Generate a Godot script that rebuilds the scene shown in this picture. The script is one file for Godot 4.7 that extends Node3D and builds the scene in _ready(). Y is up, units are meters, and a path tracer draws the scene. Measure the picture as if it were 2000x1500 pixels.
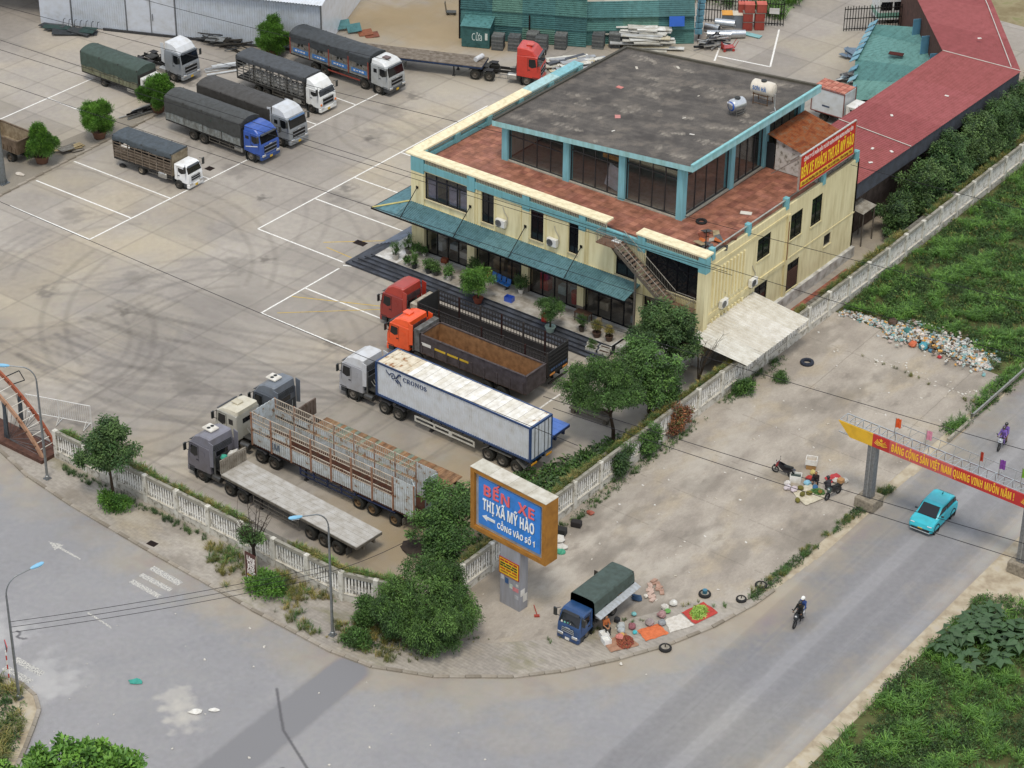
extends Node3D
var R := RandomNumberGenerator.new()
var M := {}
var names := {}
var shared := {}

func _ready() -> void:
	R.seed = 7
	set_view()
	make_materials()
	build_ground()
	build_building()
	build_fences()
	build_yard_back()
	build_vehicles()
	build_street()
	build_market()
	build_plants()
	build_small()

func set_view() -> void:
	var cam := Camera3D.new()
	cam.name = "camera"
	add_child(cam)
	cam.fov = 18.5204
	cam.near = 1.0
	cam.far = 900.0
	cam.transform = Transform3D(Basis(Vector3(0.794820,0.009383,-0.606773),Vector3(-0.322707,0.853317,-0.409523),Vector3(0.513927,0.521308,0.681262)),Vector3(109.589678,92.400000,131.424744))
	cam.current = true
	var we := WorldEnvironment.new()
	we.name = "environment"
	var e := Environment.new()
	e.background_mode = Environment.BG_SKY
	var sky := Sky.new()
	var sm := ProceduralSkyMaterial.new()
	sm.sky_top_color = Color(0.80,0.83,0.88)
	sm.sky_horizon_color = Color(0.86,0.88,0.91)
	sm.sky_curve = 0.2
	sm.ground_bottom_color = Color(0.35,0.34,0.31)
	sm.ground_horizon_color = Color(0.6,0.6,0.58)
	sm.sun_angle_max = 1.0
	sky.sky_material = sm
	e.sky = sky
	e.tonemap_mode = Environment.TONE_MAPPER_LINEAR
	e.tonemap_exposure = 1.36
	e.sdfgi_enabled = true
	e.ssao_enabled = true
	e.ssil_enabled = true
	we.environment = e
	add_child(we)
	var sun := DirectionalLight3D.new()
	sun.name = "sun"
	sun.light_energy = 0.45
	sun.light_angular_distance = 14.0
	sun.light_color = Color(1.0,0.97,0.92)
	sun.shadow_enabled = true
	add_child(sun)
	sun.look_at_from_position(Vector3(14,60,22),Vector3.ZERO,Vector3(0,0,-1))
# ---------- mesh building ----------
class MB:
	var v := PackedVector3Array()
	var n := PackedVector3Array()
	var c := PackedColorArray()
	var uv := PackedVector2Array()
	var with_uv := false
	var col := Color.WHITE
	var t := Transform3D()
	func tri(p: Vector3,q: Vector3,r: Vector3) -> void:
		var a := t * p
		var b := t * q
		var d := t * r
		var m := (b - a).cross(d - a).normalized()
		v.append_array([a,d,b])
		n.append_array([m,m,m])
		c.append_array([col,col,col])
		if with_uv:
			uv.append_array([Vector2.ZERO,Vector2.ZERO,Vector2.ZERO])
	func quad(p: Vector3,q: Vector3,r: Vector3,s: Vector3) -> void:
		tri(p,q,r)
		tri(p,r,s)
	func quv(p: Vector3,q: Vector3,r: Vector3,s: Vector3,u: Array) -> void:
		with_uv = true
		quad(p,q,r,s)
		var k := uv.size()
		uv[k - 6] = u[0]; uv[k - 5] = u[2]; uv[k - 4] = u[1]
		uv[k - 3] = u[0]; uv[k - 2] = u[3]; uv[k - 1] = u[2]
	func stri(p: Array,m: Array) -> void:
		for k in [0,2,1]:
			v.append(t * p[k])
			n.append((t.basis * m[k]).normalized())
			c.append(col)
	func box(o: Vector3,s: Vector3,b := Basis()) -> void:
		var h := s * 0.5
		var p := []
		for k in 8:
			p.append(o + b * Vector3(h.x * (1 if k & 1 else -1),h.y * (1 if k & 2 else -1),h.z * (1 if k & 4 else -1)))
		quad(p[4],p[5],p[7],p[6])
		quad(p[1],p[0],p[2],p[3])
		quad(p[5],p[1],p[3],p[7])
		quad(p[0],p[4],p[6],p[2])
		quad(p[6],p[7],p[3],p[2])
		quad(p[0],p[1],p[5],p[4])
	# box from corner to corner
	func bb(x0: float,y0: float,z0: float,x1: float,y1: float,z1: float) -> void:
		box(Vector3(x0 + x1,y0 + y1,z0 + z1) * 0.5,Vector3(absf(x1 - x0),absf(y1 - y0),absf(z1 - z0)))
	# box with all edges cut
	func cbox(o: Vector3,s: Vector3,r := 0.03,b := Basis()) -> void:
		var rings := []
		var h := s * 0.5
		for y in [[-h.y,-r],[-h.y + r,0.0],[h.y - r,0.0],[h.y,-r]]:
			var hx: float = h.x + y[1]
			var hz: float = h.z + y[1]
			var ring := []
			for q in [[hx,hz - r],[hx - r,hz],[-hx + r,hz],[-hx,hz - r],[-hx,-hz + r],[-hx + r,-hz],[hx - r,-hz],[hx,-hz + r]]:
				ring.append(o + b * Vector3(q[0],y[0],q[1]))
			rings.append(ring)
		loft(rings,true,true)
	# rings of equal count; each ring runs counter-clockwise seen from the end of the stack when it goes clockwise from above
	func loft(rings: Array,cap := true,closed := true) -> void:
		var m: int = rings[0].size()
		for k in rings.size() - 1:
			for i in m if closed else m - 1:
				var j := (i + 1) % m
				quad(rings[k][j],rings[k][i],rings[k + 1][i],rings[k + 1][j])
		if cap:
			for i in range(1,m - 1):
				tri(rings[0][0],rings[0][i],rings[0][i + 1])
				tri(rings[-1][0],rings[-1][i + 1],rings[-1][i])
	func cyl(a: Vector3,b: Vector3,r1: float,r2 := -1.0,seg := 10,cap := true) -> void:
		if r2 < 0.0:
			r2 = r1
		var d := (b - a).normalized()
		var x := d.cross(Vector3.RIGHT if absf(d.x) < 0.9 else Vector3.UP).normalized()
		var y := d.cross(x)
		for i in seg:
			var f := TAU * i / seg
			var g := TAU * (i + 1) / seg
			var p := x * cos(f) + y * sin(f)
			var q := x * cos(g) + y * sin(g)
			stri([a + p * r1,a + q * r1,b + q * r2],[p,q,q])
			stri([a + p * r1,b + q * r2,b + p * r2],[p,q,p])
			if cap:
				if r1 > 0.001:
					tri(a,a + q * r1,a + p * r1)
				if r2 > 0.001:
					tri(b,b + p * r2,b + q * r2)
	func tube(path: Array,r: float,seg := 6) -> void:
		for k in path.size() - 1:
			cyl(path[k],path[k + 1],r,r,seg,k == 0 or k == path.size() - 2)
	# surface of revolution; profile of Vector2(radius,along),round axis d from o
	func lathe(o: Vector3,d: Vector3,prof: Array,seg := 20,smooth := true) -> void:
		var x := d.cross(Vector3.RIGHT if absf(d.x) < 0.9 else Vector3.UP).normalized()
		var y := d.cross(x)
		for k in prof.size() - 1:
			var a: Vector2 = prof[k]
			var b: Vector2 = prof[k + 1]
			var e := (b - a).normalized()
			for i in seg:
				var f := TAU * i / seg
				var g := TAU * (i + 1) / seg
				var p := x * cos(f) + y * sin(f)
				var q := x * cos(g) + y * sin(g)
				var np := p * e.y - d * e.x
				var nq := q * e.y - d * e.x
				var A := o + p * a.x + d * a.y
				var B := o + q * a.x + d * a.y
				var C := o + q * b.x + d * b.y
				var D := o + p * b.x + d * b.y
				if smooth:
					stri([A,B,C],[np,nq,nq])
					stri([A,C,D],[np,nq,np])
				else:
					quad(A,B,C,D)
	func blob(o: Vector3,s: Vector3,seg := 10,rough := 0.0,rng: RandomNumberGenerator = null,flat := -9.0) -> void:
		var rings := []
		var m := maxi(4,seg / 2)
		for k in m + 1:
			var f := PI * k / m
			var ring := []
			for i in seg:
				var g := TAU * i / seg
				var u := Vector3(sin(f) * cos(g),-cos(f),sin(f) * sin(g))
				if rng and k > 0 and k < m:
					u *= 1.0 + rng.randf_range(-rough,rough)
				u *= s
				u.y = maxf(u.y,flat)
				ring.append(o + u)
			rings.append(ring)
		loft(rings,false,true)
	# polygon in the plane of u,w (counter-clockwise seen from u x w),given depth along -(u x w)
	func slab(o: Vector3,u: Vector3,w: Vector3,poly: PackedVector2Array,depth: float) -> void:
		var d := u.cross(w).normalized() * depth
		if poly.size() > 2 and Geometry2D.is_polygon_clockwise(poly):
			poly.reverse()
		var tr := Geometry2D.triangulate_polygon(poly)
		for k in range(0,tr.size(),3):
			var p := poly[tr[k]]
			var q := poly[tr[k + 1]]
			var r := poly[tr[k + 2]]
			if (q - p).cross(r - p) < 0.0:
				var h := q
				q = r
				r = h
			tri(o + u * p.x + w * p.y,o + u * q.x + w * q.y,o + u * r.x + w * r.y)
			if depth > 0.0:
				tri(o + u * p.x + w * p.y - d,o + u * r.x + w * r.y - d,o + u * q.x + w * q.y - d)
		if depth > 0.0:
			for k in poly.size():
				var p := poly[k]
				var q := poly[(k + 1) % poly.size()]
				quad(o + u * p.x + w * p.y - d,o + u * q.x + w * q.y - d,o + u * q.x + w * q.y,o + u * p.x + w * p.y)
	func mesh(m: Material) -> ArrayMesh:
		var a := []
		a.resize(Mesh.ARRAY_MAX)
		a[Mesh.ARRAY_VERTEX] = v
		a[Mesh.ARRAY_NORMAL] = n
		a[Mesh.ARRAY_COLOR] = c
		if with_uv and uv.size() == v.size():
			a[Mesh.ARRAY_TEX_UV] = uv
		var am := ArrayMesh.new()
		am.add_surface_from_arrays(Mesh.PRIMITIVE_TRIANGLES,a)
		am.surface_set_material(0,m)
		return am

func mb(hex := "ffffff",x := Transform3D()) -> MB:
	var b := MB.new()
	b.col = C(hex)
	b.t = x
	return b

func C(hex: String) -> Color:
	return Color(hex).srgb_to_linear()

func numbered(called: String) -> String:
	var k: int = names.get(called,-1) + 1
	names[called] = k
	return called if k == 0 else "%s_%03d" % [called,k]

func put(called: String,b: MB,m,parent: Node3D) -> MeshInstance3D:
	var o := MeshInstance3D.new()
	o.name = called
	o.mesh = b.mesh(M[m] if m is String else m)
	parent.add_child(o,true)
	return o

func putm(called: String,me: Mesh,parent: Node3D,at := Vector3.ZERO,basis_ := Basis()) -> MeshInstance3D:
	var o := MeshInstance3D.new()
	o.name = called
	o.mesh = me
	parent.add_child(o,true)
	o.transform = Transform3D(basis_,at)
	return o

func sub(called: String,parent: Node3D,at := Vector3.ZERO,turn := 0.0) -> Node3D:
	var o := Node3D.new()
	o.name = called
	parent.add_child(o,true)
	o.position = at
	o.rotation.y = turn
	return o

func tag(o: Node3D,label: String,category: String,group := "") -> void:
	o.set_meta("label",label)
	o.set_meta("category",category)
	if group:
		o.set_meta("group",group)

func thing(called: String,label: String,category: String,at := Vector3.ZERO,turn := 0.0,group := "") -> Node3D:
	var o := Node3D.new()
	o.name = numbered(called)
	add_child(o)
	o.position = at
	o.rotation.y = turn
	tag(o,label,category,group)
	return o
# a thing of one mesh,with the builder's points in the world

func solo(called: String,b: MB,m,label: String,category: String,group := "",at := Vector3.ZERO,turn := 0.0) -> MeshInstance3D:
	var o := put(numbered(called),b,m,self)
	o.position = at
	o.rotation.y = turn
	tag(o,label,category,group)
	return o

func struct(called: String,b: MB,m) -> MeshInstance3D:
	var o := put(numbered(called),b,m,self)
	o.set_meta("kind","structure")
	return o

func stuff(o: Node3D) -> void:
	o.set_meta("kind","stuff")
# letters the font lacks: plain letter and the marks set on it (a acute,g grave,h hook,t tilde,d dot below,n horn)
const MARKS := {"Ế": "Êa","Ị": "Id","Ỹ": "Yt","Ổ": "Ôh","Ố": "Ôa","Ả": "Ah","Ộ": "Ôd","Ệ": "Êd","Ầ": "Âg","Ấ": "Âa","Ự": "Und","Ư": "Un","Ơ": "On","ế": "êa","ị": "id","ỹ": "yt","ố": "ôa","ư": "un","ơ": "on","ờ": "ong","ầ": "âg","ỉ": "ih","ử": "unh","ự": "und","ấ": "âa","ữ": "unt"}

func text(called: String,words: String,size: float,wide: float,tint: String,parent: Node3D,at: Vector3,turn := 0.0,depth := 0.01,bold := true,serif := false) -> MeshInstance3D:
	var f := SystemFont.new()
	f.font_names = ["Droid Serif" if serif else "Droid Sans"]
	f.font_weight = 700 if bold else 400
	var plain := ""
	var marks := []
	for ch in words:
		if MARKS.has(ch):
			var q: String = MARKS[ch]
			for k in range(1,q.length()):
				marks.append([plain.length(),q[0],q[k]])
			plain += q[0]
		else:
			plain += ch
	var tm := TextMesh.new()
	tm.font = f
	tm.font_size = 48
	var px := size / 34.0
	tm.pixel_size = px
	tm.depth = depth
	tm.curve_step = 1.5
	tm.text = plain
	tm.material = flat(tint)
	var o := MeshInstance3D.new()
	o.name = called
	o.mesh = tm
	parent.add_child(o,true)
	var w: float = tm.get_aabb().size.x
	var sc := Vector3(wide / w if wide > 0.0 and w > 0.0 else 1.0,1,1)
	o.scale = sc
	o.position = at
	o.rotation.y = turn
	if marks:
		var b := mb("ffffff")
		var all := f.get_string_size(plain,HORIZONTAL_ALIGNMENT_LEFT,-1,48).x
		for q in marks:
			var x0 := f.get_string_size(plain.substr(0,q[0]),HORIZONTAL_ALIGNMENT_LEFT,-1,48).x
			var cw := f.get_string_size(q[1],HORIZONTAL_ALIGNMENT_LEFT,-1,48).x
			var x := x0 + cw / 2 - all / 2
			var small: bool = q[1] == q[1].to_lower()
			var roofed: bool = q[1] in "ÂÊÔâêô"
			var y := 24.0 - (9.0 if small else 0.0) + (8.0 if roofed else 0.0)
			var strokes := []
			match q[2]:
				"a": strokes = [[-3 + (7 if roofed else 0),y - 3,4 + (7 if roofed else 0),y + 5]]
				"g": strokes = [[-4 - (7 if roofed else 0),y + 5,3 - (7 if roofed else 0),y - 3]]
				"t": strokes = [[-8,y - 1,-3,y + 3],[-3,y + 3,3,y - 1],[3,y - 1,8,y + 3]]
				"h": strokes = [[-4,y + 5,2,y + 6],[2,y + 6,3,y + 2],[3,y + 2,-1,y - 1],[-1,y - 1,-1,y - 4]]
				"d": strokes = [[-2.5,-22,2.5,-22]]
				"n": strokes = [[cw / 2 - 4,18 - (9 if small else 0),cw / 2 + 3,20 - (9 if small else 0)],[cw / 2 + 3,20 - (9 if small else 0),cw / 2 + 4,26 - (9 if small else 0)]]
			for k in strokes:
				var p0 := Vector3(x + k[0],k[1],0) * px
				var p1 := Vector3(x + k[2],k[3],0) * px
				b.box((p0 + p1) / 2,Vector3(p0.distance_to(p1) + 2.0 * px,4.6 * px,depth),Basis(Vector3(0,0,1),atan2(p1.y - p0.y,p1.x - p0.x)))
		var m := put(called + "_mark",b,flat(tint),parent)
		m.scale = sc
		m.position = at
		m.rotation.y = turn
	return o

func flat(hex: String,rough := 0.7) -> StandardMaterial3D:
	var key := "flat" + hex + str(rough)
	if not M.has(key):
		var m := StandardMaterial3D.new()
		m.albedo_color = Color(hex)
		m.roughness = rough
		m.resource_name = "print_" + hex
		M[key] = m
	return M[key]

func noise_tex(cols: Array,freq: float,size := 512,oct := 4,kind := FastNoiseLite.TYPE_SIMPLEX_SMOOTH,seed_ := 1,offs: Array = []) -> NoiseTexture2D:
	var f := FastNoiseLite.new()
	f.noise_type = kind
	f.frequency = freq
	f.fractal_octaves = oct
	f.fractal_gain = 0.6
	f.seed = seed_
	var t := NoiseTexture2D.new()
	t.width = size
	t.height = size
	t.seamless = true
	t.seamless_blend_skirt = 0.3
	t.noise = f
	var g := Gradient.new()
	var o := PackedFloat32Array()
	var cc := PackedColorArray()
	for k in cols.size():
		o.append(offs[k] if offs else float(k) / (cols.size() - 1))
		cc.append(Color(cols[k]))
	g.offsets = o
	g.colors = cc
	t.color_ramp = g
	return t

func smat(key: String,tex: Texture2D,scale_: float,rough := 0.8,metal := 0.0,world := false) -> StandardMaterial3D:
	var m := StandardMaterial3D.new()
	m.resource_name = key
	m.vertex_color_use_as_albedo = true
	m.albedo_texture = tex
	m.roughness = rough
	m.metallic = metal
	m.uv1_triplanar = true
	m.uv1_world_triplanar = world
	m.uv1_scale = Vector3.ONE * scale_
	M[key] = m
	return m

func relief(key: String,freq: float,size: int,cm: float,seed_ := 3) -> void:
	var m: StandardMaterial3D = M[key]
	m.heightmap_enabled = true
	m.heightmap_texture = noise_tex(["000000","ffffff"],freq,size,4,FastNoiseLite.TYPE_SIMPLEX_SMOOTH,seed_)
	m.heightmap_scale = cm

func make_materials() -> void:
	# dust and grime: near-white maps that multiply the colour of each piece
	var light_dirt := noise_tex(["e2ded6","f4f2ee","ffffff","ffffff"],0.012,512,5,FastNoiseLite.TYPE_SIMPLEX_SMOOTH,11)
	var mid_dirt := noise_tex(["cfc9be","e6e2db","f6f4f0","ffffff"],0.014,512,5,FastNoiseLite.TYPE_SIMPLEX_SMOOTH,12)
	var heavy_dirt := noise_tex(["8f867a","b9b1a5","dcd7ce","f4f2ee"],0.016,512,5,FastNoiseLite.TYPE_SIMPLEX_SMOOTH,13)
	smat("paint",light_dirt,0.15,0.38)
	M.paint.clearcoat_enabled = true
	M.paint.clearcoat = 0.35
	M.paint.clearcoat_roughness = 0.25
	smat("matte",mid_dirt,0.15,0.85)
	smat("dirty",heavy_dirt,0.16,0.88)
	smat("wall",noise_tex(["d8d2c4","ebe7de","f8f6f1","ffffff"],0.01,512,5,FastNoiseLite.TYPE_SIMPLEX_SMOOTH,26),0.11,0.9,0.0,true)
	M.wall.uv1_scale = Vector3(0.3, 0.045, 0.3)
	smat("metal",mid_dirt,0.5,0.42,0.75)
	smat("steel",light_dirt,0.7,0.28,0.9)
	smat("rubber",mid_dirt,0.9,0.92)
	smat("cloth",mid_dirt,0.6,0.95)
	relief("cloth",0.02,256,3.0,21)
	M.cloth.uv1_scale = Vector3.ONE * 0.35
	smat("tarp",noise_tex(["b9b4aa","e2dfd8","ffffff"],0.02,512,5,FastNoiseLite.TYPE_SIMPLEX_SMOOTH,14),0.14,0.62)
	relief("tarp",0.012,512,4.0,22)
	smat("bark",noise_tex(["5a4a3c","8a7a68","b4a590"],0.03,256,4),1.5,0.95)
	var rust := noise_tex(["6e3a20","94562f","c0a284","dcd6cb","efece6","ffffff"],0.012,512,5,FastNoiseLite.TYPE_SIMPLEX_SMOOTH,15,[0.0,0.16,0.25,0.33,0.6,1.0])
	smat("rusty",rust,0.22,0.85)
	smat("rust",noise_tex(["4a2412","6e3416","8f4f26","7a5a42","9a7f66"],0.02,512,5,FastNoiseLite.TYPE_SIMPLEX_SMOOTH,16),0.12,0.92)
	smat("concrete",noise_tex(["8d877d","b5afa5","cfcac0","dedad2"],0.02,512,5,FastNoiseLite.TYPE_SIMPLEX_SMOOTH,17),0.3,0.92,0.0,true)
	smat("oldwhite",noise_tex(["6f6d66","a5a198","d8d5cd","f0eee9","ffffff"],0.018,512,6,FastNoiseLite.TYPE_SIMPLEX_SMOOTH,18,[0.0,0.2,0.32,0.45,1.0]),0.16,0.9,0.0,true)
	smat("tile",noise_tex(["b5afa8","dcd9d4","ffffff"],0.01,512,5,FastNoiseLite.TYPE_SIMPLEX_SMOOTH,19,[0.1,0.4,0.7]),0.12,0.75,0.0,true)
	var gl := StandardMaterial3D.new()
	gl.resource_name = "glass"
	gl.albedo_color = Color(0.16,0.18,0.19,0.12)
	gl.transparency = BaseMaterial3D.TRANSPARENCY_ALPHA
	gl.roughness = 0.04
	M.glass = gl
	var gd := StandardMaterial3D.new()
	gd.resource_name = "tinted_glass"
	gd.albedo_color = Color(0.09,0.10,0.11)
	gd.roughness = 0.06
	M.tinted = gd
	smat("leaf",noise_tex(["dcdcdc","ffffff"],0.02,64,2),1.0,0.6)
	M.leaf.backlight_enabled = true
	M.leaf.backlight = Color(0.16,0.22,0.05)
# ---------- the ground ----------

func grey_noise(w: int,h: int,freq: float,seed_: int,oct := 5,sx := 1.0,sy := 1.0) -> PackedByteArray:
	var f := FastNoiseLite.new()
	f.noise_type = FastNoiseLite.TYPE_SIMPLEX_SMOOTH
	f.frequency = freq
	f.fractal_octaves = oct
	f.fractal_gain = 0.58
	f.seed = seed_
	var im := f.get_image(maxi(8,int(w * sx)),maxi(8,int(h * sy)),false,false,true)
	im.convert(Image.FORMAT_L8)
	if im.get_width() != w or im.get_height() != h:
		im.resize(w,h,Image.INTERPOLATE_BILINEAR)
	return im.get_data()
# three noises mixed: a - light to dark,b - share of the tint,s - streaks

func mottle(w: int,h: int,dark: Color,light: Color,tint: Color,fa: float,fb: float,sx: float,sy: float,seed_: int,tint_at := 0.5,streak := 0.25,grain := 0.06) -> Image:
	var a := grey_noise(w,h,fa,seed_)
	var b := grey_noise(w,h,fb,seed_ + 1,4)
	var s := grey_noise(w,h,0.05,seed_ + 2,3,sx,sy)
	var g := grey_noise(w,h,0.35,seed_ + 3,2)
	var out := PackedByteArray()
	out.resize(w * h * 3)
	for k in w * h:
		var u := clampf(a[k] / 255.0 * (1.0 - streak) + s[k] / 255.0 * streak,0.0,1.0)
		u = clampf((u - 0.5) * 1.5 + 0.5,0.0,1.0)
		var q := clampf((b[k] / 255.0 - tint_at) * 3.0,0.0,0.85)
		var e := 1.0 + (g[k] / 255.0 - 0.5) * grain * 2.0
		var r := lerpf(lerpf(dark.r,light.r,u),tint.r,q) * e
		var gg := lerpf(lerpf(dark.g,light.g,u),tint.g,q) * e
		var bl := lerpf(lerpf(dark.b,light.b,u),tint.b,q) * e
		out[k * 3] = clampi(int(r * 255.0),0,255)
		out[k * 3 + 1] = clampi(int(gg * 255.0),0,255)
		out[k * 3 + 2] = clampi(int(bl * 255.0),0,255)
	return Image.create_from_data(w,h,false,Image.FORMAT_RGB8,out)

func brush(size: int,col: Color,alpha: float,seed_ := 0,hard := 0.5) -> Image:
	var im := Image.create(size,size,false,Image.FORMAT_RGBA8)
	var nz := FastNoiseLite.new()
	nz.frequency = 2.2 / size
	nz.seed = seed_
	for y in size:
		for x in size:
			var d := Vector2(x + 0.5 - size * 0.5,y + 0.5 - size * 0.5).length() / (size * 0.5)
			var f := clampf((1.0 - d) / (1.0 - hard),0.0,1.0)
			if seed_ > 0:
				f = clampf((1.0 - d) * 1.6 + nz.get_noise_2d(x,y) * 1.5 - 0.25,0.0,1.0)
			im.set_pixel(x,y,Color(col.r,col.g,col.b,f * alpha))
	return im
# a sheet that carries a picture of its own: x0..x1 by z0..z1
class Sheet:
	var im: Image
	var x0: float
	var z0: float
	var sx: float
	var sz: float
	func at(x: float,z: float) -> Vector2i:
		return Vector2i(int((x - x0) * sx),int((z - z0) * sz))
	func stamp(br: Image,x: float,z: float) -> void:
		im.blend_rect(br,Rect2i(0,0,br.get_width(),br.get_height()),at(x,z) - Vector2i(br.get_width() / 2,br.get_height() / 2))
	func path(br: Image,pts: Array,step: float) -> void:
		for k in pts.size() - 1:
			var a: Vector2 = pts[k]
			var b: Vector2 = pts[k + 1]
			var m := maxi(1,int(a.distance_to(b) / step))
			for i in m:
				var p := a.lerp(b,float(i) / m)
				stamp(br,p.x,p.y)

func sheet(im: Image,x0: float,z0: float,x1: float,z1: float) -> Sheet:
	var s := Sheet.new()
	s.im = im
	im.convert(Image.FORMAT_RGBA8)
	s.x0 = x0
	s.z0 = z0
	s.sx = im.get_width() / (x1 - x0)
	s.sz = im.get_height() / (z1 - z0)
	return s

func sheet_mat(key: String,s: Sheet,rough := 0.92) -> StandardMaterial3D:
	var m := StandardMaterial3D.new()
	m.resource_name = key
	s.im.convert(Image.FORMAT_RGB8)
	m.albedo_texture = ImageTexture.create_from_image(s.im)
	m.roughness = rough
	m.detail_enabled = true
	m.detail_blend_mode = BaseMaterial3D.BLEND_MODE_MUL
	m.detail_albedo = noise_tex(["c6c3bf","e9e7e4","ffffff"],0.16,512,3,FastNoiseLite.TYPE_SIMPLEX_SMOOTH,31)
	m.detail_uv_layer = BaseMaterial3D.DETAIL_UV_2
	m.uv2_triplanar = true
	m.uv2_world_triplanar = true
	m.uv2_scale = Vector3.ONE * 0.22
	M[key] = m
	return m
# flat polygon at height y,uv from the sheet

func ground_poly(b: MB,poly: PackedVector2Array,y: float,s: Sheet) -> void:
	b.with_uv = true
	var w: float = s.im.get_width() / s.sx
	var h: float = s.im.get_height() / s.sz
	var tr := Geometry2D.triangulate_polygon(poly)
	for k in range(0,tr.size(),3):
		var p := [poly[tr[k]],poly[tr[k + 1]],poly[tr[k + 2]]]
		if (p[1] - p[0]).cross(p[2] - p[0]) < 0.0:
			p = [p[0],p[2],p[1]]
		for q in p:
			b.v.append(Vector3(q.x,y,q.y))
			b.n.append(Vector3.UP)
			b.c.append(Color.WHITE)
			b.uv.append(Vector2((q.x - s.x0) / w,(q.y - s.z0) / h))

func V2(a: Array) -> PackedVector2Array:
	var p := PackedVector2Array()
	for k in range(0,a.size(),2):
		p.append(Vector2(a[k],a[k + 1]))
	return p
const KERB := [-14.0,39.9,-5.2,40.5,-1.1,41.6,4.2,42.3,12.8,42.9,17.7,43.15,22.7,43.45,29.0,43.6,32.2,43.2,36.0,41.5,39.9,38.5,42.0,36.1,43.9,33.2,45.6,30.0,46.9,26.4,47.7,22.7,47.9,20.4]

func line_sheet(called: String,x0: float,z0: float,x1: float,z1: float,w: float,m: String,tint := "e8e6e0",y := 0.005) -> void:
	var b := mb(tint)
	var d := Vector3(x1 - x0,0,z1 - z0)
	var s := Vector3(-d.z,0,d.x).normalized() * w * 0.5
	var n := maxi(1,int(d.length() / 1.5))
	for k in n:
		var a := Vector3(x0,y,z0) + d * (float(k) / n)
		var e := Vector3(x0,y,z0) + d * (float(k + 1) / n)
		b.quad(a + s,e + s,e - s,a - s)
	struct(called,b,m)

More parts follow.
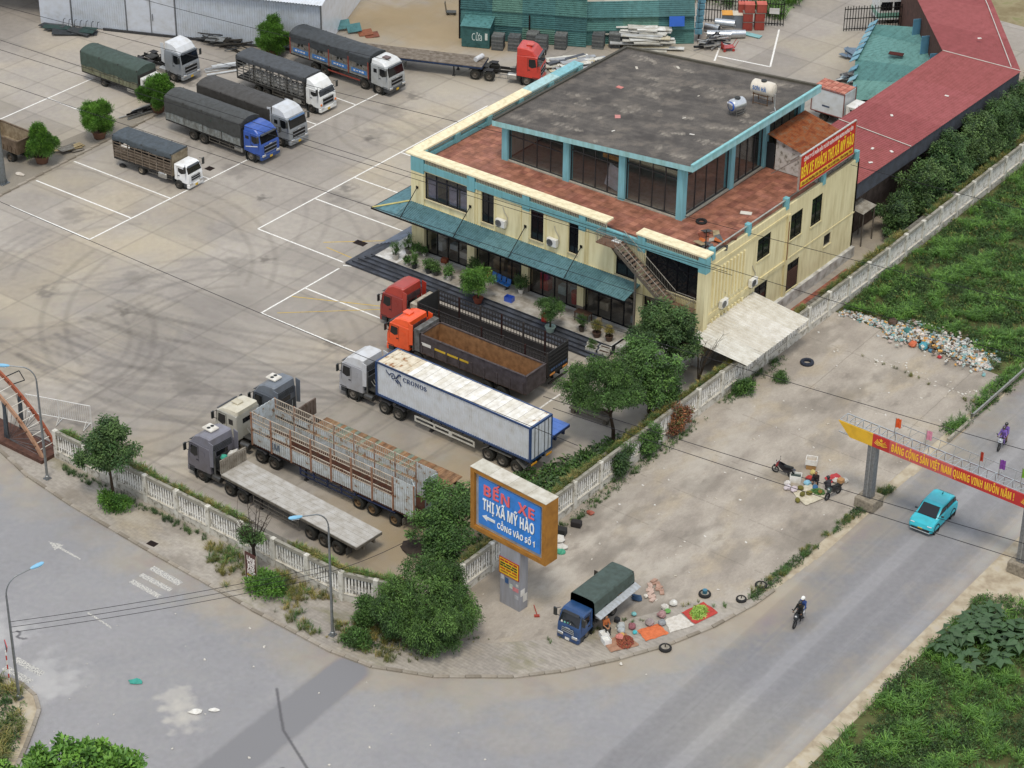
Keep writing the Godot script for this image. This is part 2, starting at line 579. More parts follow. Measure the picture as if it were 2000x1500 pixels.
func build_ground() -> void:
	# earth under everything,to the horizon
	smat("earth",noise_tex(["5d5236","77694a","8d8262","6b7040"],0.01,512,5),0.05,0.95,0.0,true)
	var g := mb()
	g.quad(Vector3(-500,-0.5,500),Vector3(500,-0.5,500),Vector3(500,-0.5,-500),Vector3(-500,-0.5,-500))
	struct("ground",g,"earth")
	# the concrete yard
	var ys := sheet(mottle(1024,1024,Color("a69f97"),Color("bfb8af"),Color("bfb39e"),0.012,0.009,0.16,1.0,40,0.52,0.35),-76,-76,33,40)
	ys.im.resize(2048,2048,Image.INTERPOLATE_BILINEAR)
	R.seed = 21
	var stains := []
	for k in 6:
		stains.append(brush(140,Color("7d7874"),0.22,50 + k))
		stains.append(brush(110,Color("c4b9a0"),0.24,60 + k))
	for k in 120:
		ys.stamp(stains[R.randi() % stains.size()],R.randf_range(-70,33),R.randf_range(-60,40))
	var oil := [brush(20,Color("4b4743"),0.4,71),brush(14,Color("3a3632"),0.45,72),brush(34,Color("5b5753"),0.3,73)]
	for k in 60:
		ys.stamp(oil[R.randi() % 3],R.randf_range(-45,31),R.randf_range(-30,38))
	# tyre tracks: pairs of arcs left by turning lorries
	var tyre := [brush(3,Color("6d6965"),0.065,0,0.3),brush(3,Color("6a6763"),0.05,0,0.2),brush(3,Color("cfc8bc"),0.07,0,0.2)]
	for k in 74:
		var cen := Vector2(R.randf_range(-28,4),R.randf_range(8,34))
		var rad := R.randf_range(6,19)
		var a0 := R.randf_range(0,TAU)
		var arc := R.randf_range(0.5,1.7)
		if k > 50:
			cen = Vector2(R.randf_range(-24,-10),R.randf_range(-26,2))
		for side in [0.0,0.13,0.27,1.9,2.05,2.2]:
			var pts := []
			for i in 28:
				var f := a0 + arc * i / 27.0
				pts.append(cen + Vector2(cos(f),sin(f)) * (rad + side))
			ys.path(tyre[k % 3],pts,0.09)
	for k in 30:
		var z := R.randf_range(20,36)
		for side in [0.0,0.14,0.3]:
			var pts := []
			for i in 30:
				var u := i / 29.0
				pts.append(Vector2(-14 + u * 24.5,side + z - u * u * (4.0 + k * 0.3) + sin(u * 3.0 + k) * 1.5))
			ys.path(tyre[k % 2],pts,0.09)
	var tone := [Image.create(94,88,false,Image.FORMAT_RGBA8),Image.create(94,88,false,Image.FORMAT_RGBA8)]
	tone[0].fill(Color(0.42,0.40,0.38,0.07))
	tone[1].fill(Color(0.82,0.79,0.73,0.08))
	for x in range(-75, 33, 5):
		for z in range(-75,40,5):
			if R.randf() < 0.6:
				ys.im.blend_rect(tone[R.randi() % 2],Rect2i(0,0,94,88),ys.at(x,z))
	var joint := brush(2,Color("77726b"),0.10)
	for x in range(-70,34,5):
		ys.path(joint,[Vector2(x,-76),Vector2(x,40)],0.06)
	for z in range(-75,40,5):
		ys.path(joint,[Vector2(-76,z),Vector2(33,z)],0.06)
	var soil := [brush(90,Color("a08d6c"),0.4,81),brush(120,Color("b3a081"),0.4,82)]
	for k in 34:
		ys.stamp(soil[k % 2],R.randf_range(-42,-22),R.randf_range(-52,-36))
	for k in 12:
		ys.stamp(soil[k % 2],R.randf_range(20,32),R.randf_range(22,38))
	sheet_mat("yard_concrete",ys)
	var y := mb()
	ground_poly(y,V2([-76,-76,31.6,-76,31.6,38.2,29.5,38.9,-14,38.9,-14,39.5,-76,39.5]),0.0,ys)
	struct("yard",y,"yard_concrete")
	# the paved lot beside the road
	var ls := sheet(mottle(512,1024,Color("a0978c"),Color("c2b9ac"),Color("b8ab96"),0.02,0.016,0.5,0.5,140,0.55,0.25),31,-17,49,41)
	ls.im.resize(1024,2048,Image.INTERPOLATE_BILINEAR)
	var ls2 := [brush(110,Color("7d766c"),0.35,91),brush(90,Color("c9c2b6"),0.4,92),brush(24,Color("6a635a"),0.25,93)]
	for k in 120:
		ls.stamp(ls2[k % 3],R.randf_range(31,49),R.randf_range(-16,40))
	joint = brush(2,Color("6d675d"),0.16)
	for x in [36.2,44.9]:
		ls.path(joint,[Vector2(x,-16),Vector2(x + 0.3,-2)],0.03)
	for z in [-9.2,-3.0,3.6,9.4,14.8,19.6]:
		for k in 26:
			if R.randf() < 0.7:
				ls.path(joint,[Vector2(31 + k * 0.7,z),Vector2(31.6 + k * 0.7,z + 0.02)],0.03)
	sheet_mat("lot_concrete",ls)
	var l := mb()
	ground_poly(l,V2([31.62,-14.0,47.6,-13.2,47.5,4,47.5,20.4,46.9,23.4,44.9,24.4,39.4,34.1,36.4,37.0,31.62,38.2]),0.002,ls)
	struct("paved_lot",l,"lot_concrete")
	# pavement that follows the kerb round the corner
	var ps := sheet(mottle(768,512,Color("a39c93"),Color("bcb5aa"),Color("afa48f"),0.02,0.016,0.6,0.6,240,0.58,0.2,0.12),-15,20,49,45)
	var pv := [brush(50,Color("867d70"),0.35,101),brush(40,Color("c4bcae"),0.4,102),brush(36,Color("7d7a55"),0.3,103)]
	ps.im.resize(1536,1024)
	for k in 160:
		ps.stamp(pv[k % 3],R.randf_range(-14,48),R.randf_range(30,44))
	joint = brush(2,Color("77716a"),0.05)
	for k in range(-56,200):
		ps.path(joint,[Vector2(k * 0.25,36),Vector2(k * 0.25,44)],0.05)
	for k in range(120,180):
		ps.path(joint,[Vector2(26,k * 0.25),Vector2(49,k * 0.25)],0.05)
	sheet_mat("pavement_blocks",ps)
	var pm := mb()
	var poly := PackedVector2Array()
	for k in range(0,KERB.size(),2):
		poly.append(Vector2(KERB[k],KERB[k + 1]))
	poly.append_array(V2([46.9,23.4,44.9,24.4,39.4,34.1,36.4,37.0,31.6,38.2,29.5,38.9,-14,38.9]))
	ground_poly(pm,poly,0.03,ps)
	struct("pavement",pm,"pavement_blocks")
	# kerb stones along the pavement,one by one
	var kerb := Node3D.new()
	kerb.name = "kerb"
	kerb.set_meta("kind","structure")
	add_child(kerb)
	var stones := []
	for k in 4:
		var s := mb(["aaa399","9c958a","8f887c","a59d91"][k])
		s.cbox(Vector3(0,0,0),Vector3(0.97,0.22,0.26),0.025)
		stones.append(s.mesh(M.matte))
	var kp := []
	for k in range(0,KERB.size(),2):
		kp.append(Vector3(KERB[k],0,KERB[k + 1]))
	var carry := 0.0
	for k in kp.size() - 1:
		var a: Vector3 = kp[k]
		var d: Vector3 = kp[k + 1] - a
		while carry < d.length():
			var at: Vector3 = a + d.normalized() * carry
			putm("kerb_stone",stones[R.randi() % 4],kerb,Vector3(at.x,-0.03 + R.randf_range(-0.012,0.012),at.z),Basis(Vector3.UP,-atan2(d.z,d.x) + R.randf_range(-0.02,0.02)))
			carry += 1.0
		carry -= d.length()
	# the two roads: one asphalt sheet,9 cm below the pavement
	var rs := sheet(mottle(1024,1024,Color("98989b"),Color("a5a4a6"),Color("a7a5a2"),0.003,0.004,1.0,0.05,340,0.6,0.22,0.05),-22,-18,62,66)
	rs.im.resize(2048,2048,Image.INTERPOLATE_BILINEAR)
	var dust := [brush(70,Color("b9ae9c"),0.26,111),brush(90,Color("b3a996"),0.24,112),brush(50,Color("98897a"),0.26,113)]
	for k in range(0, KERB.size() - 2, 2):
		var a := Vector2(KERB[k],KERB[k + 1])
		var e := Vector2(KERB[k + 2],KERB[k + 3])
		for i in 6:
			var p := a.lerp(e,R.randf()) + (e - a).orthogonal().normalized() * -R.randf_range(-0.3,1.1)
			rs.stamp(dust[R.randi() % 3],p.x,p.y)
	for k in 70:
		rs.stamp(dust[k % 3],R.randf_range(47.2,48.6),R.randf_range(-18,26))
		rs.stamp(dust[k % 3],R.randf_range(57.2,58.4),R.randf_range(-18,60))
	for k in 5:
		rs.stamp(dust[1],R.randf_range(32,44),R.randf_range(39,44))
	var worn := [brush(110,Color("8f8f92"),0.08,121),brush(140,Color("b0aeac"),0.08,122)]
	for k in 150:
		rs.stamp(worn[k % 2],R.randf_range(-20,60),R.randf_range(38,66))
	var wheel := brush(26,Color("85848a"),0.03,0,0.1)
	for x in [49.6, 51.2, 53.9, 55.6]:
		rs.path(wheel,[Vector2(x,-18),Vector2(x + 0.1,66)],0.12)
	var pale := brush(20,Color("c2c1c0"),0.05,0,0.1)
	rs.path(pale,[Vector2(57.3,-18),Vector2(57.3,66)],0.1)
	var scab := [brush(60,Color("c4c3c2"),0.5,131),brush(40,Color("d2cdc2"),0.5,132)]
	for p in [Vector2(10.6,54.6),Vector2(11.4,55.2),Vector2(16.6,55.8),Vector2(17.6,56.6),Vector2(17.0,57.4)]:
		rs.stamp(scab[0],p.x,p.y)
	for p in [Vector2(24.6,53.0),Vector2(25.6,53.6),Vector2(26.7,54.2)]:
		rs.stamp(scab[1],p.x,p.y)
	# resurfaced strip across the side road
	var patch := brush(18,Color("89898c"),0.06,0,0.6)
	for k in 16:
		rs.path(patch,[Vector2(30.5 + k * 0.11,43.8),Vector2(31.0 + k * 0.14,66)],0.16)
	var crack := brush(2,Color("5c5b5e"),0.5)
	for k in 5:
		var p := Vector2(R.randf_range(10,56),R.randf_range(40,64))
		var pts := [p]
		for i in 5:
			p += Vector2(R.randf_range(-0.2,0.5),R.randf_range(-0.3,0.3))
			pts.append(p)
		rs.path(crack,pts,0.04)
	rs.path(crack,[Vector2(29,48.5),Vector2(32,51.2),Vector2(36,53.2),Vector2(38,55.4)],0.04)
	var rm := sheet_mat("asphalt",rs)
	rm.heightmap_enabled = true
	rm.heightmap_texture = null
	rm.heightmap_enabled = false
	var r := mb()
	ground_poly(r,V2([-22,36,46,20,46,-18,58.0,-18,58.0,66,-22,66]),-0.06,rs)
	ground_poly(r,V2([46,-120,58,-120,58,-18,46,-18]),-0.06,rs)
	ground_poly(r,V2([-120,36,-22,36,-22,140,-120,140]),-0.06,rs)
	ground_poly(r,V2([-22,66,58,66,58,140,-22,140]),-0.06,rs)
	struct("road",r,"asphalt")
	# dirt edge between the lot and the main road,and the far verge
	smat("dirt",noise_tex(["8b7d68","a3957e","b5a992","b3aa9c"],0.012,512,6),0.12,0.95,0.0,true)
	var d1 := mb()
	for k in 62:
		var z := -46.0 + k
		var o := 0.0 if z > 3 else 0.15 * sin(z)
		d1.quad(Vector3(47.3,0.0,z + 1),Vector3(48.3 + o,-0.052,z + 1),Vector3(48.3 + o,-0.052,z),Vector3(47.3,0.0,z))
	for k in 5:
		var z := 16.0 + k
		d1.quad(Vector3(47.4,0.0,z + 1),Vector3(48.2 - k * 0.08,-0.052,z + 1),Vector3(48.2 - k * 0.08,-0.052,z),Vector3(47.4,0.0,z))
	struct("dirt_verge",d1,"dirt")
	var d2 := mb()
	d2.quad(Vector3(57.8,-0.055,140),Vector3(64,-0.03,140),Vector3(64,-0.03,-120),Vector3(57.8,-0.055,-120))
	struct("dirt_verge",d2,"dirt")
	var d3 := mb("7d8a5a")
	d3.quad(Vector3(31.6,-0.05,-13.6),Vector3(47.4,-0.05,-13.0),Vector3(47.4,-0.05,-110),Vector3(31.6,-0.05,-110))
	d3.quad(Vector3(58.9,-0.02,60),Vector3(90,-0.02,60),Vector3(90,-0.02,13),Vector3(58.9,-0.02,14))
	struct("field",d3,"dirt")
	# painted lines of the yard
	smat("line_paint",noise_tex(["8f897f","e4e0d8","ffffff","ffffff"],0.05,256,4,FastNoiseLite.TYPE_SIMPLEX_SMOOTH,33,[0.0,0.3,0.45,1.0]),0.5,0.85,0.0,true)
	smat("worn_paint",noise_tex(["8b8a8c","98979a","cfcdc8","e8e6e0"],0.05,256,4,FastNoiseLite.TYPE_SIMPLEX_SMOOTH,34,[0.0,0.42,0.5,1.0]),0.6,0.88,0.0,true)
	for q in [[-33.0,14.0,-23.2,14.1],[-23.2,14.1,-23.2,-23.5],[-34.8,9.3,-23.3,9.2],[-35.0,4.6,-23.3,4.5],[-34.8,-0.4,-23.3,-0.3],[-34.0,-8.2,-23.3,-8.0],[-34.0,-14.4,-23.3,-14.5],[-34.0,-20.2,-23.3,-20.0],[-46.7,14.0,-46.7,-9.0],[-46.6,2.9,-37.5,3.0],[-46.7,-3.2,-37.4,-3.2],[-13.5,4.0,-13.5,-27.5],[-13.5,4.0,-4.0,4.0],[-13.5,-3.2,-0.6,-3.3],[-13.5,-8.4,-0.6,-8.6],[-3.6,14.4,-3.6,5.0],[-3.6,14.4,7.0,14.4],[-3.6,9.2,4.6,9.2],[22.2,9.6,22.2,14.4],[-13.5,-14.8,-0.6,-14.8],[-13.5,-21.0,-0.6,-21.0],[-3.7,4.4,-3.0,4.1]]:
		line_sheet("parking_line",q[0],q[1],q[2],q[3],0.15,"line_paint")
	for q in [[-7.6,2.4,-2.4,-2.2],[-6.8,2.9,-4.0,3.0]]:
		line_sheet("parking_line",q[0],q[1],q[2],q[3],0.10,"line_paint","c9a94e")
	line_sheet("parking_line",-3.5,10.9,5.8,6.4,0.10,"line_paint","c9a94e")
	line_sheet("parking_line",-2.6,13.6,4.0,7.6,0.08,"line_paint","c9a94e",0.009)
	line_sheet("parking_line",-3.0,-50.6,2.4,-51.6,0.18,"line_paint")
	line_sheet("parking_line",2.4,-51.6,-1.8,-60.0,0.18,"line_paint")
	line_sheet("parking_line",-2.6,-49.4,-4.8,-54.2,0.18,"line_paint")
	# painted marks of the side road
	for q in [[13.8,44.1,16.6,44.25,0.5],[13.8,45.1,16.6,45.15,0.42],[13.8,46.0,16.5,46.1,0.4],[14.0,56.4,16.5,56.4,0.5],[14.1,57.4,16.5,57.4,0.5],[14.1,50.2,16.5,50.4,0.14]]:
		line_sheet("road_marking",q[0],q[1],q[2],q[3],q[4],"worn_paint","e8e6e0",-0.055)
	var ar := mb("e8e6e0")
	ar.quad(Vector3(7.3,-0.054,46.4),Vector3(9.4,-0.054,46.42),Vector3(9.4,-0.054,46.3),Vector3(7.3,-0.054,46.2))
	ar.tri(Vector3(6.2,-0.054,46.25),Vector3(7.3,-0.054,46.7),Vector3(7.3,-0.054,45.9))
	struct("road_marking",ar,"worn_paint")
	# raised kerb island between the two rows of bays at the back
	var isl := mb("ffffff")
	isl.quad(Vector3(-39.6,0.12,14.5),Vector3(-35.0,0.12,14.2),Vector3(-36.4,0.12,-10.0),Vector3(-37.8,0.12,-10.0))
	smat("gravel",noise_tex(["5e574c","8a8275","aca497"],0.12,512,4),0.4,0.95,0.0,true)
	relief("gravel",0.1,256,3.0,44)
	struct("gravel_island",isl,"gravel")
	var ik := Node3D.new()
	ik.name = "island_kerb"
	ik.set_meta("kind","structure")
	add_child(ik)
	var p0 := Vector3(-34.95,0.03,14.6)
	var p1 := Vector3(-36.35,0.03,-9.8)
	for k in 24:
		putm("kerb_stone",stones[(k * 7) % 4],ik,p0.lerp(p1,k / 24.0) + Vector3(0,R.randf_range(0,0.02),0),Basis(Vector3.UP,PI / 2 - 0.057))
	# traffic island at the lower left
	var ti := mb("ffffff")
	var pts := V2([10.5,58.8,14.6,58.2,16.2,57.9,17.8,58.2,19.0,59.0,19.9,60.3,21.0,62.0,22.4,64.4,23.0,68,10,68])
	for k in range(1,pts.size() - 1):
		ti.tri(Vector3(pts[0].x,0.06,pts[0].y),Vector3(pts[k + 1].x,0.06,pts[k + 1].y),Vector3(pts[k].x,0.06,pts[k].y))
	struct("traffic_island",ti,"dirt")
	var tk := Node3D.new()
	tk.name = "island_kerb_round"
	tk.set_meta("kind","structure")
	add_child(tk)
	for k in range(0,8):
		var a := Vector3(pts[k].x,0.0,pts[k].y)
		var e := Vector3(pts[k + 1].x,0.0,pts[k + 1].y)
		var m := maxi(1,roundi(a.distance_to(e)))
		for i in m:
			putm("kerb_stone",stones[(k + i) % 4],tk,a.lerp(e,(i + 0.5) / m),Basis(Vector3.UP,-atan2(e.z - a.z,e.x - a.x)).scaled_local(Vector3(a.distance_to(e) / m,1,1)))
# ---------- the terminal ----------
const CREAM := "e6ddb4"
const CYAN := "77b2bd"
# framed glazing between (x0,y0) and (x1,y1) on a plane: o + u*x + up*y,panes as sub-parts

func glazing(parent: Node3D,called: String,o: Vector3,u: Vector3,x0: float,y0: float,x1: float,y1: float,cols: int,transom: float,frame := "2b2d30",m := "glass",bar := 0.07) -> Node3D:
	var w := sub(called,parent)
	var f := mb(frame)
	var nrm := u.cross(Vector3.UP).normalized()
	var bs := Basis(u,Vector3.UP,nrm)
	var stop := transom if transom > 0.0 else y1
	for k in cols + 1:
		f.box(o + u * lerpf(x0 + bar / 2,x1 - bar / 2,float(k) / cols) + Vector3.UP * (y0 + y1) / 2,Vector3(bar,y1 - y0,0.1),bs)
	for yy in [y0 + bar / 2,y1 - bar / 2]:
		f.box(o + u * (x0 + x1) / 2 + Vector3.UP * yy,Vector3(x1 - x0 - 0.002,bar,0.106),bs)
	if transom > 0.0:
		f.box(o + u * (x0 + x1) / 2 + Vector3.UP * transom,Vector3(x1 - x0 - 0.004,bar,0.112),bs)
	put("frame",f,"metal",w)
	for k in cols:
		for part in ([[y0,stop],[stop,y1]] if transom > 0.0 else [[y0,y1]]):
			var p := mb("ffffff")
			var a := lerpf(x0,x1,float(k) / cols) + bar * 0.6
			var b := lerpf(x0,x1,float(k + 1) / cols) - bar * 0.6
			p.box(o + u * (a + b) / 2 + Vector3.UP * (part[0] + part[1]) / 2,Vector3(b - a,part[1] - part[0] - bar * 0.9,0.02),bs)
			put("pane",p,m,w)
	return w
# wall on a plane with rectangular holes [x0,y0,x1,y1],of given thickness behind the plane

func wall_with_holes(parent: Node3D,called: String,o: Vector3,u: Vector3,x0: float,y0: float,x1: float,y1: float,holes: Array,thick: float,tint: String,m := "wall") -> void:
	var xs := [x0,x1]
	var ys := [y0,y1]
	for h in holes:
		for k in [0,2]:
			if not xs.has(h[k]):
				xs.append(h[k])
		for k in [1,3]:
			if not ys.has(h[k]):
				ys.append(h[k])
	xs.sort()
	ys.sort()
	var b := mb(tint)
	var nrm := u.cross(Vector3.UP).normalized()
	var bs := Basis(u,Vector3.UP,nrm)
	for j in ys.size() - 1:
		var run := -1.0
		for i in xs.size():
			var open := i == xs.size() - 1
			if not open:
				var cx: float = (xs[i] + xs[i + 1]) / 2
				var cy: float = (ys[j] + ys[j + 1]) / 2
				for h in holes:
					if cx > h[0] and cx < h[2] and cy > h[1] and cy < h[3]:
						open = true
			if not open and run < -0.5:
				run = i
			if open and run > -0.5:
				var a: float = xs[int(run)]
				var e: float = xs[i]
				b.box(o + u * (a + e) / 2 + Vector3.UP * (ys[j] + ys[j + 1]) / 2 - nrm * thick / 2,Vector3(e - a,ys[j + 1] - ys[j],thick),bs)
				run = -1.0
	put(called,b,m,parent)

func air_conditioner(at: Vector3,turn: float,label: String) -> void:
	var t := thing("air_conditioner",label,"air conditioner",at,turn,"outdoor air conditioner units on the terminal walls")
	var b := mb("dcdbd5")
	b.cbox(Vector3(0,0.33,0.2),Vector3(0.92,0.66,0.34),0.03)
	put("casing",b,"paint",t)
	var f := mb("8d9094")
	f.lathe(Vector3(-0.14,0.33,0.372),Vector3(0,0,1),[Vector2(0.29,0.0),Vector2(0.29,0.03),Vector2(0.26,0.03),Vector2(0.26,0.004),Vector2(0.0,0.004)],20,false)
	for k in 4:
		f.box(Vector3(-0.14,0.33,0.395),Vector3(0.54,0.02,0.01),Basis(Vector3(0,0,1),k * PI / 4))
	put("fan_grille",f,"metal",t)
	var s := mb("55575a")
	for x in [-0.3,0.3]:
		s.box(Vector3(x,-0.02,0.18),Vector3(0.05,0.04,0.4))
		s.cyl(Vector3(x,-0.02,0.34),Vector3(x,-0.25,0.02),0.016)
	put("bracket",s,"metal",t)
	var h := mb("b9b6ab")
	h.tube([Vector3(0.46,0.2,0.15),Vector3(0.56,0.4,0.05),Vector3(0.5,0.9,0.03),Vector3(0.2,1.3,0.03),Vector3(0.05,1.7,0.03)],0.03)
	put("pipe",h,"matte",t)

func build_building() -> void:
	R.seed = 31
	var B := thing("terminal_building","two-storey cream and pale blue bus terminal with tiled terrace and flat dark roof","building")
	# platform and steps
	var steps := sub("entrance_steps",B)
	for k in 5:
		var y := 0.18 * (k + 1)
		var b := mb("4a4f57" if k % 2 else "474c55")
		b.bb(-3.7 + 2.0 * (y - 0.18) / 0.9,y - 0.18,0.0,21.9,y,4.1 - 0.34 * k)
		b.col = C("33373d")
		b.bb(-3.7 + 2.0 * (y - 0.18) / 0.9,y - 0.03,4.1 - 0.34 * k,21.9,y + 0.004,4.13 - 0.34 * k)
		put("step",b,"tile",steps)
	var ramp := mb("7d8796")
	ramp.quad(Vector3(-3.75,0.005,4.12),Vector3(-1.66,0.915,4.12 - 1.4),Vector3(-1.66,0.915,-6),Vector3(-3.75,0.005,-6))
	put("ramp",ramp,"tile",B)
	var fl := mb("c9c8c4")
	fl.bb(-1.68,0.0,-23.0,28.4,0.915,0.0)
	fl.bb(-1.68,0.895,0.0,22.0,0.915,2.72)
	fl.bb(22.0,0.0,0.0,27.6,0.7,2.2)
	put("platform_floor",fl,"tile",B)
	# large floor tiles of the terrace in front: pale near the corner
	var pt := sub("platform_paving",B)
	for i in 31:
		for j in 4:
			var a := mb("dedddb" if i < 3 else ["b4afa6","aca79e","bab5ac"][(i * 3 + j * 5) % 3])
			a.bb(-1.66 + i * 0.76,0.915,2.70 - j * 0.66,-1.66 + i * 0.76 + 0.752,0.924,2.70 - j * 0.66 - 0.652)
			put("paving_tile",a,"tile",pt)
	# pillars
	var px := [[0.0,1.3],[5.76,6.5],[11.25,11.9],[16.7,17.3],[22.2,22.85],[27.7,28.4]]
	for k in px.size():
		var p := sub("pillar",B)
		var b := mb(CREAM)
		b.bb(px[k][0],0.92,-0.9 if k == 0 else -0.6,px[k][1],8.12,0.0)
		put("shaft",b,"wall",p)
		var c := mb(CYAN)
		c.bb(px[k][0] - 0.006,8.12,-0.9 if k == 0 else -0.6,px[k][1] + 0.006,9.42,0.006)
		put("capital",c,"wall",p)
		if k < 5:
			var q := mb("8c857c")
			q.bb(px[k][0] - 0.02,0.92,-0.62,px[k][1] + 0.02,1.5,0.02)
			put("plinth",q,"tile",p)
	# ground-floor glazing and the interior behind it
	for k in 5:
		glazing(B,"shop_front",Vector3(0,0,-0.35),Vector3.RIGHT,px[k][1],0.92,px[k + 1][0],4.5,4,3.6)
	wall_with_holes(B,"floor_band",Vector3(0,0,-0.05),Vector3.RIGHT,1.3,4.5,27.7,5.3,[],0.3,"d9cf9f")
	var inn := mb("8f887c")
	inn.bb(1.0,0.93,-0.4,27.6,0.95,-8)
	inn.bb(0.3,4.45,-0.4,27.6,4.6,-22.7)
	inn.col = C("a59d8c")
	inn.bb(0.3,0.95,-8.2,27.6,4.45,-8)
	for x in [6.1,11.5,17.0,22.5]:
		inn.bb(x - 0.1,0.95,-8,x + 0.1,4.45,-0.7)
	put("interior",inn,"wall",B)
	var curt := mb("8f8fa8")
	for seg in [[1.45,2.5],[3.6,4.6],[4.75,5.6]]:
		var n := int((seg[1] - seg[0]) / 0.06)
		for i in n:
			var x0: float = seg[0] + i * 0.06
			var z0 := -0.42 + (0.035 if i % 2 else -0.035)
			var z1 := -0.42 + (-0.035 if i % 2 else 0.035)
			curt.quad(Vector3(x0,6.0,z0),Vector3(x0 + 0.06,6.0,z1),Vector3(x0 + 0.06,7.75,z1),Vector3(x0,7.75,z0))
	put("curtain",curt,"cloth",B)
	# upper facade
	var holes := [[1.36,5.9,5.70,8.3],[7.15,5.7,8.36,8.35],[12.0,5.75,13.25,8.35],[15.7,5.8,16.7,8.4],[20.2,5.4,22.15,7.5],[22.9,5.55,27.66,8.38]]
	wall_with_holes(B,"front_wall",Vector3(0,0,-0.12),Vector3.RIGHT,1.3,5.3,27.7,8.42,holes,0.25,CREAM)
	for k in holes.size():
		var h: Array = holes[k]
		glazing(B,"window",Vector3(0,0,-0.24),Vector3.RIGHT,h[0],h[1],h[2],h[3],[4,2,2,2,2,5][k],[7.75,7.6,7.6,7.6,0.0,7.6][k],"3a3d45" if k == 0 else "23262b","glass" if k == 0 else "tinted")
		var s := mb("b9b095")
		s.bb(h[0] - 0.05,h[1] - 0.07,-0.12,h[2] + 0.05,h[1],-0.02)
		put("window_sill",s,"wall",B)
	for x in [6.62, 7.0, 8.46, 11.0, 13.4, 15.55, 17.45, 20.0]:
		var b := mb("e1d6a8")
		b.bb(x,5.32,-0.12,x + 0.12,8.40,-0.06)
		put("pilaster",b,"wall",B)
	for k in 5:
		var b := mb(CYAN)
		b.bb(px[k][1] + 0.008,8.42,-0.3,px[k + 1][0] - 0.008,9.0,-0.03)
		put("blue_band",b,"wall",B)
		if k == 4 or k < 4:
			var r := mb("c9c2ac")
			var x: float = px[k][1] + 0.1
			while x < px[k + 1][0] - 0.05:
				if not (x > 19.2 and x < 22.0):
					r.bb(x,9.0,-0.2,x + 0.05,9.4,-0.12)
				x += 0.16
			put("balustrade",r,"wall",B)
	# parapet caps
	for q in [[-0.5,-1.02,19.25,0.05,"efe5c4"],[22.02,-1.05,28.35,0.05,"efe5c4"],[-0.6,-15.6,0.45,-1.02,"efe5c4"],[-0.6,-19.6,0.45,-15.6,"a9cdd2"],[-0.6,-23.1,0.45,-19.6,"86bcc8"]]:
		var b := mb(q[4])
		b.cbox(Vector3((q[0] + q[2]) / 2,9.52,(q[1] + q[3]) / 2),Vector3(q[2] - q[0],0.17,q[3] - q[1] - 0.004),0.02)
		put("parapet_cap",b,"wall",B)
	# left parapet under the cap,seen from inside
	var lp := mb(CYAN)
	lp.bb(0.0,8.4,-23.0,0.4,8.96,-0.9)
	lp.bb(0.0,9.3,-23.0,0.4,9.43,-1.0)
	for z in [-1.3,-5.5,-9.8,-14.1,-18.4,-22.6]:
		lp.bb(-0.02,8.66,z - 0.3,0.52,9.44,z + 0.3)
	put("side_parapet",lp,"wall",B)
	var lb := mb("b9b4a2")
	for k in 130:
		var z := -1.1 - k * 0.168
		lb.bb(0.16,8.96,z,0.21,9.3,z - 0.05)
	put("balustrade",lb,"wall",B)
	# outer walls: left,back,right
	var lw := mb(CREAM)
	lw.bb(0.02,0.92,-23.0,0.3,8.12,-0.9)
	lw.col = C(CYAN)
	lw.bb(0.01,8.12,-23.0,0.29,8.4,-0.9)
	lw.col = C(CREAM)
	lw.bb(0.02,0.92,-23.0,28.1,8.9,-22.75)
	put("rear_wall",lw,"wall",B)
	var rh := [[7.8,5.75,9.7,7.7],[12.6,5.6,14.4,7.85],[15.8,5.5,17.4,8.0],[12.55,1.0,14.4,3.5],[7.75,1.4,9.65,3.5],[18.2,2.7,19.3,3.75]]
	wall_with_holes(B,"side_wall",Vector3(28.1,0,0),Vector3(0,0,-1),0.6,-0.05,23.0,8.95,rh,0.3,"e4dab0")
	for k in rh.size():
		var h: Array = rh[k]
		glazing(B,"window",Vector3(28.0,0,0),Vector3(0,0,-1),h[0],h[1],h[2],h[3],1 if k == 5 else 2,[7.2,7.3,7.4,2.9,2.9,0.0][k],"d8d5cc" if k == 5 else "26292e","tinted")
		var s := mb("cfc59a")
		s.bb(28.1,h[1] - 0.08,-h[2] - 0.06,28.17,h[1],-h[0] + 0.06)
		put("window_sill",s,"wall",B)
		if k == 3:
			var d := mb("4a2f25")
			d.bb(28.03,h[1] + 0.1,-h[2] + 0.1,28.07,2.8,-h[0] - 0.1)
			for j in 9:
				d.bb(28.07,h[1] + 0.2 + j * 0.18,-h[2] + 0.15,28.09,h[1] + 0.27 + j * 0.18,-h[0] - 0.15)
			put("wooden_shutter",d,"matte",B)
	for q in [[1.5, 4.55, 7.7], [1.5, 1.2, 3.55]]:
		for k in 10:
			var b := mb("e6dcb2")
			var z: float = -q[0] - k * 0.47
			b.bb(28.1,q[1],z - 0.2,28.24,q[2],z)
			put("wall_rib",b,"wall",B)
	var tr := mb("dbd0a4")
	tr.bb(28.1,3.85,-12.0,28.2,4.15,-0.7)
	tr.bb(28.1,8.1,-12.0,28.18,8.3,-0.7)
	tr.bb(28.1,0.0,-12.35,28.26,8.2,-11.95)
	tr.bb(28.1,4.0,-22.9,28.14,4.12,-12.4)
	put("wall_moulding",tr,"wall",B)
	var stain := mb("8a5a2c")
	stain.bb(28.262,4.2,-12.2,28.266,7.6,-12.05)
	put("rust_streak",stain,"wall",B)
	var base := mb("7d7262")
	base.bb(28.1,-0.05,-23,28.16,0.3,-0.6)
	put("wall_plinth",base,"concrete",B)
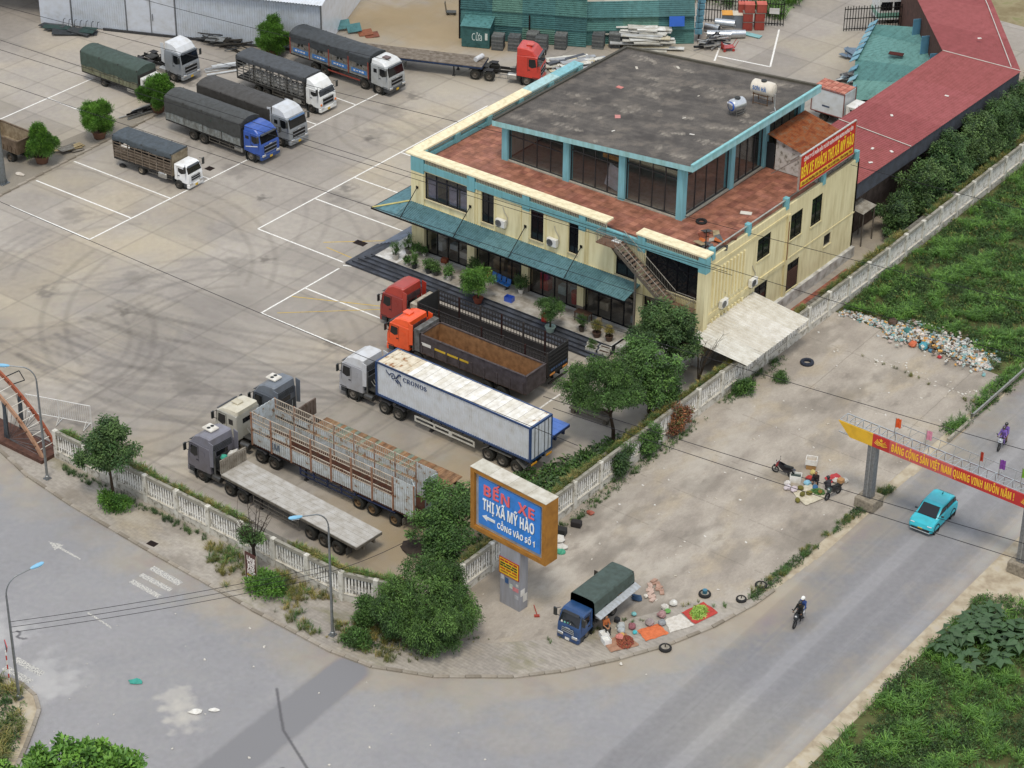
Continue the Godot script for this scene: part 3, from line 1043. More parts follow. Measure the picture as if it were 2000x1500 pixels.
	# railing on the right parapet
	for z in [-1.4,-6.4,-11.9,-17.4,-22.6]:
		var b := mb(CYAN)
		b.cbox(Vector3(27.95,9.2,z),Vector3(0.42,1.0,0.42),0.02)
		put("railing_post",b,"wall",B)
	var rr := mb("d9d7d0")
	rr.bb(27.9,9.50,-12.0,28.02,9.56,-1.2)
	rr.col = C("7c7a74")
	rr.bb(27.9,9.50,-22.8,28.0,9.55,-12.0)
	rr.col = C("6b6761")
	for k in 140:
		rr.bb(27.94,8.95,-1.3 - k * 0.153,27.965,9.5,-1.325 - k * 0.153)
	put("railing",rr,"metal",B)
	# terrace floor: slab and clay tiles
	var slabm := mb("5f453c")
	slabm.bb(0.3,8.4,-22.8,28.0,8.632,-0.3)
	put("terrace_slab",slabm,"wall",B)
	var tiles := sub("terrace_paving",B)
	var tv := []
	for k in 6:
		var b := mb(["a46c56","9c6550","ad745d","965f4e","a8705a","9f6a58"][k])
		b.box(Vector3(0,0.006,0),Vector3(0.585,0.02,0.585))
		tv.append(b.mesh(M.tile))
	var spots := []
	var z := -1.4
	while z > -22.6:
		var x := 0.85
		while x < 27.7:
			if not (x > 5.4 and x < 22.6 and z < -5.6) and not (x > 23.2 and z < -17.5):
				spots.append(Vector3(x,8.632,z))
			x += 0.6
		z -= 0.6
	var cam := Vector3(109.6,92.4,131.4)
	spots.sort_custom(func(p,q): return p.distance_squared_to(cam) < q.distance_squared_to(cam))
	var rest := [[],[],[],[],[],[]]
	for k in spots.size():
		if k < 300:
			putm("floor_tile",tv[R.randi() % 6],tiles,spots[k] + Vector3(0,R.randf_range(0,0.006),0))
		else:
			rest[R.randi() % 6].append(spots[k])
	for k in 6:
		var mm := multi(tv[k],rest[k])
		mm.name = "floor_tiles"
		tiles.add_child(mm,true)
		stuff(mm)
	# glazed top storey
	var pil := [Vector2(5.5,-5.5),Vector2(11.6,-5.5),Vector2(16.95,-5.5),Vector2(22.4,-5.5),Vector2(22.4,-12.3),Vector2(22.4,-17.3),Vector2(22.4,-22.6),Vector2(5.5,-12.0),Vector2(5.5,-17.3),Vector2(5.5,-22.6)]
	for p in pil:
		var top: float = 11.62 + 1.72 * (p.x - 4.6) / 19.2
		var b := mb("7fb9c6")
		b.bb(p.x - 0.29,8.64,p.y - 0.29,p.x + 0.29,top,p.y + 0.29)
		put("top_pillar",b,"wall",B)
	for k in 3:
		var top: float = 11.55 + 1.72 * (pil[k].x - 4.6) / 19.2
		glazing(B,"glass_screen",Vector3(0,0,-5.5),Vector3.RIGHT,pil[k].x + 0.29,8.75,pil[k + 1].x - 0.29,top,4,top - 0.75,"56595c")
	for k in [3,4,5]:
		glazing(B,"glass_screen",Vector3(22.4,0,0),Vector3(0,0,-1),-pil[k].y + 0.29,8.75,-pil[k + 1].y - 0.29,12.95,4,12.1,"56595c")
	var kb := mb("a8a49a")
	kb.bb(5.2,8.64,-5.75,22.7,8.75,-5.25)
	kb.bb(22.15,8.64,-22.6,22.65,8.751,-5.75)
	kb.col = C("8f8a80")
	kb.bb(5.6,8.6,-22.5,22.1,8.645,-5.8)
	kb.col = C("b5b0a4")
	kb.bb(5.2,8.64,-22.9,22.7,11.6,-22.6)
	kb.bb(5.2,8.64,-22.6,5.4,11.5,-5.8)
	put("top_storey_floor",kb,"wall",B)
	var brd := mb("b9c0c6")
	brd.box(Vector3(15.6,9.75,-6.3),Vector3(1.5,2.0,0.06),Basis(Vector3(0,0,1),-0.25))
	brd.col = C("b98a48")
	brd.bb(14.6,11.4,-6.05,16.6,12.1,-6.0)
	put("leaning_board",brd,"matte",B)
	# sloping roof slab
	var rs := sheet(mottle(512,512,Color("4c4844"),Color("6c6660"),Color("776f66"),0.02,0.014,0.12,1.0,440,0.55,0.4,0.2),4.6,-23.45,23.8,-4.7)
	var pale := [brush(26,Color("a59d90"),0.5,141),brush(16,Color("b0a89a"),0.55,142),brush(60,Color("857d73"),0.3,143),brush(70,Color("3f3b38"),0.4,144)]
	for k in 60:
		rs.stamp(pale[2 + k % 2],R.randf_range(4,24),R.randf_range(-24,-4))
	for k in 40:
		var zz := -6.4 - 3.1 * (k % 6) + R.randf_range(-0.5,0.5) if k < 28 else R.randf_range(-23,-5)
		var xx := R.randf_range(5,23)
		for i in R.randi_range(1,11):
			rs.stamp(pale[R.randi() % 3],xx,zz)
			xx += R.randf_range(0.1,0.5)
			zz += R.randf_range(-0.22,0.22)
	sheet_mat("roof_concrete",rs)
	var ya := 12.1
	var yb := 13.8
	var rf := mb("ffffff")
	rf.quv(Vector3(4.6,ya,-4.7),Vector3(23.8,yb,-4.7),Vector3(23.8,yb,-23.45),Vector3(4.6,ya,-23.45),[Vector2(0,1),Vector2(1,1),Vector2(1,0),Vector2(0,0)])
	put("roof_surface",rf,"roof_concrete",B)
	var fa := mb("9cccd2")
	var q := [Vector3(4.6,ya,-4.7),Vector3(23.8,yb,-4.7),Vector3(23.8,yb,-23.45),Vector3(4.6,ya,-23.45)]
	var dn := Vector3(0,-0.45,0)
	for k in 4:
		fa.quad(q[k] + dn,q[(k + 1) % 4] + dn,q[(k + 1) % 4],q[k])
	fa.quad(q[3] + dn,q[2] + dn,q[1] + dn,q[0] + dn)
	put("roof_fascia",fa,"wall",B)
	var kr := sub("roof_kerb",B)
	for e in [[Vector3(23.7,yb,-4.7),Vector3(23.7,yb,-23.45),"8cc3cb"],[Vector3(4.7,ya,-23.35),Vector3(23.6,yb,-23.35),"57534b"],[Vector3(4.7,ya,-4.75),Vector3(4.7,ya,-23.3),"4a4740"]]:
		var b := mb(e[2])
		var d: Vector3 = e[1] - e[0]
		b.box((e[0] + e[1]) / 2 + Vector3(0,0.07,0),Vector3(0.24,0.2,d.length()),Basis.looking_at(d,Vector3.UP))
		put("edge",b,"wall",kr)
	# rusty lean-to on the terrace
	var sh := sub("rooftop_shed",B)
	var sw := mb("d5d3cf")
	sw.quad(Vector3(23.5,8.65,-17.4),Vector3(27.5,8.65,-17.4),Vector3(27.5,10.35,-17.4),Vector3(23.5,11.3,-17.4))
	sw.quad(Vector3(27.5,8.65,-17.4),Vector3(27.5,8.65,-22.8),Vector3(27.5,10.35,-22.8),Vector3(27.5,10.35,-17.4))
	sw.quad(Vector3(27.5,8.65,-22.8),Vector3(23.0,8.65,-22.8),Vector3(23.0,11.3,-22.8),Vector3(27.5,10.35,-22.8))
	put("shed_wall",sw,"oldwhite",sh)
	var sr := mb("ffffff")
	corrugated(sr,Vector3(22.75,11.62,-17.2),Vector3(27.65,10.45,-17.2),Vector3(22.75,11.62,-22.95),28,0.025)
	put("shed_roof",sr,"rust",sh)
	var sd := mb("26282b")
	sd.bb(22.72,8.66,-17.36,23.45,10.9,-17.3)
	put("shed_door",sd,"matte",sh)
	# teal canopy over the platform
	var cp := sub("canopy",B)
	smat("teal_sheet",noise_tex(["8d9693","bcc4c1","e6ebe9","ffffff"],0.014,512,5,FastNoiseLite.TYPE_SIMPLEX_SMOOTH,55,[0.0,0.25,0.5,1.0]),0.25,0.55,0.15,true)
	for k in 8:
		var x0 := lerpf(-0.1,22.6,k / 8.0)
		var x1 := lerpf(-0.1,22.6,(k + 1) / 8.0)
		var b := mb(["5c8189","628890","567a82","668a8f"][k % 4])
		corrugated(b,Vector3(x0,5.3,-0.02),Vector3(x0,4.78,2.1),Vector3(x1,5.3,-0.02),14,0.045)
		put("canopy_sheet",b,"teal_sheet",cp)
	var hip := mb("608891")
	corrugated(hip,Vector3(-0.1,5.31,-5.0),Vector3(-2.4,4.78,-5.0),Vector3(-0.1,5.31,0.0),30,0.025)
	hip.tri(Vector3(-0.1,5.31,0.0),Vector3(-2.4,4.79,0.0),Vector3(-2.4,4.79,2.1))
	hip.tri(Vector3(-0.1,5.31,0.0),Vector3(-2.4,4.79,2.1),Vector3(-0.1,4.79,2.1))
	put("canopy_sheet",hip,"teal_sheet",cp)
	var rdg := mb("c7bd7a")
	rdg.box(Vector3(-1.25,5.08,1.05),Vector3(0.2,0.04,3.15),Basis.looking_at(Vector3(-2.3,-0.5,2.1),Vector3.UP))
	put("hip_strip",rdg,"matte",cp)
	var ed := mb("2c2e30")
	ed.bb(-2.5,4.66,2.1,22.65,4.78,2.17)
	ed.bb(-2.5,4.66,-5.0,-2.42,4.78,2.1)
	for k in 16:
		ed.box(Vector3(k * 1.5,4.93,1.04),Vector3(0.06,0.09,2.18),Basis.looking_at(Vector3(0,-0.52,2.12),Vector3.UP))
	put("canopy_frame",ed,"metal",cp)
	for x in [0.65,6.1,11.6,17.0]:
		var b := mb("222426")
		b.cyl(Vector3(x,6.75,0.02),Vector3(x - 0.1,4.82,2.08),0.035)
		b.box(Vector3(x,6.75,0.03),Vector3(0.22,0.22,0.05))
		put("tie_rod",b,"metal",cp)
	for x in [0.7,6.2,11.6]:
		var b := mb("26303f")
		b.bb(x - 0.35,4.15,0.05,x + 0.35,4.5,0.1)
		put("door_number_board",b,"matte",cp)
	air_conditioner(Vector3(9.25,6.0,-0.1),0.0,"white air conditioner unit between first and second dark windows of the terminal front")
	air_conditioner(Vector3(14.3,5.95,-0.1),0.0,"white air conditioner unit on front wall nearest the outside staircase")
	air_conditioner(Vector3(28.12,4.1,-7.1),PI / 2,"air conditioner unit high on cream side wall above the white awning")
	air_conditioner(Vector3(28.12,4.1,-2.9),PI / 2,"air conditioner unit on ribbed side wall near the front corner")
	outside_stair()
	roof_things()

func multi(me: Mesh,at: Array,cols: Array = []) -> MultiMeshInstance3D:
	var mm := MultiMesh.new()
	mm.transform_format = MultiMesh.TRANSFORM_3D
	mm.use_colors = not cols.is_empty()
	mm.mesh = me
	mm.instance_count = at.size()
	for k in at.size():
		mm.set_instance_transform(k,at[k] if at[k] is Transform3D else Transform3D(Basis(),at[k]))
		if cols:
			mm.set_instance_color(k,cols[k])
	var o := MultiMeshInstance3D.new()
	o.multimesh = mm
	return o
# corrugated sheet: ridges run from a to b,repeated from a towards c

func corrugated(b: MB,a: Vector3,e: Vector3,c: Vector3,n: int,amp: float) -> void:
	var d := (c - a) / n
	var up := d.cross(e - a).normalized()
	if up.y < 0.0 or (absf(up.y) < 0.02 and up.z + up.x < 0.0):
		up = -up
	for k in n:
		for q in [[0.0,0.3,0.0,0.0],[0.3,0.45,0.0,1.0],[0.45,0.85,1.0,1.0],[0.85,1.0,1.0,0.0]]:
			var p0: Vector3 = d * (k + q[0]) + up * amp * q[2]
			var p1: Vector3 = d * (k + q[1]) + up * amp * q[3]
			if d.cross(e - a).dot(up) > 0.0:
				b.quad(a + p0,a + p1,e + p1,e + p0)
			else:
				b.quad(e + p0,e + p1,a + p1,a + p0)

func outside_stair() -> void:
	var t := thing("outside_staircase","rusty steel staircase with railings from terrace down the terminal front","staircase")
	var n := 17
	var a := Vector3(21.0,8.55,0.75)
	var e := Vector3(25.9,5.05,0.75)
	for k in n:
		var p := a.lerp(e,(k + 0.5) / n)
		var b := mb("7d6a5c")
		b.box(p,Vector3(0.27,0.05,1.15))
		put("tread",b,"rusty",t)
	var st := mb("9a9288")
	for z in [0.14,1.36]:
		st.box((a + e) / 2 + Vector3(0,-0.12,z - 0.75),Vector3(a.distance_to(e),0.24,0.05),Basis(Vector3(0,0,1),atan2(e.y - a.y,e.x - a.x)))
	put("stringer",st,"metal",t)
	for q in [[19.3,8.45,21.0],[25.9,4.9,27.7]]:
		var ld := mb("7a5c4a")
		ld.bb(q[0],q[1],0.05,q[2],q[1] + 0.08,1.4)
		put("landing",ld,"rusty",t)
	var tray := mb("dfe0df")
	tray.bb(20.2,8.53,0.2,20.9,8.58,0.6)
	put("metal_plate",tray,"paint",t)
	var r := mb("a8a49c")
	for z in [0.14,1.36]:
		r.cyl(a + Vector3(0,0.95,z - 0.75),e + Vector3(0,0.95,z - 0.75),0.03,0.03,6)
		r.cyl(a + Vector3(0,0.25,z - 0.75),e + Vector3(0,0.25,z - 0.75),0.02,0.02,6)
		for k in 34:
			var p := a.lerp(e,k / 33.0) + Vector3(0,0,z - 0.75)
			r.cyl(p,p + Vector3(0,0.95,0),0.014,0.014,5,false)
	for q in [[Vector3(19.3,8.5,0.1),Vector3(19.3,8.5,1.38)],[Vector3(19.3,8.5,1.38),Vector3(21.0,8.5,1.38)],[Vector3(27.65,4.95,0.1),Vector3(27.65,4.95,1.36)],[Vector3(25.9,4.95,0.1),Vector3(27.65,4.95,0.1)]]:
		var d: Vector3 = q[1] - q[0]
		r.cyl(q[0] + Vector3(0,0.95,0),q[1] + Vector3(0,0.95,0),0.03,0.03,6)
		var m := int(d.length() / 0.14)
		for k in m + 1:
			r.cyl(q[0] + d * k / m,q[0] + d * k / m + Vector3(0,0.95,0),0.013,0.013,5,false)
	put("railing",r,"metal",t)
	for p in [Vector2(23.0,1.3),Vector2(24.4,0.2)]:
		var b := mb("8f8d88")
		b.cyl(Vector3(p.x,0.9 if p.x < 22 else 0.6,p.y),Vector3(p.x,8.45 - (p.x - 21.0) * 0.72,p.y),0.1,0.1,10)
		put("support_post",b,"metal",t)
	var br := mb("4a443d")
	br.box(Vector3(20.4,7.85,0.6),Vector3(1.9,0.1,0.08),Basis(Vector3(0,0,1),-0.75))
	put("brace",br,"metal",t)

func roof_things() -> void:
	# red rooftop sign on the side
	var s := thing("rooftop_sign","long red sign with yellow lettering on the terrace edge of the terminal","sign",Vector3(28.2,9.9,-17.35))
	var b := mb("c9302c")
	b.bb(-0.06,0.0,-4.2,0.06,2.9,4.2)
	put("panel",b,"paint",s)
	b = mb("d8d5cf")
	for q in [[2.9,2.96,-4.26,4.26],[-0.06,0.0,-4.26,4.26],[0.0,2.9,-4.26,-4.2],[0.0,2.9,4.2,4.26]]:
		b.bb(-0.08,q[0],q[2],0.09,q[1],q[3])
	put("frame",b,"metal",s)
	b = mb("e9c23a")
	b.cbox(Vector3(0.065,0.42,0),Vector3(0.03,0.46,8.0),0.01)
	put("yellow_strip",b,"paint",s)
	text("lettering","CÔNG TY CỔ PHẦN ĐẦU TƯ XÂY DỰNG BÌNH MINH HƯNG YÊN",0.30,7.5,"e9dfd6",s,Vector3(0.07,2.45,0),PI / 2)
	text("lettering","BẾN XE KHÁCH THỊ XÃ MỸ HÀO",0.95,8.0,"f3d22b",s,Vector3(0.07,1.38,0),PI / 2)
	text("lettering","Địa chỉ: Phường Bần Yên Nhân, Thị xã Mỹ Hào, Tỉnh Hưng Yên",0.24,7.6,"7a2a1c",s,Vector3(0.09,0.42,0),PI / 2)
	b = mb("c9c9c6")
	for k in 3:
		b.cyl(Vector3(-0.08,2.7,3.6 - k * 3.4),Vector3(-3.2,-1.2 + 1.2,3.0 - k * 3.0),0.035)
	put("stay",b,"metal",s)
	# steel water tanks
	for k in 2:
		var w := thing("water_tank",["smaller stainless steel water tank with blue label lying on roof","larger stained steel water tank on a tall rusty stand on roof"][k],"water tank",[Vector3(20.9,13.52,-15.3),Vector3(21.5,13.58,-18.2)][k],[PI / 2 - 0.25,0.08][k],"steel water tanks on the terminal roof")
		var L: float = [1.15,1.75][k]
		var r: float = [0.52,0.58][k]
		var h: float = [0.85,1.35][k]
		b = mb(["d9dbdc","d8cfc0"][k])
		b.lathe(Vector3(-L / 2,h,0),Vector3.RIGHT,[Vector2(0.0,-0.18),Vector2(r * 0.5,-0.15),Vector2(r * 0.85,-0.07),Vector2(r,0.03),Vector2(r + 0.015,L * 0.2),Vector2(r,L * 0.22),Vector2(r + 0.015,L * 0.5),Vector2(r,L * 0.52),Vector2(r + 0.015,L * 0.8),Vector2(r,L - 0.03),Vector2(r * 0.85,L + 0.07),Vector2(r * 0.5,L + 0.15),Vector2(0.0,L + 0.18)],26)
		put("vessel",b,"steel" if k == 0 else "paint",w)
		b = mb("3a3b3c")
		b.lathe(Vector3(0,h + r - 0.02,0),Vector3.UP,[Vector2(0.24,0.0),Vector2(0.24,0.1),Vector2(0.2,0.11),Vector2(0.0,0.11)],14)
		put("lid",b,"matte",w)
		b = mb("8a6f58" if k else "9a9a98")
		for x in [-L * 0.36,L * 0.36]:
			for z in [-r * 0.8,r * 0.8]:
				b.cyl(Vector3(x,0,z),Vector3(x,h - 0.1,z),0.035,0.035,6)
			b.box(Vector3(x,h - 0.45,0),Vector3(0.06,0.06,r * 1.7))
		for z in [-r * 0.8,r * 0.8]:
			b.box(Vector3(0,h - 0.48,z),Vector3(L * 0.8,0.06,0.06))
			b.box(Vector3(0,0.15,z),Vector3(L * 0.8,0.05,0.05))
		put("stand",b,"metal",w)
		if k == 0:
			b = mb("2c56a8")
			b.lathe(Vector3(-L / 2 - 0.16,h,0),Vector3.LEFT,[Vector2(0.3,0.02),Vector2(r * 0.96,-0.16)],24)
			put("label_band",b,"paint",w)
			text("lettering","SONHA",0.15,0.62,"f2f2f2",w,Vector3(-L / 2 - 0.24,h + 0.28,0),-PI / 2)
		else:
			text("lettering","SƠN HÀ",0.34,1.2,"2f6aa8",w,Vector3(-0.1,h + 0.1,r + 0.02),0.0)
	var ob := mb("cfd2d3")
	ob.cyl(Vector3(23.2,13.8,-17.2),Vector3(23.2,15.2,-17.2),0.05)
	ob.tube([Vector3(23.2,14.1,-17.2),Vector3(23.5,13.95,-16.9),Vector3(23.1,13.7,-16.7)],0.04)
	solo("roof_pipe",ob,"metal","white bent water pipe standing at the roof edge beside the tanks","pipe")
	var ds := thing("rubble_heap","heap of torn sheets and orange scrap on the terrace front corner","rubble",Vector3(26.6,8.65,-3.4))
	for k in 14:
		var m := mb(["5c6066","70747a","c9c8c3","8a4a35","d9783a","b8a98a","4c5056"][k % 7])
		m.box(Vector3(R.randf_range(-1.4,1.2),0.06 + R.randf() * 0.25,R.randf_range(-1.6,1.8)),Vector3(R.randf_range(0.4,1.3),0.04,R.randf_range(0.3,0.9)),Basis.from_euler(Vector3(R.randf_range(-0.3,0.3),R.randf() * TAU,R.randf_range(-0.3,0.3))))
		put("scrap_piece",m,"dirty",ds)
	var ty := mb("232323")
	ty.lathe(Vector3(24.0,8.75,-6.0),Vector3.UP,[Vector2(0.26,-0.08),Vector2(0.42,-0.08),Vector2(0.46,0.0),Vector2(0.42,0.08),Vector2(0.26,0.08),Vector2(0.24,0.0),Vector2(0.26,-0.08)],18)
	solo("tyre_ring",ty,"rubber","black tyre ring lying on terrace by the blue corner pillar","tyre")
	var pl := mb("3a3532")
	pl.cyl(Vector3(27.3,8.65,-1.5),Vector3(27.3,10.9,-1.5),0.04)
	solo("terrace_pole",pl,"metal","thin dark pole standing at the terrace front corner","pole")
	var paper := mb("e2ded6")
	paper.box(Vector3(25.9,8.70,-9.4),Vector3(0.9,0.04,0.5),Basis(Vector3.UP,0.4))
	solo("paper_sheet",paper,"matte","white sheet lying on red terrace tiles below the red sign","litter")
	for k in 9:
		var p := Vector3([9.5,17.8,13.0,19.5,14.4,8.2,20.2,16.2,11.2][k],0,[-15.5,-12.5,-10.2,-20.6,-7.6,-19.8,-10.0,-17.0,-21.5][k])
		p.y = 12.1 + 1.7 * (p.x - 4.6) / 19.2 + 0.02
		var m := mb(["c9807a","d9d6cf","c98a86","d9d6cf","e0ddd6","cfcac0","dcd9d2","d0ccc3","c9c4ba"][k])
		m.box(p,Vector3([0.55,0.3,0.6,0.35,0.3,0.5,0.4,0.2,0.5][k],0.04,[0.4,0.1,0.45,0.12,0.1,0.2,0.12,0.1,0.2][k]),Basis(Vector3.UP,k * 1.1))
		solo("roof_litter",m,"matte",["pale pink slab lying on the dark roof towards its far side","short white strip on the roof near the middle","pink square slab near the roof centre","white strip on the roof behind the tanks","white chip on roof near its front edge","grey scrap on the roof at the far left","white stick on roof right of the centre","small white chip on the roof","pale scrap along the back edge of the roof"][k],"litter","scraps lying on the terminal roof")
# ---------- fences ----------

func fence_run(called: String,label: String,a: Vector3,e: Vector3,panels: int,h: float,bars: int,most: int) -> void:
	var t := thing(called,label,"fence",a,-atan2(e.z - a.z,e.x - a.x))
	var L := a.distance_to(e)
	var w := L / panels
	var post := mb("d6d3ca")
	post.cbox(Vector3(0,h * 0.51,0),Vector3(0.34,h * 1.02,0.34),0.02)
	var pm := post.mesh(M.oldwhite)
	var plinth := mb("cbc7bd")
	plinth.box(Vector3(0,0.3,0),Vector3(w - 0.36,0.6,0.22))
	plinth.cbox(Vector3(0,0.62,0),Vector3(w - 0.36,0.07,0.30),0.015)
	var plm := plinth.mesh(M.oldwhite)
	var top := mb("9a978c")
	top.box(Vector3(0,h - 0.12,0),Vector3(w - 0.34,0.28,0.24))
	var tm := top.mesh(M.oldwhite)
	var slat := mb("f0eee9")
	slat.box(Vector3(0,0.655 + (h - 0.905) / 2,0),Vector3(0.125,h - 0.905,0.06))
	var sm := slat.mesh(M.oldwhite)
	var bar := mb("dddad2")
	bar.box(Vector3(0,1.0,0.0),Vector3(w - 0.36,0.06,0.05))
	var bm := bar.mesh(M.oldwhite)
	var trough := mb("6f6b62")  # planting trough, deepened and darkened to paint shade into the slat gaps
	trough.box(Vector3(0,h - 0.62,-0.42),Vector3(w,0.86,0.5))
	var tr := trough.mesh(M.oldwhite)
	var made := 0
	var rest := []
	for k in panels + 1:
		putm("post",pm,t,Vector3(k * w,0,0))
	for k in panels:
		var x := (k + 0.5) * w
		putm("plinth",plm,t,Vector3(x,0,0))
		putm("top_beam",tm,t,Vector3(x,0,0))
		putm("cross_rail",bm,t,Vector3(x,0,0))
		putm("trough_and_gap_shade",tr,t,Vector3(x,0,0))
		for i in bars:
			var p := Vector3(k * w + 0.18 + (w - 0.36) * (i + 0.5) / bars,0,R.randf_range(-0.01,0.01))
			if made < most:
				putm("slat",sm,t,p)
				made += 1
			else:
				rest.append(p)
	if rest:
		var mm := multi(sm,rest)
		mm.name = "slats"
		t.add_child(mm,true)
		stuff(mm)

func build_fences() -> void:
	R.seed = 41
	fence_run("street_fence","weathered white concrete slat fence along the side road pavement",Vector3(-0.9,0,38.7),Vector3(26.2,0,39.05),9,2.25,11,300)
	fence_run("corner_fence","short angled white slat fence panel at corner beside the big bush",Vector3(26.2,0,39.05),Vector3(30.9,0,37.6),2,2.25,9,300)
	fence_run("side_fence","long white concrete slat fence between truck yard and roadside lot",Vector3(31.9,0,33.6),Vector3(31.9,0,-22.2),18,2.25,11,300)
	fence_run("far_side_fence","white slat fence continuing past the overgrown field at upper right",Vector3(31.9,0,-22.2),Vector3(31.0,0,-77.0),18,2.25,11,300)
	# white awning beside the terminal
	var t := thing("side_awning","white corrugated sheet awning between terminal side wall and fence","awning")
	for k in 4:
		var z0 := lerpf(1.6,-7.6,k / 4.0)
		var z1 := lerpf(1.6,-7.6,(k + 1) / 4.0)
		var b := mb(["d9d7cf","d3d0c6","dcdad3","d6d3ca"][k])
		corrugated(b,Vector3(28.15,3.25,z0),Vector3(33.25,2.62,z0 - 0.35 if k < 1 else z0),Vector3(28.15,3.25,z1),6,0.06)
		put("roof_sheet",b,"matte",t)
	var f := mb("6d6a64")
	for z in [1.2,-2.0,-5.0,-7.4]:
		f.box(Vector3(30.6,2.84,z),Vector3(5.0,0.08,0.05),Basis(Vector3(0,0,1),-0.123))
		f.cyl(Vector3(31.4,0.0,z),Vector3(31.4,2.75,z),0.05)
	put("frame",f,"metal",t)
	var w := mb("8a8780")
	w.bb(31.55,0.7,-6.0,31.6,2.4,-2.4)
	w.col = C("5a3128")
	w.bb(31.56,0.7,-2.3,31.61,2.4,-0.4)
	put("screen_panel",w,"rusty",t)
# ---------- vehicles ----------
# every lorry looks along +x; x = 0 is its front bumper,z is across

func wheel(t: Node3D,x: float,z: float,r := 0.52,w := 0.3,rim := "8d8a86",twin := false) -> void:
	var key := "wheel%.2f%.2f%s%s" % [r,w,rim,twin]
	if not shared.has(key):
		var ty := mb("2c2b2a")
		var ww := w * (1.9 if twin else 1.0)
		ty.lathe(Vector3(0,0,-ww),Vector3(0,0,1),[Vector2(r * 0.5,0.0),Vector2(r * 0.62,-0.0),Vector2(r * 0.9,0.02),Vector2(r * 0.99,0.06),Vector2(r,ww * 0.5),Vector2(r * 0.99,ww - 0.06),Vector2(r * 0.9,ww - 0.02),Vector2(r * 0.62,ww),Vector2(r * 0.56,ww - 0.03)],22)
		var ri := mb(rim)
		var f := 0.09 if not twin else 0.16
		ri.lathe(Vector3(0,0,0),Vector3(0,0,1),[Vector2(r * 0.57,-0.02),Vector2(r * 0.55,-0.01),Vector2(r * 0.5,-f),Vector2(r * 0.3,-f),Vector2(r * 0.27,-f + 0.06),Vector2(r * 0.14,-f + 0.09),Vector2(0.0,-f + 0.09)],18)
		for k in 8:
			var a := TAU * k / 8.0
			ri.cyl(Vector3(cos(a) * r * 0.38,sin(a) * r * 0.38,-f),Vector3(cos(a) * r * 0.38,sin(a) * r * 0.38,-f + 0.03),0.03,0.03,5)
		shared[key] = [ty.mesh(M.rubber),ri.mesh(M.dirty)]
	var n := sub("wheel",t,Vector3(x,r,z),0.0 if z > 0 else PI)
	putm("tyre",shared[key][0],n)
	putm("rim",shared[key][1],n)
# outline in x,y swept across the width,with cut edges

func hull(b: MB,poly: Array,half: float,cut := 0.07,taper := 0.0) -> void:
	var cx := 0.0
	var cy := 0.0
	var top := -9.0
	var low := 9.0
	for p in poly:
		cx += p[0] / poly.size()
		cy += p[1] / poly.size()
		top = maxf(top,p[1])
		low = minf(low,p[1])
	var rings := []
	for q in [[-1.0,1],[-1.0,0],[1.0,0],[1.0,1]]:
		var ring := []
		for p in poly:
			var x: float = p[0]
			var y: float = p[1]
			var h := half * (1.0 - taper * clampf((y - low) / (top - low),0,1))
			if q[1] == 1:
				var d := Vector2(cx - x,cy - y).normalized() * cut
				x += d.x
				y += d.y
			else:
				h -= cut
			ring.append(Vector3(x,y,h * q[0]))
		rings.append(ring)
	b.loft(rings,true,true)
# a cab-over cab. o: color,L length,H roof height,W width,hi: high roof,base: floor height

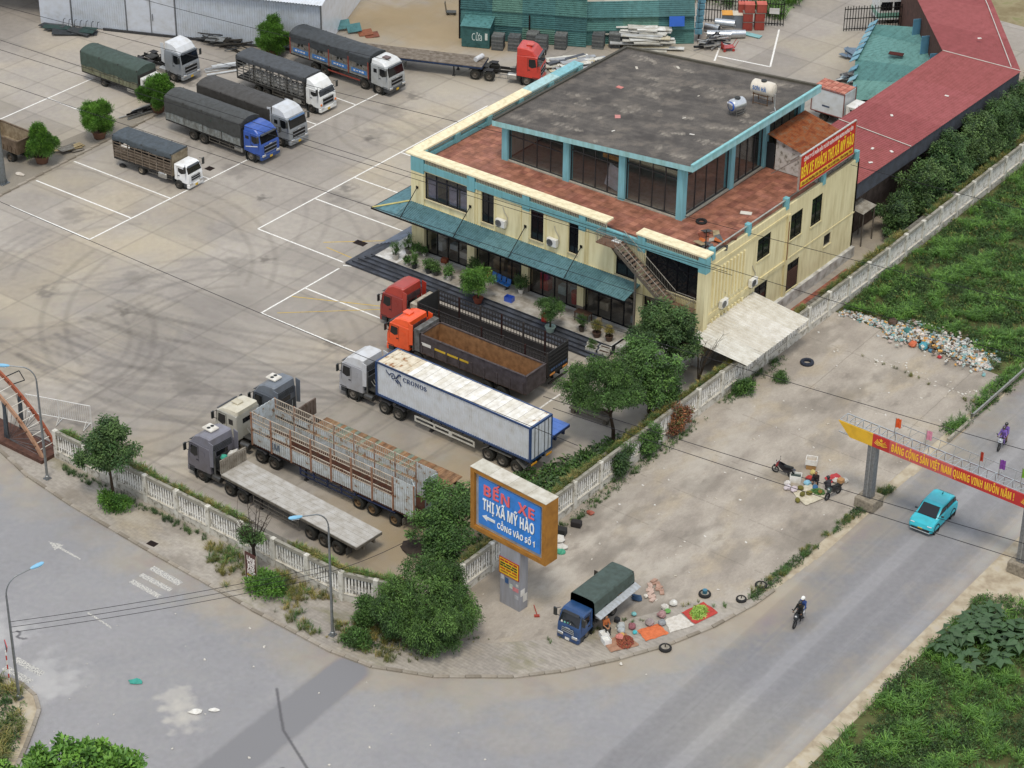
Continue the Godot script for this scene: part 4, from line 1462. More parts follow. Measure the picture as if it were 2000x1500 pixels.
func cab(t: Node3D,o: Dictionary) -> void:
	var L: float = o.get("L",2.2)
	var H: float = o.get("H",3.0)
	var W: float = o.get("W",2.44)
	var base: float = o.get("base",0.85)
	var hi: float = o.get("hi",0.5)
	var col: String = o.color
	var wb: float = o.get("wb", base + 0.95)
	var wt := H - 0.12
	var rake: float = o.get("rake",0.28)
	var body := mb(col)
	hull(body,[[-L,base],[-L,H - 0.05],[-L + 0.1,H],[-rake - 0.25,H],[-rake,wt],[-0.04,wb],[0.0,wb - 0.2],[0.0,base - 0.1],[-0.1,base - 0.16],[-0.62,base - 0.16],[-0.68,base + 0.12],[-1.55,base + 0.12],[-1.62,base]],W / 2,0.07,0.03)
	put("cab",body,"paint",t)
	if hi > 0.0:
		var rf := mb(o.get("roof",col))
		hull(rf,[[-L,H - 0.02],[-L,H + hi * 0.92],[-L + 0.15,H + hi],[-rake - 0.95,H + hi * 0.97],[-rake - 0.45,H + hi * 0.62],[-rake - 0.12,H - 0.02]],W / 2 - 0.06,0.12,0.08)
		put("roof_fairing",rf,"paint",t)
		if o.get("vane",true):
			for s in [-1,1]:
				var sv := mb(o.get("roof",col))
				sv.slab(Vector3(-L,0,s * (W / 2 - 0.06)),Vector3(-s,0,0),Vector3.UP,V2([0.0,H + hi * 0.85,s * 0.42,H + hi * 0.75,s * 0.36,H - 1.3,0.0,H - 1.4]),0.05)
				put("side_deflector",sv,"paint",t)
	# windscreen,following the raked front
	var gl := mb("ffffff")
	var n := Vector3(wt - wb,rake - 0.04,0).normalized()
	var g0 := Vector3(-0.055,wb + 0.08,0) + n * 0.012
	var g1 := Vector3(-rake + 0.02,wt - 0.05,0) + n * 0.012
	var hw := W / 2 - 0.14
	gl.quad(g0 + Vector3(0,0,hw),g0 - Vector3(0,0,hw),g1 - Vector3(0,0,hw - 0.03),g1 + Vector3(0,0,hw - 0.03))
	for s in [-1.0,1.0]:
		var e0 := g0 + Vector3(-0.05,0,s * (hw + 0.07))
		var e1 := g1 + Vector3(-0.05,0,s * (hw + 0.03))
		if s > 0:
			gl.quad(e0,g0 + Vector3(0,0,hw),g1 + Vector3(0,0,hw - 0.03),e1)
		else:
			gl.quad(g0 - Vector3(0,0,hw),e0,e1,g1 - Vector3(0,0,hw - 0.03))
	put("windscreen",gl,"tinted",t)
	var vis := mb(o.get("visor","2a2c2f"))
	vis.cbox(Vector3(-rake + 0.10,wt + 0.02,0),Vector3(0.22,0.06,W - 0.5),0.02,Basis(Vector3(0,0,1),-0.35))
	put("sun_visor",vis,"paint",t)
	for s in [-1.0,1.0]:
		var zz: float = s * (W / 2 + 0.004) * (1.0 - 0.02)
		var d := sub("door",t)
		var sw := mb("ffffff")
		sw.slab(Vector3(0,0,zz + s * 0.012),Vector3(s,0,0),Vector3.UP,V2([s * -0.36,wb + 0.12,s * (-rake - 0.20),wt - 0.16,s * -1.12,wt - 0.16,s * -1.12,wb + 0.14,s * -0.8,wb - 0.02]),0.012)
		put("side_window",sw,"tinted",d)
		if L > 1.9:
			var sw2 := mb("1e2022" if o.get("rear_window",true) else col)
			sw2.slab(Vector3(0,0,zz + s * 0.012),Vector3(s,0,0),Vector3.UP,V2([s * -1.45,wb + 0.25,s * -1.45,wt - 0.3,s * -1.85,wt - 0.3,s * -1.85,wb + 0.25]),0.012)
			put("quarter_window",sw2,"tinted" if o.get("rear_window",true) else "paint",d)
		var hd := mb("1f2022")
		hd.box(Vector3(-1.08,wb - 0.22,zz + s * 0.02),Vector3(0.2,0.06,0.04))
		put("handle",hd,"matte",d)
		var sm := mb("1c1d1f")
		for x in [-0.27,-1.22]:
			sm.box(Vector3(x,(base + wt) / 2 + 0.05,zz - s * 0.006),Vector3(0.022,wt - base - 0.15,0.03))
		sm.box(Vector3(-0.75,wt - 0.06,zz - s * 0.02),Vector3(0.95,0.022,0.03))
		put("door_seam",sm,"matte",d)
		var mr := mb(o.get("mirror","26282a"))
		mr.cbox(Vector3(-0.12,wb + 0.62,s * (W / 2 + 0.24)),Vector3(0.12,0.62,0.26),0.03)
		mr.cyl(Vector3(-0.3,wb + 0.95,s * (W / 2 - 0.05)),Vector3(-0.14,wb + 0.85,s * (W / 2 + 0.2)),0.025,0.025,6)
		mr.cyl(Vector3(-0.3,wb + 0.25,s * (W / 2 - 0.02)),Vector3(-0.14,wb + 0.38,s * (W / 2 + 0.2)),0.025,0.025,6)
		put("mirror",mr,"paint",t)
		var hl := mb("e6e8ea")
		hl.cbox(Vector3(0.06,base - 0.12,s * (W / 2 - 0.32)),Vector3(0.1,0.24,0.44),0.04)
		put("headlight",hl,"steel",t)
		var ar := mb("26272a")
		ar.lathe(Vector3(o.get("axle",-1.3),0.52,s * (W / 2 - 0.06)),Vector3(0,0,s),[Vector2(0.60,-0.5),Vector2(0.70,-0.5),Vector2(0.70,0.03),Vector2(0.60,0.03)],18)
		put("wheel_arch",ar,"matte",t)
		var stp := mb("3a3c3f")
		stp.cbox(Vector3(-0.38,base - 0.33,s * (W / 2 - 0.14)),Vector3(0.44,0.36,0.26),0.03)
		put("step",stp,"matte",t)
	var bp := mb(o.get("bumper",col))
	bp.cbox(Vector3(-0.1,base - 0.34,0),Vector3(0.34,0.46,W - 0.02),0.08)
	put("bumper",bp,"paint",t)
	var gr := mb("1d1f21")
	gr.cbox(Vector3(0.012,(base + wb) / 2 - 0.05,0),Vector3(0.05,wb - base - 0.22,W - 0.85),0.015)
	put("grille",gr,"matte",t)
	for k in 3:
		var sl := mb(o.get("slat","a9abad"))
		sl.cbox(Vector3(0.05,base + 0.1 + (wb - base - 0.3) * k / 2.0,0),Vector3(0.05,0.07,W - 0.75 - 0.05 * k),0.012)
		put("grille_slat",sl,"steel",t)
	var pl := mb(o.get("plate","d9b33a"))
	pl.box(Vector3(0.08,base - 0.38,0),Vector3(0.012,0.2,0.34))
	put("number_plate",pl,"matte",t)
	# back of the cab
	var bk := mb("2c2e31")
	if o.get("back_window",true):
		bk.bb(-L - 0.015,wb + 0.25,-0.55,-L - 0.005,wt - 0.35,0.55)
		put("back_window",bk,"tinted",t)
	if hi > 0.5:
		var rb := mb("4b4e53")
		rb.bb(-L - 0.05,base + 0.2,-W / 2 + 0.2,-L - 0.016,wb + 0.2,W / 2 - 0.2)
		for k in 5:
			rb.bb(-L - 0.045,wt - 0.25 + k * 0.11,-W / 2 + 0.3,-L - 0.016,wt - 0.2 + k * 0.11,W / 2 - 0.3)
		put("rear_wall_panel",rb,"dirty",t)
		var ex := mb("8d8f90")
		ex.cyl(Vector3(-L - 0.18,0.9,-0.9),Vector3(-L - 0.18,H - 0.2,-0.9),0.08,0.08,8)
		ex.tube([Vector3(-L - 0.06,wb + 0.1,0.7),Vector3(-L - 0.2,wb - 0.3,0.5),Vector3(-L - 0.4,base + 0.3,0.2)],0.035,5)
		put("exhaust_stack",ex,"metal",t)
	var lp := mb("3c3e41")
	for s in [-1.0,1.0]:
		lp.bb(-L + 0.05,base - 0.3,s * (W / 2 - 0.02),-1.95,base + 0.02,s * (W / 2 - 0.3))
		lp.box(Vector3(-0.45,base - 0.02,s * (W / 2 + 0.004)),Vector3(0.6,0.05,0.02))
	if L > 2.0:
		put("lower_skirt",lp,"dirty",t)
	var lg := mb("d9dbdc")
	lg.cbox(Vector3(0.05,wb - 0.16,0),Vector3(0.03,0.12,0.34),0.01)
	put("badge",lg,"steel",t)
	for s in [-1.0,1.0]:
		var wp := mb("151617")
		wp.box(Vector3(-0.09,wb + 0.22,s * 0.4),Vector3(0.03,0.03,0.7),Basis(Vector3.RIGHT,s * 0.35))
		put("wiper",wp,"matte",t)
	if o.get("top","") == "ac":
		var ac := mb("dcdad3")
		ac.cbox(Vector3(-L * 0.55,H + hi + 0.08,0),Vector3(0.95,0.16,0.8),0.05)
		ac.col = C("303234")
		for z in [-0.17,0.17]:
			ac.lathe(Vector3(-L * 0.55,H + hi + 0.155,z),Vector3.UP,[Vector2(0.14,0.0),Vector2(0.14,0.02),Vector2(0.05,0.025),Vector2(0.0,0.025)],12)
		put("roof_cooler",ac,"matte",t)
	elif o.get("top","") == "hatch":
		var ha := mb(o.get("hatch","2e2f31"))
		ha.cbox(Vector3(-L * 0.55,H + hi + 0.05,0),Vector3(0.7,0.12,0.6),0.04)
		put("roof_hatch",ha,"paint",t)

func chassis(t: Node3D,x0: float,x1: float,y := 0.95,tank := true,tank_x := -2.9) -> void:
	var b := mb("2b2c2d")
	for z in [-0.42,0.42]:
		b.bb(x0,y - 0.26,z - 0.05,x1,y,z + 0.05)
	var x := x0 + 0.3
	while x < x1:
		b.bb(x,y - 0.2,-0.4,x + 0.1,y - 0.02,0.4)
		x += 1.2
	put("chassis",b,"dirty",t)
	if tank:
		var f := mb("b9bbbb")
		f.cbox(Vector3(tank_x,0.72,0.86),Vector3(1.0,0.55,0.55),0.08)
		put("fuel_tank",f,"metal",t)
		var e := mb("6d6d6c")
		e.cyl(Vector3(tank_x - 0.4,0.7,-0.9),Vector3(tank_x + 0.4,0.7,-0.9),0.24,0.24,12)
		put("air_tank",e,"metal",t)
# drive gear of a tractor unit: bare frame,catwalk,fifth wheel,mudguards

func tractor_rear(t: Node3D,x0: float,axles: Array,rim := "7f7c78",hid := false) -> void:
	chassis(t,x0 - 0.5,-1.5,1.0,true,-2.75)
	for a in axles:
		for s in [-1.0,1.0]:
			wheel(t,a,s * 1.22,0.52,0.29,rim,true)
			if not hid:
				var m := mb("35373a")
				m.box(Vector3(a,1.12,s * 0.95),Vector3(0.7,0.04,0.6))
				m.box(Vector3(a - 0.45,1.05,s * 0.95),Vector3(0.35,0.04,0.6),Basis(Vector3(0,0,1),0.5))
				put("mudguard",m,"matte",t)
	var g := mb("4b4d4f")
	g.box(Vector3(-2.6,1.04,0),Vector3(0.9,0.04,1.2))
	g.cbox(Vector3((axles[0] + axles[-1]) / 2.0,1.14,0),Vector3(0.95,0.14,0.95),0.04)
	put("fifth_wheel",g,"dirty",t)
	var h := mb("a8a9a8")
	for k in 3:
		h.tube([Vector3(-2.35,1.7,-0.3 + k * 0.3),Vector3(-2.6,1.3,-0.2 + k * 0.2),Vector3(-3.2,1.2,-0.1 + k * 0.1)],0.03,5)
	put("air_hose",h,"rubber",t)

func steer_axle(t: Node3D,x := -1.3,rim := "8d8a86",r := 0.52) -> void:
	for s in [-1.0,1.0]:
		wheel(t,x,s * 1.2,r,0.3,rim)
# cargo box under a tarpaulin: x0 rear,x1 front,floor y,eaves ye,crown yc,skirt: lower end of the sheet

func tarp_body(t: Node3D,x0: float,x1: float,y: float,ye: float,yc: float,W: float,tarp: String,skirt: float,board: String,cage := false,boards := 3) -> void:
	var fl := mb("3a3a39")
	fl.bb(x0,y - 0.16,-W / 2,x1,y,W / 2)
	put("cargo_floor",fl,"dirty",t)
	var h := W / 2
	for s in [-1.0,1.0]:
		if cage:
			continue
		for k in boards:
			var a := lerpf(x0,x1,float(k) / boards)
			var e := lerpf(x0,x1,float(k + 1) / boards)
			var b := mb(board)
			b.bb(a + 0.05,y,s * h - s * 0.05,e - 0.05,skirt + 0.15,s * h)
			var n := int((e - a) / 0.42)
			for i in n:
				b.bb(a + 0.06 + i * 0.42,y + 0.06,s * h,a + 0.12 + i * 0.42,skirt + 0.1,s * (h + 0.035))
			b.bb(a + 0.05,y + 0.0,s * h,e - 0.05,y + 0.08,s * (h + 0.04))
			put("side_board",b,"dirty",t)
	var fr := mb("4a4a48")
	for k in boards + 1:
		var x := lerpf(x0 + 0.05,x1 - 0.05,float(k) / boards)
		for s in [-1.0,1.0]:
			fr.box(Vector3(x,(y + ye) / 2,s * (h - 0.02)),Vector3(0.09,ye - y,0.09))
	fr.bb(x1 - 0.06,y,-h + 0.05,x1,ye,h - 0.05)
	if not cage:
		fr.bb(x0,y,-h + 0.05,x0 + 0.06,ye,h - 0.05)
	put("body_frame",fr,"dirty",t)
	# the sheet: sags between its bows,hem uneven
	var n := maxi(10,int((x1 - x0) / 0.35))
	var sheetb := mb(tarp)
	var rows := []
	for i in n + 1:
		var x := lerpf(x0 - 0.03,x1 + 0.03,float(i) / n)
		var sag := 0.045 * absf(sin(PI * (x - x0) / 1.15))
		var hem := skirt + 0.06 * sin(x * 2.3) + R.randf_range(-0.03,0.03)
		var ring := []
		for q in [[-1.0,hem,0.05],[-1.0,lerpf(hem,ye,0.45),0.035 + sag * 0.4],[-1.0,ye - 0.08,0.02],[-0.96,ye,0.0]]:
			ring.append(Vector3(x,q[1],q[0] * (h + q[2])))
		for k in range(1,10):
			var u := -1.0 + 2.0 * k / 10.0
			ring.append(Vector3(x,ye + (yc - ye) * (1.0 - u * u) - sag * (1.0 - u * u * 0.5) + R.randf_range(-0.012,0.012),u * h * 0.96))
		for q in [[0.96,ye,0.0],[1.0,ye - 0.08,0.02],[1.0,lerpf(hem,ye,0.45),0.035 + sag * 0.4],[1.0,hem,0.05]]:
			ring.append(Vector3(x,q[1],q[0] * (h + q[2])))
		rows.append(ring)
	for i in n:
		for k in rows[0].size() - 1:
			sheetb.quad(rows[i][k],rows[i][k + 1],rows[i + 1][k + 1],rows[i + 1][k])
	for e in [0,n]:
		var r: Array = rows[e]
		for k in range(2,r.size() - 3):
			var low := ye - (0.5 if e == n else 1.4)
			var a := Vector3(r[k].x,low,r[k].z)
			var c := Vector3(r[k + 1].x,low,r[k + 1].z)
			if e == 0:
				sheetb.quad(a,r[k],r[k + 1],c)
			else:
				sheetb.quad(c,r[k + 1],r[k],a)
	put("tarpaulin",sheetb,"tarp",t)

func cage_sides(t: Node3D,x0: float,x1: float,y: float,ye: float,W: float,tint: String,solid_to: float,fill := "") -> void:
	for s in [-1.0,1.0]:
		var b := mb(tint)
		var z: float = s * W / 2
		var n := int((x1 - x0) / 0.75)
		for i in n + 1:
			b.box(Vector3(lerpf(x0,x1,float(i) / n),(y + ye) / 2,z),Vector3(0.07,ye - y,0.06))
		for k in 7:
			b.box(Vector3((x0 + x1) / 2,lerpf(y + 0.1,ye - 0.05,k / 6.0),z),Vector3(x1 - x0,0.06,0.05))
		put("side_cage",b,"dirty",t)
		if solid_to > y:
			var m := int((solid_to - y) / 0.16)
			for k in m:
				var p := mb(["6f6256","7d7064","665a4f"][k % 3])
				p.box(Vector3((x0 + x1) / 2,y + 0.1 + k * 0.17,z - s * 0.05),Vector3(x1 - x0 - 0.1,0.14,0.025))
				put("side_plank",p,"dirty",t)

func bags_inside(t: Node3D,x0: float,x1: float,y: float,W: float,rows: int) -> void:
	var n := int((x1 - x0) / 0.55)
	for i in n:
		for k in rows:
			var b := mb(["c9c9c8","b7b9ba","d6d5d2"][(i + k) % 3])
			b.blob(Vector3(x0 + 0.28 + i * 0.55,y + 0.2 + k * 0.36,W / 2 - 0.4),Vector3(0.3,0.22,0.3),8,0.12,R)
			put("cargo_bag",b,"cloth",t)

func trailer_legs(t: Node3D,x: float) -> void:
	for s in [-0.75,0.75]:
		var b := mb("4d4f52")
		b.bb(x - 0.06,0.05,s - 0.06,x + 0.06,1.1,s + 0.06)
		b.bb(x - 0.14,0.0,s - 0.14,x + 0.14,0.05,s + 0.14)
		put("landing_leg",b,"dirty",t)

func trailer_axles(t: Node3D,xs: Array,rim := "7f7c78",z := 1.22) -> void:
	for x in xs:
		for s in [-1.0,1.0]:
			wheel(t,x,s * z,0.52,0.29,rim,true)

func flat_deck(t: Node3D,x0: float,x1: float,y: float,W: float,tint: String,beam: String,planks := 6,m := "dirty") -> void:
	for k in planks:
		var b := mb(tint)
		var z0 := lerpf(-W / 2,W / 2,float(k) / planks)
		var z1 := lerpf(-W / 2,W / 2,float(k + 1) / planks)
		b.bb(x0,y - 0.05,z0 + 0.006,x1,y + (k % 2) * 0.004,z1 - 0.006)
		put("deck_plate",b,m,t)
	var f := mb(beam)
	for s in [-1.0,1.0]:
		f.bb(x0,y - 0.22,s * (W / 2) - 0.04 * s,x1,y - 0.052,s * (W / 2 + 0.02))
		f.bb(x0,y - 0.55,s * 0.5 - 0.07,x1 - 1.0,y - 0.06,s * 0.5 + 0.07)
	f.bb(x0 - 0.02,y - 0.24,-W / 2,x0 + 0.06,y - 0.054,W / 2)
	f.bb(x1 - 0.06,y - 0.24,-W / 2,x1 + 0.02,y - 0.054,W / 2)
	var x := x0 + 0.5
	while x < x1:
		f.bb(x,y - 0.2,-W / 2 + 0.05,x + 0.08,y - 0.056,W / 2 - 0.05)
		x += 0.8
	put("trailer_frame",f,"dirty",t)

func lorry(called: String,label: String,x: float,z: float,turn := 0.0,category := "truck",group := "lorries parked in the terminal yard") -> Node3D:
	return thing(called,label,category,Vector3(x,0,z),turn,group)

func under_rails(t: Node3D,x0: float,x1: float,W: float,tint := "8e8c88") -> void:
	for s in [-1.0,1.0]:
		var b := mb(tint)
		for y in [0.55,0.85]:
			b.box(Vector3((x0 + x1) / 2,y,s * (W / 2 - 0.06)),Vector3(x1 - x0,0.06,0.05))
		for k in 4:
			b.box(Vector3(lerpf(x0,x1,k / 3.0),0.78,s * (W / 2 - 0.09)),Vector3(0.06,0.6,0.05))
		put("side_guard",b,"metal",t)

func build_vehicles() -> void:
	R.seed = 51
	var t: Node3D
	var b: MB
	# green tarpaulin lorry at the back left
	t = lorry("tarpaulin_truck","light truck with dark green tarpaulin and white cab beside silver tractor unit",-37.9,-9.3)
	cab(t,{"color": "e4e4e0","L": 1.6,"H": 2.3,"W": 2.1,"base": 0.75,"hi": 0.0,"axle": -0.95,"rear_window": false})
	steer_axle(t,-0.95,"8d8a86",0.42)
	chassis(t,-9.0,-1.2,0.85)
	for s in [-1.0,1.0]:
		wheel(t,-6.6,s * 1.05,0.44,0.25,"7a7672",true)
	tarp_body(t,-9.3,-1.75,1.0,3.0,3.3,2.3,"43564e",1.65,"8b8f7a")
	# silver tractor unit
	t = lorry("tractor_unit","silver tractor unit with tall roof parked without trailer at the far left",-38.9,-14.4)
	cab(t,{"color": "8f9498","roof": "d4d6d8","L": 2.3,"H": 3.05,"hi": 0.75,"base": 0.95,"rear_window": false})
	steer_axle(t)
	tractor_rear(t,-6.2,[-4.6,-5.9])
	# black tarpaulin lorry,silver cab
	t = lorry("tarpaulin_truck","long black tarpaulin truck with silver high-roof cab",-21.5,-10.2)
	cab(t,{"color": "8c9095","roof": "c9ccd0","L": 2.25,"H": 2.95,"hi": 0.7,"base": 0.95,"visor": "3a5a80"})
	steer_axle(t)
	chassis(t,-11.0,-1.5)
	for x in [-8.0,-9.3]:
		for s in [-1.0,1.0]:
			wheel(t,x,s * 1.22,0.52,0.29,"6f6b67",true)
	tarp_body(t,-11.3,-2.35,1.2,3.35,3.6,2.45,"4a4846",1.9,"5a5a58")
	under_rails(t,-7.0,-2.6,2.4)
	# dark tarpaulin lorry,blue cab
	t = lorry("tarpaulin_truck","dark tarpaulin truck with bright blue cab and grey side boards",-21.4,-6.3)
	cab(t,{"color": "2f56a8","L": 2.1,"H": 2.85,"hi": 0.45,"base": 0.95,"bumper": "2a4a86","vane": false,"slat": "9aa4b4"})
	b = mb("dfe2e6")
	for s in [-1.0,1.0]:
		b.box(Vector3(-1.1,1.55,s * 1.235),Vector3(1.5,0.08,0.02),Basis(Vector3(0,0,1),0.25))
	put("white_stripe",b,"paint",t)
	steer_axle(t)
	chassis(t,-11.4,-1.5)
	for x in [-7.1,-8.4]:
		for s in [-1.0,1.0]:
			wheel(t,x,s * 1.22,0.52,0.29,"6f6b67",true)
	tarp_body(t,-11.7,-2.35,1.2,3.4,3.75,2.45,"494b4b",1.95,"9aa2a6",false,4)
	b = mb("3a4f47")
	for s in [-1.0,1.0]:
		b.bb(-11.6,1.95,s * 1.235,-2.4,2.75,s * 1.262)
	put("green_side_sheet",b,"tarp",t)
	under_rails(t,-6.4,-2.6,2.4)
	# white-cab cage lorry
	t = lorry("cage_truck","white cab truck with black top and barred sides full of pale sacks",-24.2,-17.25)
	cab(t,{"color": "e9eae8","L": 1.75,"H": 2.45,"W": 2.3,"base": 0.8,"hi": 0.8,"axle": -1.1,"vane": false,"rear_window": false})
	text("lettering","HINO",0.2,0.5,"9a9c9e",t,Vector3(-0.9,2.9,0),PI / 2)
	for s in [-1.0,1.0]:
		b = mb("e0762a")
		b.cbox(Vector3(0.02,1.0,s * 0.98),Vector3(0.12,0.2,0.2),0.03)
		put("indicator",b,"paint",t)
	steer_axle(t,-1.1,"5b5854",0.44)
	chassis(t,-10.0,-1.2,0.9)
	for x in [-6.8,-7.9]:
		for s in [-1.0,1.0]:
			wheel(t,x,s * 1.12,0.44,0.25,"6f6b67",true)
	tarp_body(t,-10.4,-1.85,1.1,3.3,3.42,2.3,"4c5055",2.85,"6f6f6d",true,4)
	cage_sides(t,-10.3,-1.9,1.1,2.95,2.28,"7c7f82",0.0)
	bags_inside(t,-9.0,-2.2,1.1,2.2,3)
	under_rails(t,-6.0,-2.0,2.2)
	# eight-wheel lorry
	t = lorry("tarpaulin_truck","eight-wheel truck with grey cab, red frame and blue lettered boards",-21.8,-24.3)
	cab(t,{"color": "a9acac","roof": "d5d6d5","L": 2.2,"H": 2.95,"hi": 0.4,"base": 0.95,"bumper": "3a3c3f","top": "hatch","hatch": "5a4038","vane": false})
	steer_axle(t)
	for s in [-1.0,1.0]:
		wheel(t,-3.1,s * 1.2,0.52,0.3,"6f6b67")
	chassis(t,-12.0,-1.5,0.95,false)
	for x in [-8.0,-9.3]:
		for s in [-1.0,1.0]:
			wheel(t,x,s * 1.22,0.52,0.29,"6f6b67",true)
	tarp_body(t,-12.3,-2.4,1.3,3.4,3.7,2.45,"42464a",2.55,"9aa0a3",false,4)
	b = mb("8d8a86")
	for s in [-1.0,1.0]:
		b.bb(-12.2,2.05,s * 1.225,-2.45,2.56,s * 1.24)
	put("mesh_panel",b,"dirty",t)
	for k in 4:
		var lb := mb("3f78b8")
		lb.bb(-11.9 + k * 2.45,1.55,1.262,-10.0 + k * 2.45,1.95,1.275)
		put("blue_board",lb,"paint",t)
		for i in 4:
			var wt := mb("e9edf2")
			wt.box(Vector3(-11.5 + k * 2.45 + i * 0.34,1.75,1.28),Vector3([0.26,0.18,0.28,0.2][(i + k) % 4],[0.16,0.08,0.12][(i + k) % 3],0.006))
			put("white_mark",wt,"matte",t)
		var hr := mb("26231f")
		hr.slab(Vector3(-11.5 + k * 2.45,2.1,1.245),Vector3.RIGHT,Vector3.UP,V2([0.0,0.25,0.2,0.3,0.3,0.42,0.75,0.44,0.95,0.6,1.15,0.5,1.0,0.4,0.95,0.22,1.2,0.05,1.1,0.02,0.8,0.2,0.45,0.2,0.2,0.0,0.1,0.05,0.28,0.22]),0.0)
		put("horse_picture",hr,"matte",t)
	b = mb("8f3f33")
	for s in [-1.0,1.0]:
		for k in 5:
			b.box(Vector3(lerpf(-12.25,-2.45,k / 4.0),2.1,s * 1.27),Vector3(0.1,1.7,0.06))
		b.box(Vector3(-5.6,0.78,s * 1.15),Vector3(4.0,0.12,0.06))
	put("red_frame",b,"paint",t)
	# red tractor with empty flat trailer,turned
	t = lorry("flatbed_semi","red tractor unit with long empty flatbed trailer behind the terminal",-12.6,-34.9,deg_to_rad(22.5))
	cab(t,{"color": "c23a2c","L": 2.3,"H": 3.05,"hi": 0.7,"base": 0.95,"top": "hatch","hatch": "c9483a","vane": false,"rear_window": false})
	steer_axle(t)
	tractor_rear(t,-6.5,[-5.0,-6.4])
	flat_deck(t,-19.0,-5.7,1.42,2.45,"8f877d","2f4670",8)
	trailer_axles(t,[-15.6,-16.9,-18.2])
	trailer_legs(t,-8.6)
	b = mb("d7dbe2")
	b.cyl(Vector3(-6.6,1.65,0.2),Vector3(-6.2,1.65,-0.9),0.24,0.24,12)
	solo("rolled_sheet",b,"cloth","blue and white roll lying on the empty flatbed trailer","roll","",t.position,t.rotation.y)
	# small cage truck with brown sides
	t = lorry("cage_truck","small truck with white cab and brown slatted sides nearest the gravel strip",-23.0,1.55,deg_to_rad(3.0))
	cab(t,{"color": "eceded","L": 1.6,"H": 2.2,"W": 1.95,"base": 0.72,"hi": 0.0,"axle": -1.0,"rear_window": false,"wb": 1.42,"bumper": "e4e4e2"})
	steer_axle(t,-1.0,"6d6a66",0.4)
	chassis(t,-8.3,-1.2,0.8)
	for s in [-1.0,1.0]:
		wheel(t,-5.5,s * 0.98,0.42,0.24,"b9b2a6",true)
	tarp_body(t,-8.55,-1.75,0.95,3.05,3.15,2.1,"4b545c",2.6,"6f6f6d",true,4)
	cage_sides(t,-8.5,-1.8,0.95,2.75,2.1,"8f857a",2.1)
	b = mb("a09682")
	b.bb(-1.76,0.95,-1.03,-1.7,2.95,1.03)
	put("front_board",b,"dirty",t)
	under_rails(t,-4.6,-1.9,2.0)
	# dump truck cut by the left edge
	t = lorry("dump_truck","brown dirty dump truck half outside the left edge of the yard",-45.0,7.2,PI)
	b = mb("8a7a66")
	dump_bed(t,-6.9,-2.4,1.15,2.3,2.3,"7d6d5a","a89a84")
	chassis(t,-6.8,-1.2,1.0,false)
	cab(t,{"color": "b5a98a","L": 1.7,"H": 2.5,"W": 2.3,"hi": 0.0,"base": 0.85,"axle": -1.1})
	steer_axle(t,-1.1)
	for s in [-1.0,1.0]:
		wheel(t,-5.8,s * 1.1,0.5,0.28,"6f665a",true)
	# ---- front row,heading to the gate
	# dark red tractor with black stake trailer
	t = lorry("stake_trailer_truck","dark red tractor unit pulling black open stake-sided trailer beside the steps",4.8,8.6,PI)
	cab(t,{"color": "8f2f28","roof": "a8382e","L": 2.35,"H": 2.95,"hi": 0.8,"base": 0.9,"rear_window": false})
	steer_axle(t)
	chassis(t,-16.3,-1.5)
	for x in [-11.5,-12.8,-14.1]:
		for s in [-1.0,1.0]:
			wheel(t,x,s * 1.2,0.52,0.29,"5b5753",true)
	b = mb("2f2d2b")
	b.bb(-16.4,1.1,-1.25,-3.9,1.25,1.25)
	put("cargo_floor",b,"dirty",t)
	for s in [-1.0,1.0]:
		for k in 6:
			var p := sub("stake_panel",t)
			var a0 := lerpf(-16.35,-3.95,k / 6.0) + 0.07
			var a1 := lerpf(-16.35,-3.95,(k + 1) / 6.0) - 0.07
			b = mb("33312f")
			b.bb(a0,1.25,s * 1.22,a1,2.0,s * 1.26)
			for y in [2.05,2.4,2.42,2.78,2.82,3.2]:
				b.bb(a0,y,s * 1.21,a1,y + 0.05,s * 1.26)
			var m := int((a1 - a0) / 0.26)
			for i in m + 1:
				b.bb(lerpf(a0,a1,float(i) / m) - 0.02,2.0,s * 1.22,lerpf(a0,a1,float(i) / m) + 0.02,3.2,s * 1.25)
			put("bars",b,"matte",p)
		for k in 7:
			b = mb("5a322a" if k % 2 else "3b3532")
			b.box(Vector3(lerpf(-16.35,-3.95,k / 6.0),2.25,s * 1.25),Vector3(0.13,2.1,0.1))
			put("stake_post",b,"rust" if k % 2 else "matte",t)
	b = mb("2d2c2b")
	b.bb(-16.45,1.25,-1.25,-16.38,3.3,1.25)
	for k in 6:
		b.bb(-16.5,1.4 + k * 0.32,-1.2,-16.45,1.48 + k * 0.32,1.2)
	put("tailgate",b,"matte",t)
	b = mb("2d2c2b")
	b.bb(-3.95,1.25,-1.25,-3.88,3.3,1.25)
	put("headboard",b,"matte",t)
	b = mb("c9c4b8")
	b.bb(-3.85,1.3,-1.2,-3.1,2.9,1.2)
	put("cab_rack",b,"dirty",t)
	for k in 7:
		b = mb("4f6f9f")
		b.box(Vector3(-16.52,1.75,-0.9 + k * 0.3),Vector3(0.01,0.2,0.2))
		put("blue_mark",b,"dirty",t)
	for s in [-1.0,1.0]:
		b = mb("d98a2c")
		b.box(Vector3(-16.5,1.35,s * 0.8),Vector3(0.04,0.14,0.6))
		put("rear_marker",b,"paint",t)
	b = mb("3a3a3a")
	b.box(Vector3(-16.4,0.6,0),Vector3(0.1,0.14,2.3))
	put("rear_bumper",b,"metal",t)
	# orange dump truck
	t = lorry("dump_truck","bright orange cab dump truck with empty rust-brown tipper bed",8.1,11.7,PI)
	cab(t,{"color": "ee5a2a","L": 2.2,"H": 2.85,"hi": 0.55,"base": 0.9,"top": "hatch","hatch": "f0603a","rear_window": false,"vane": true})
	steer_axle(t)
	for s in [-1.0,1.0]:
		wheel(t,-3.0,s * 1.2,0.52,0.3,"6f6b67")
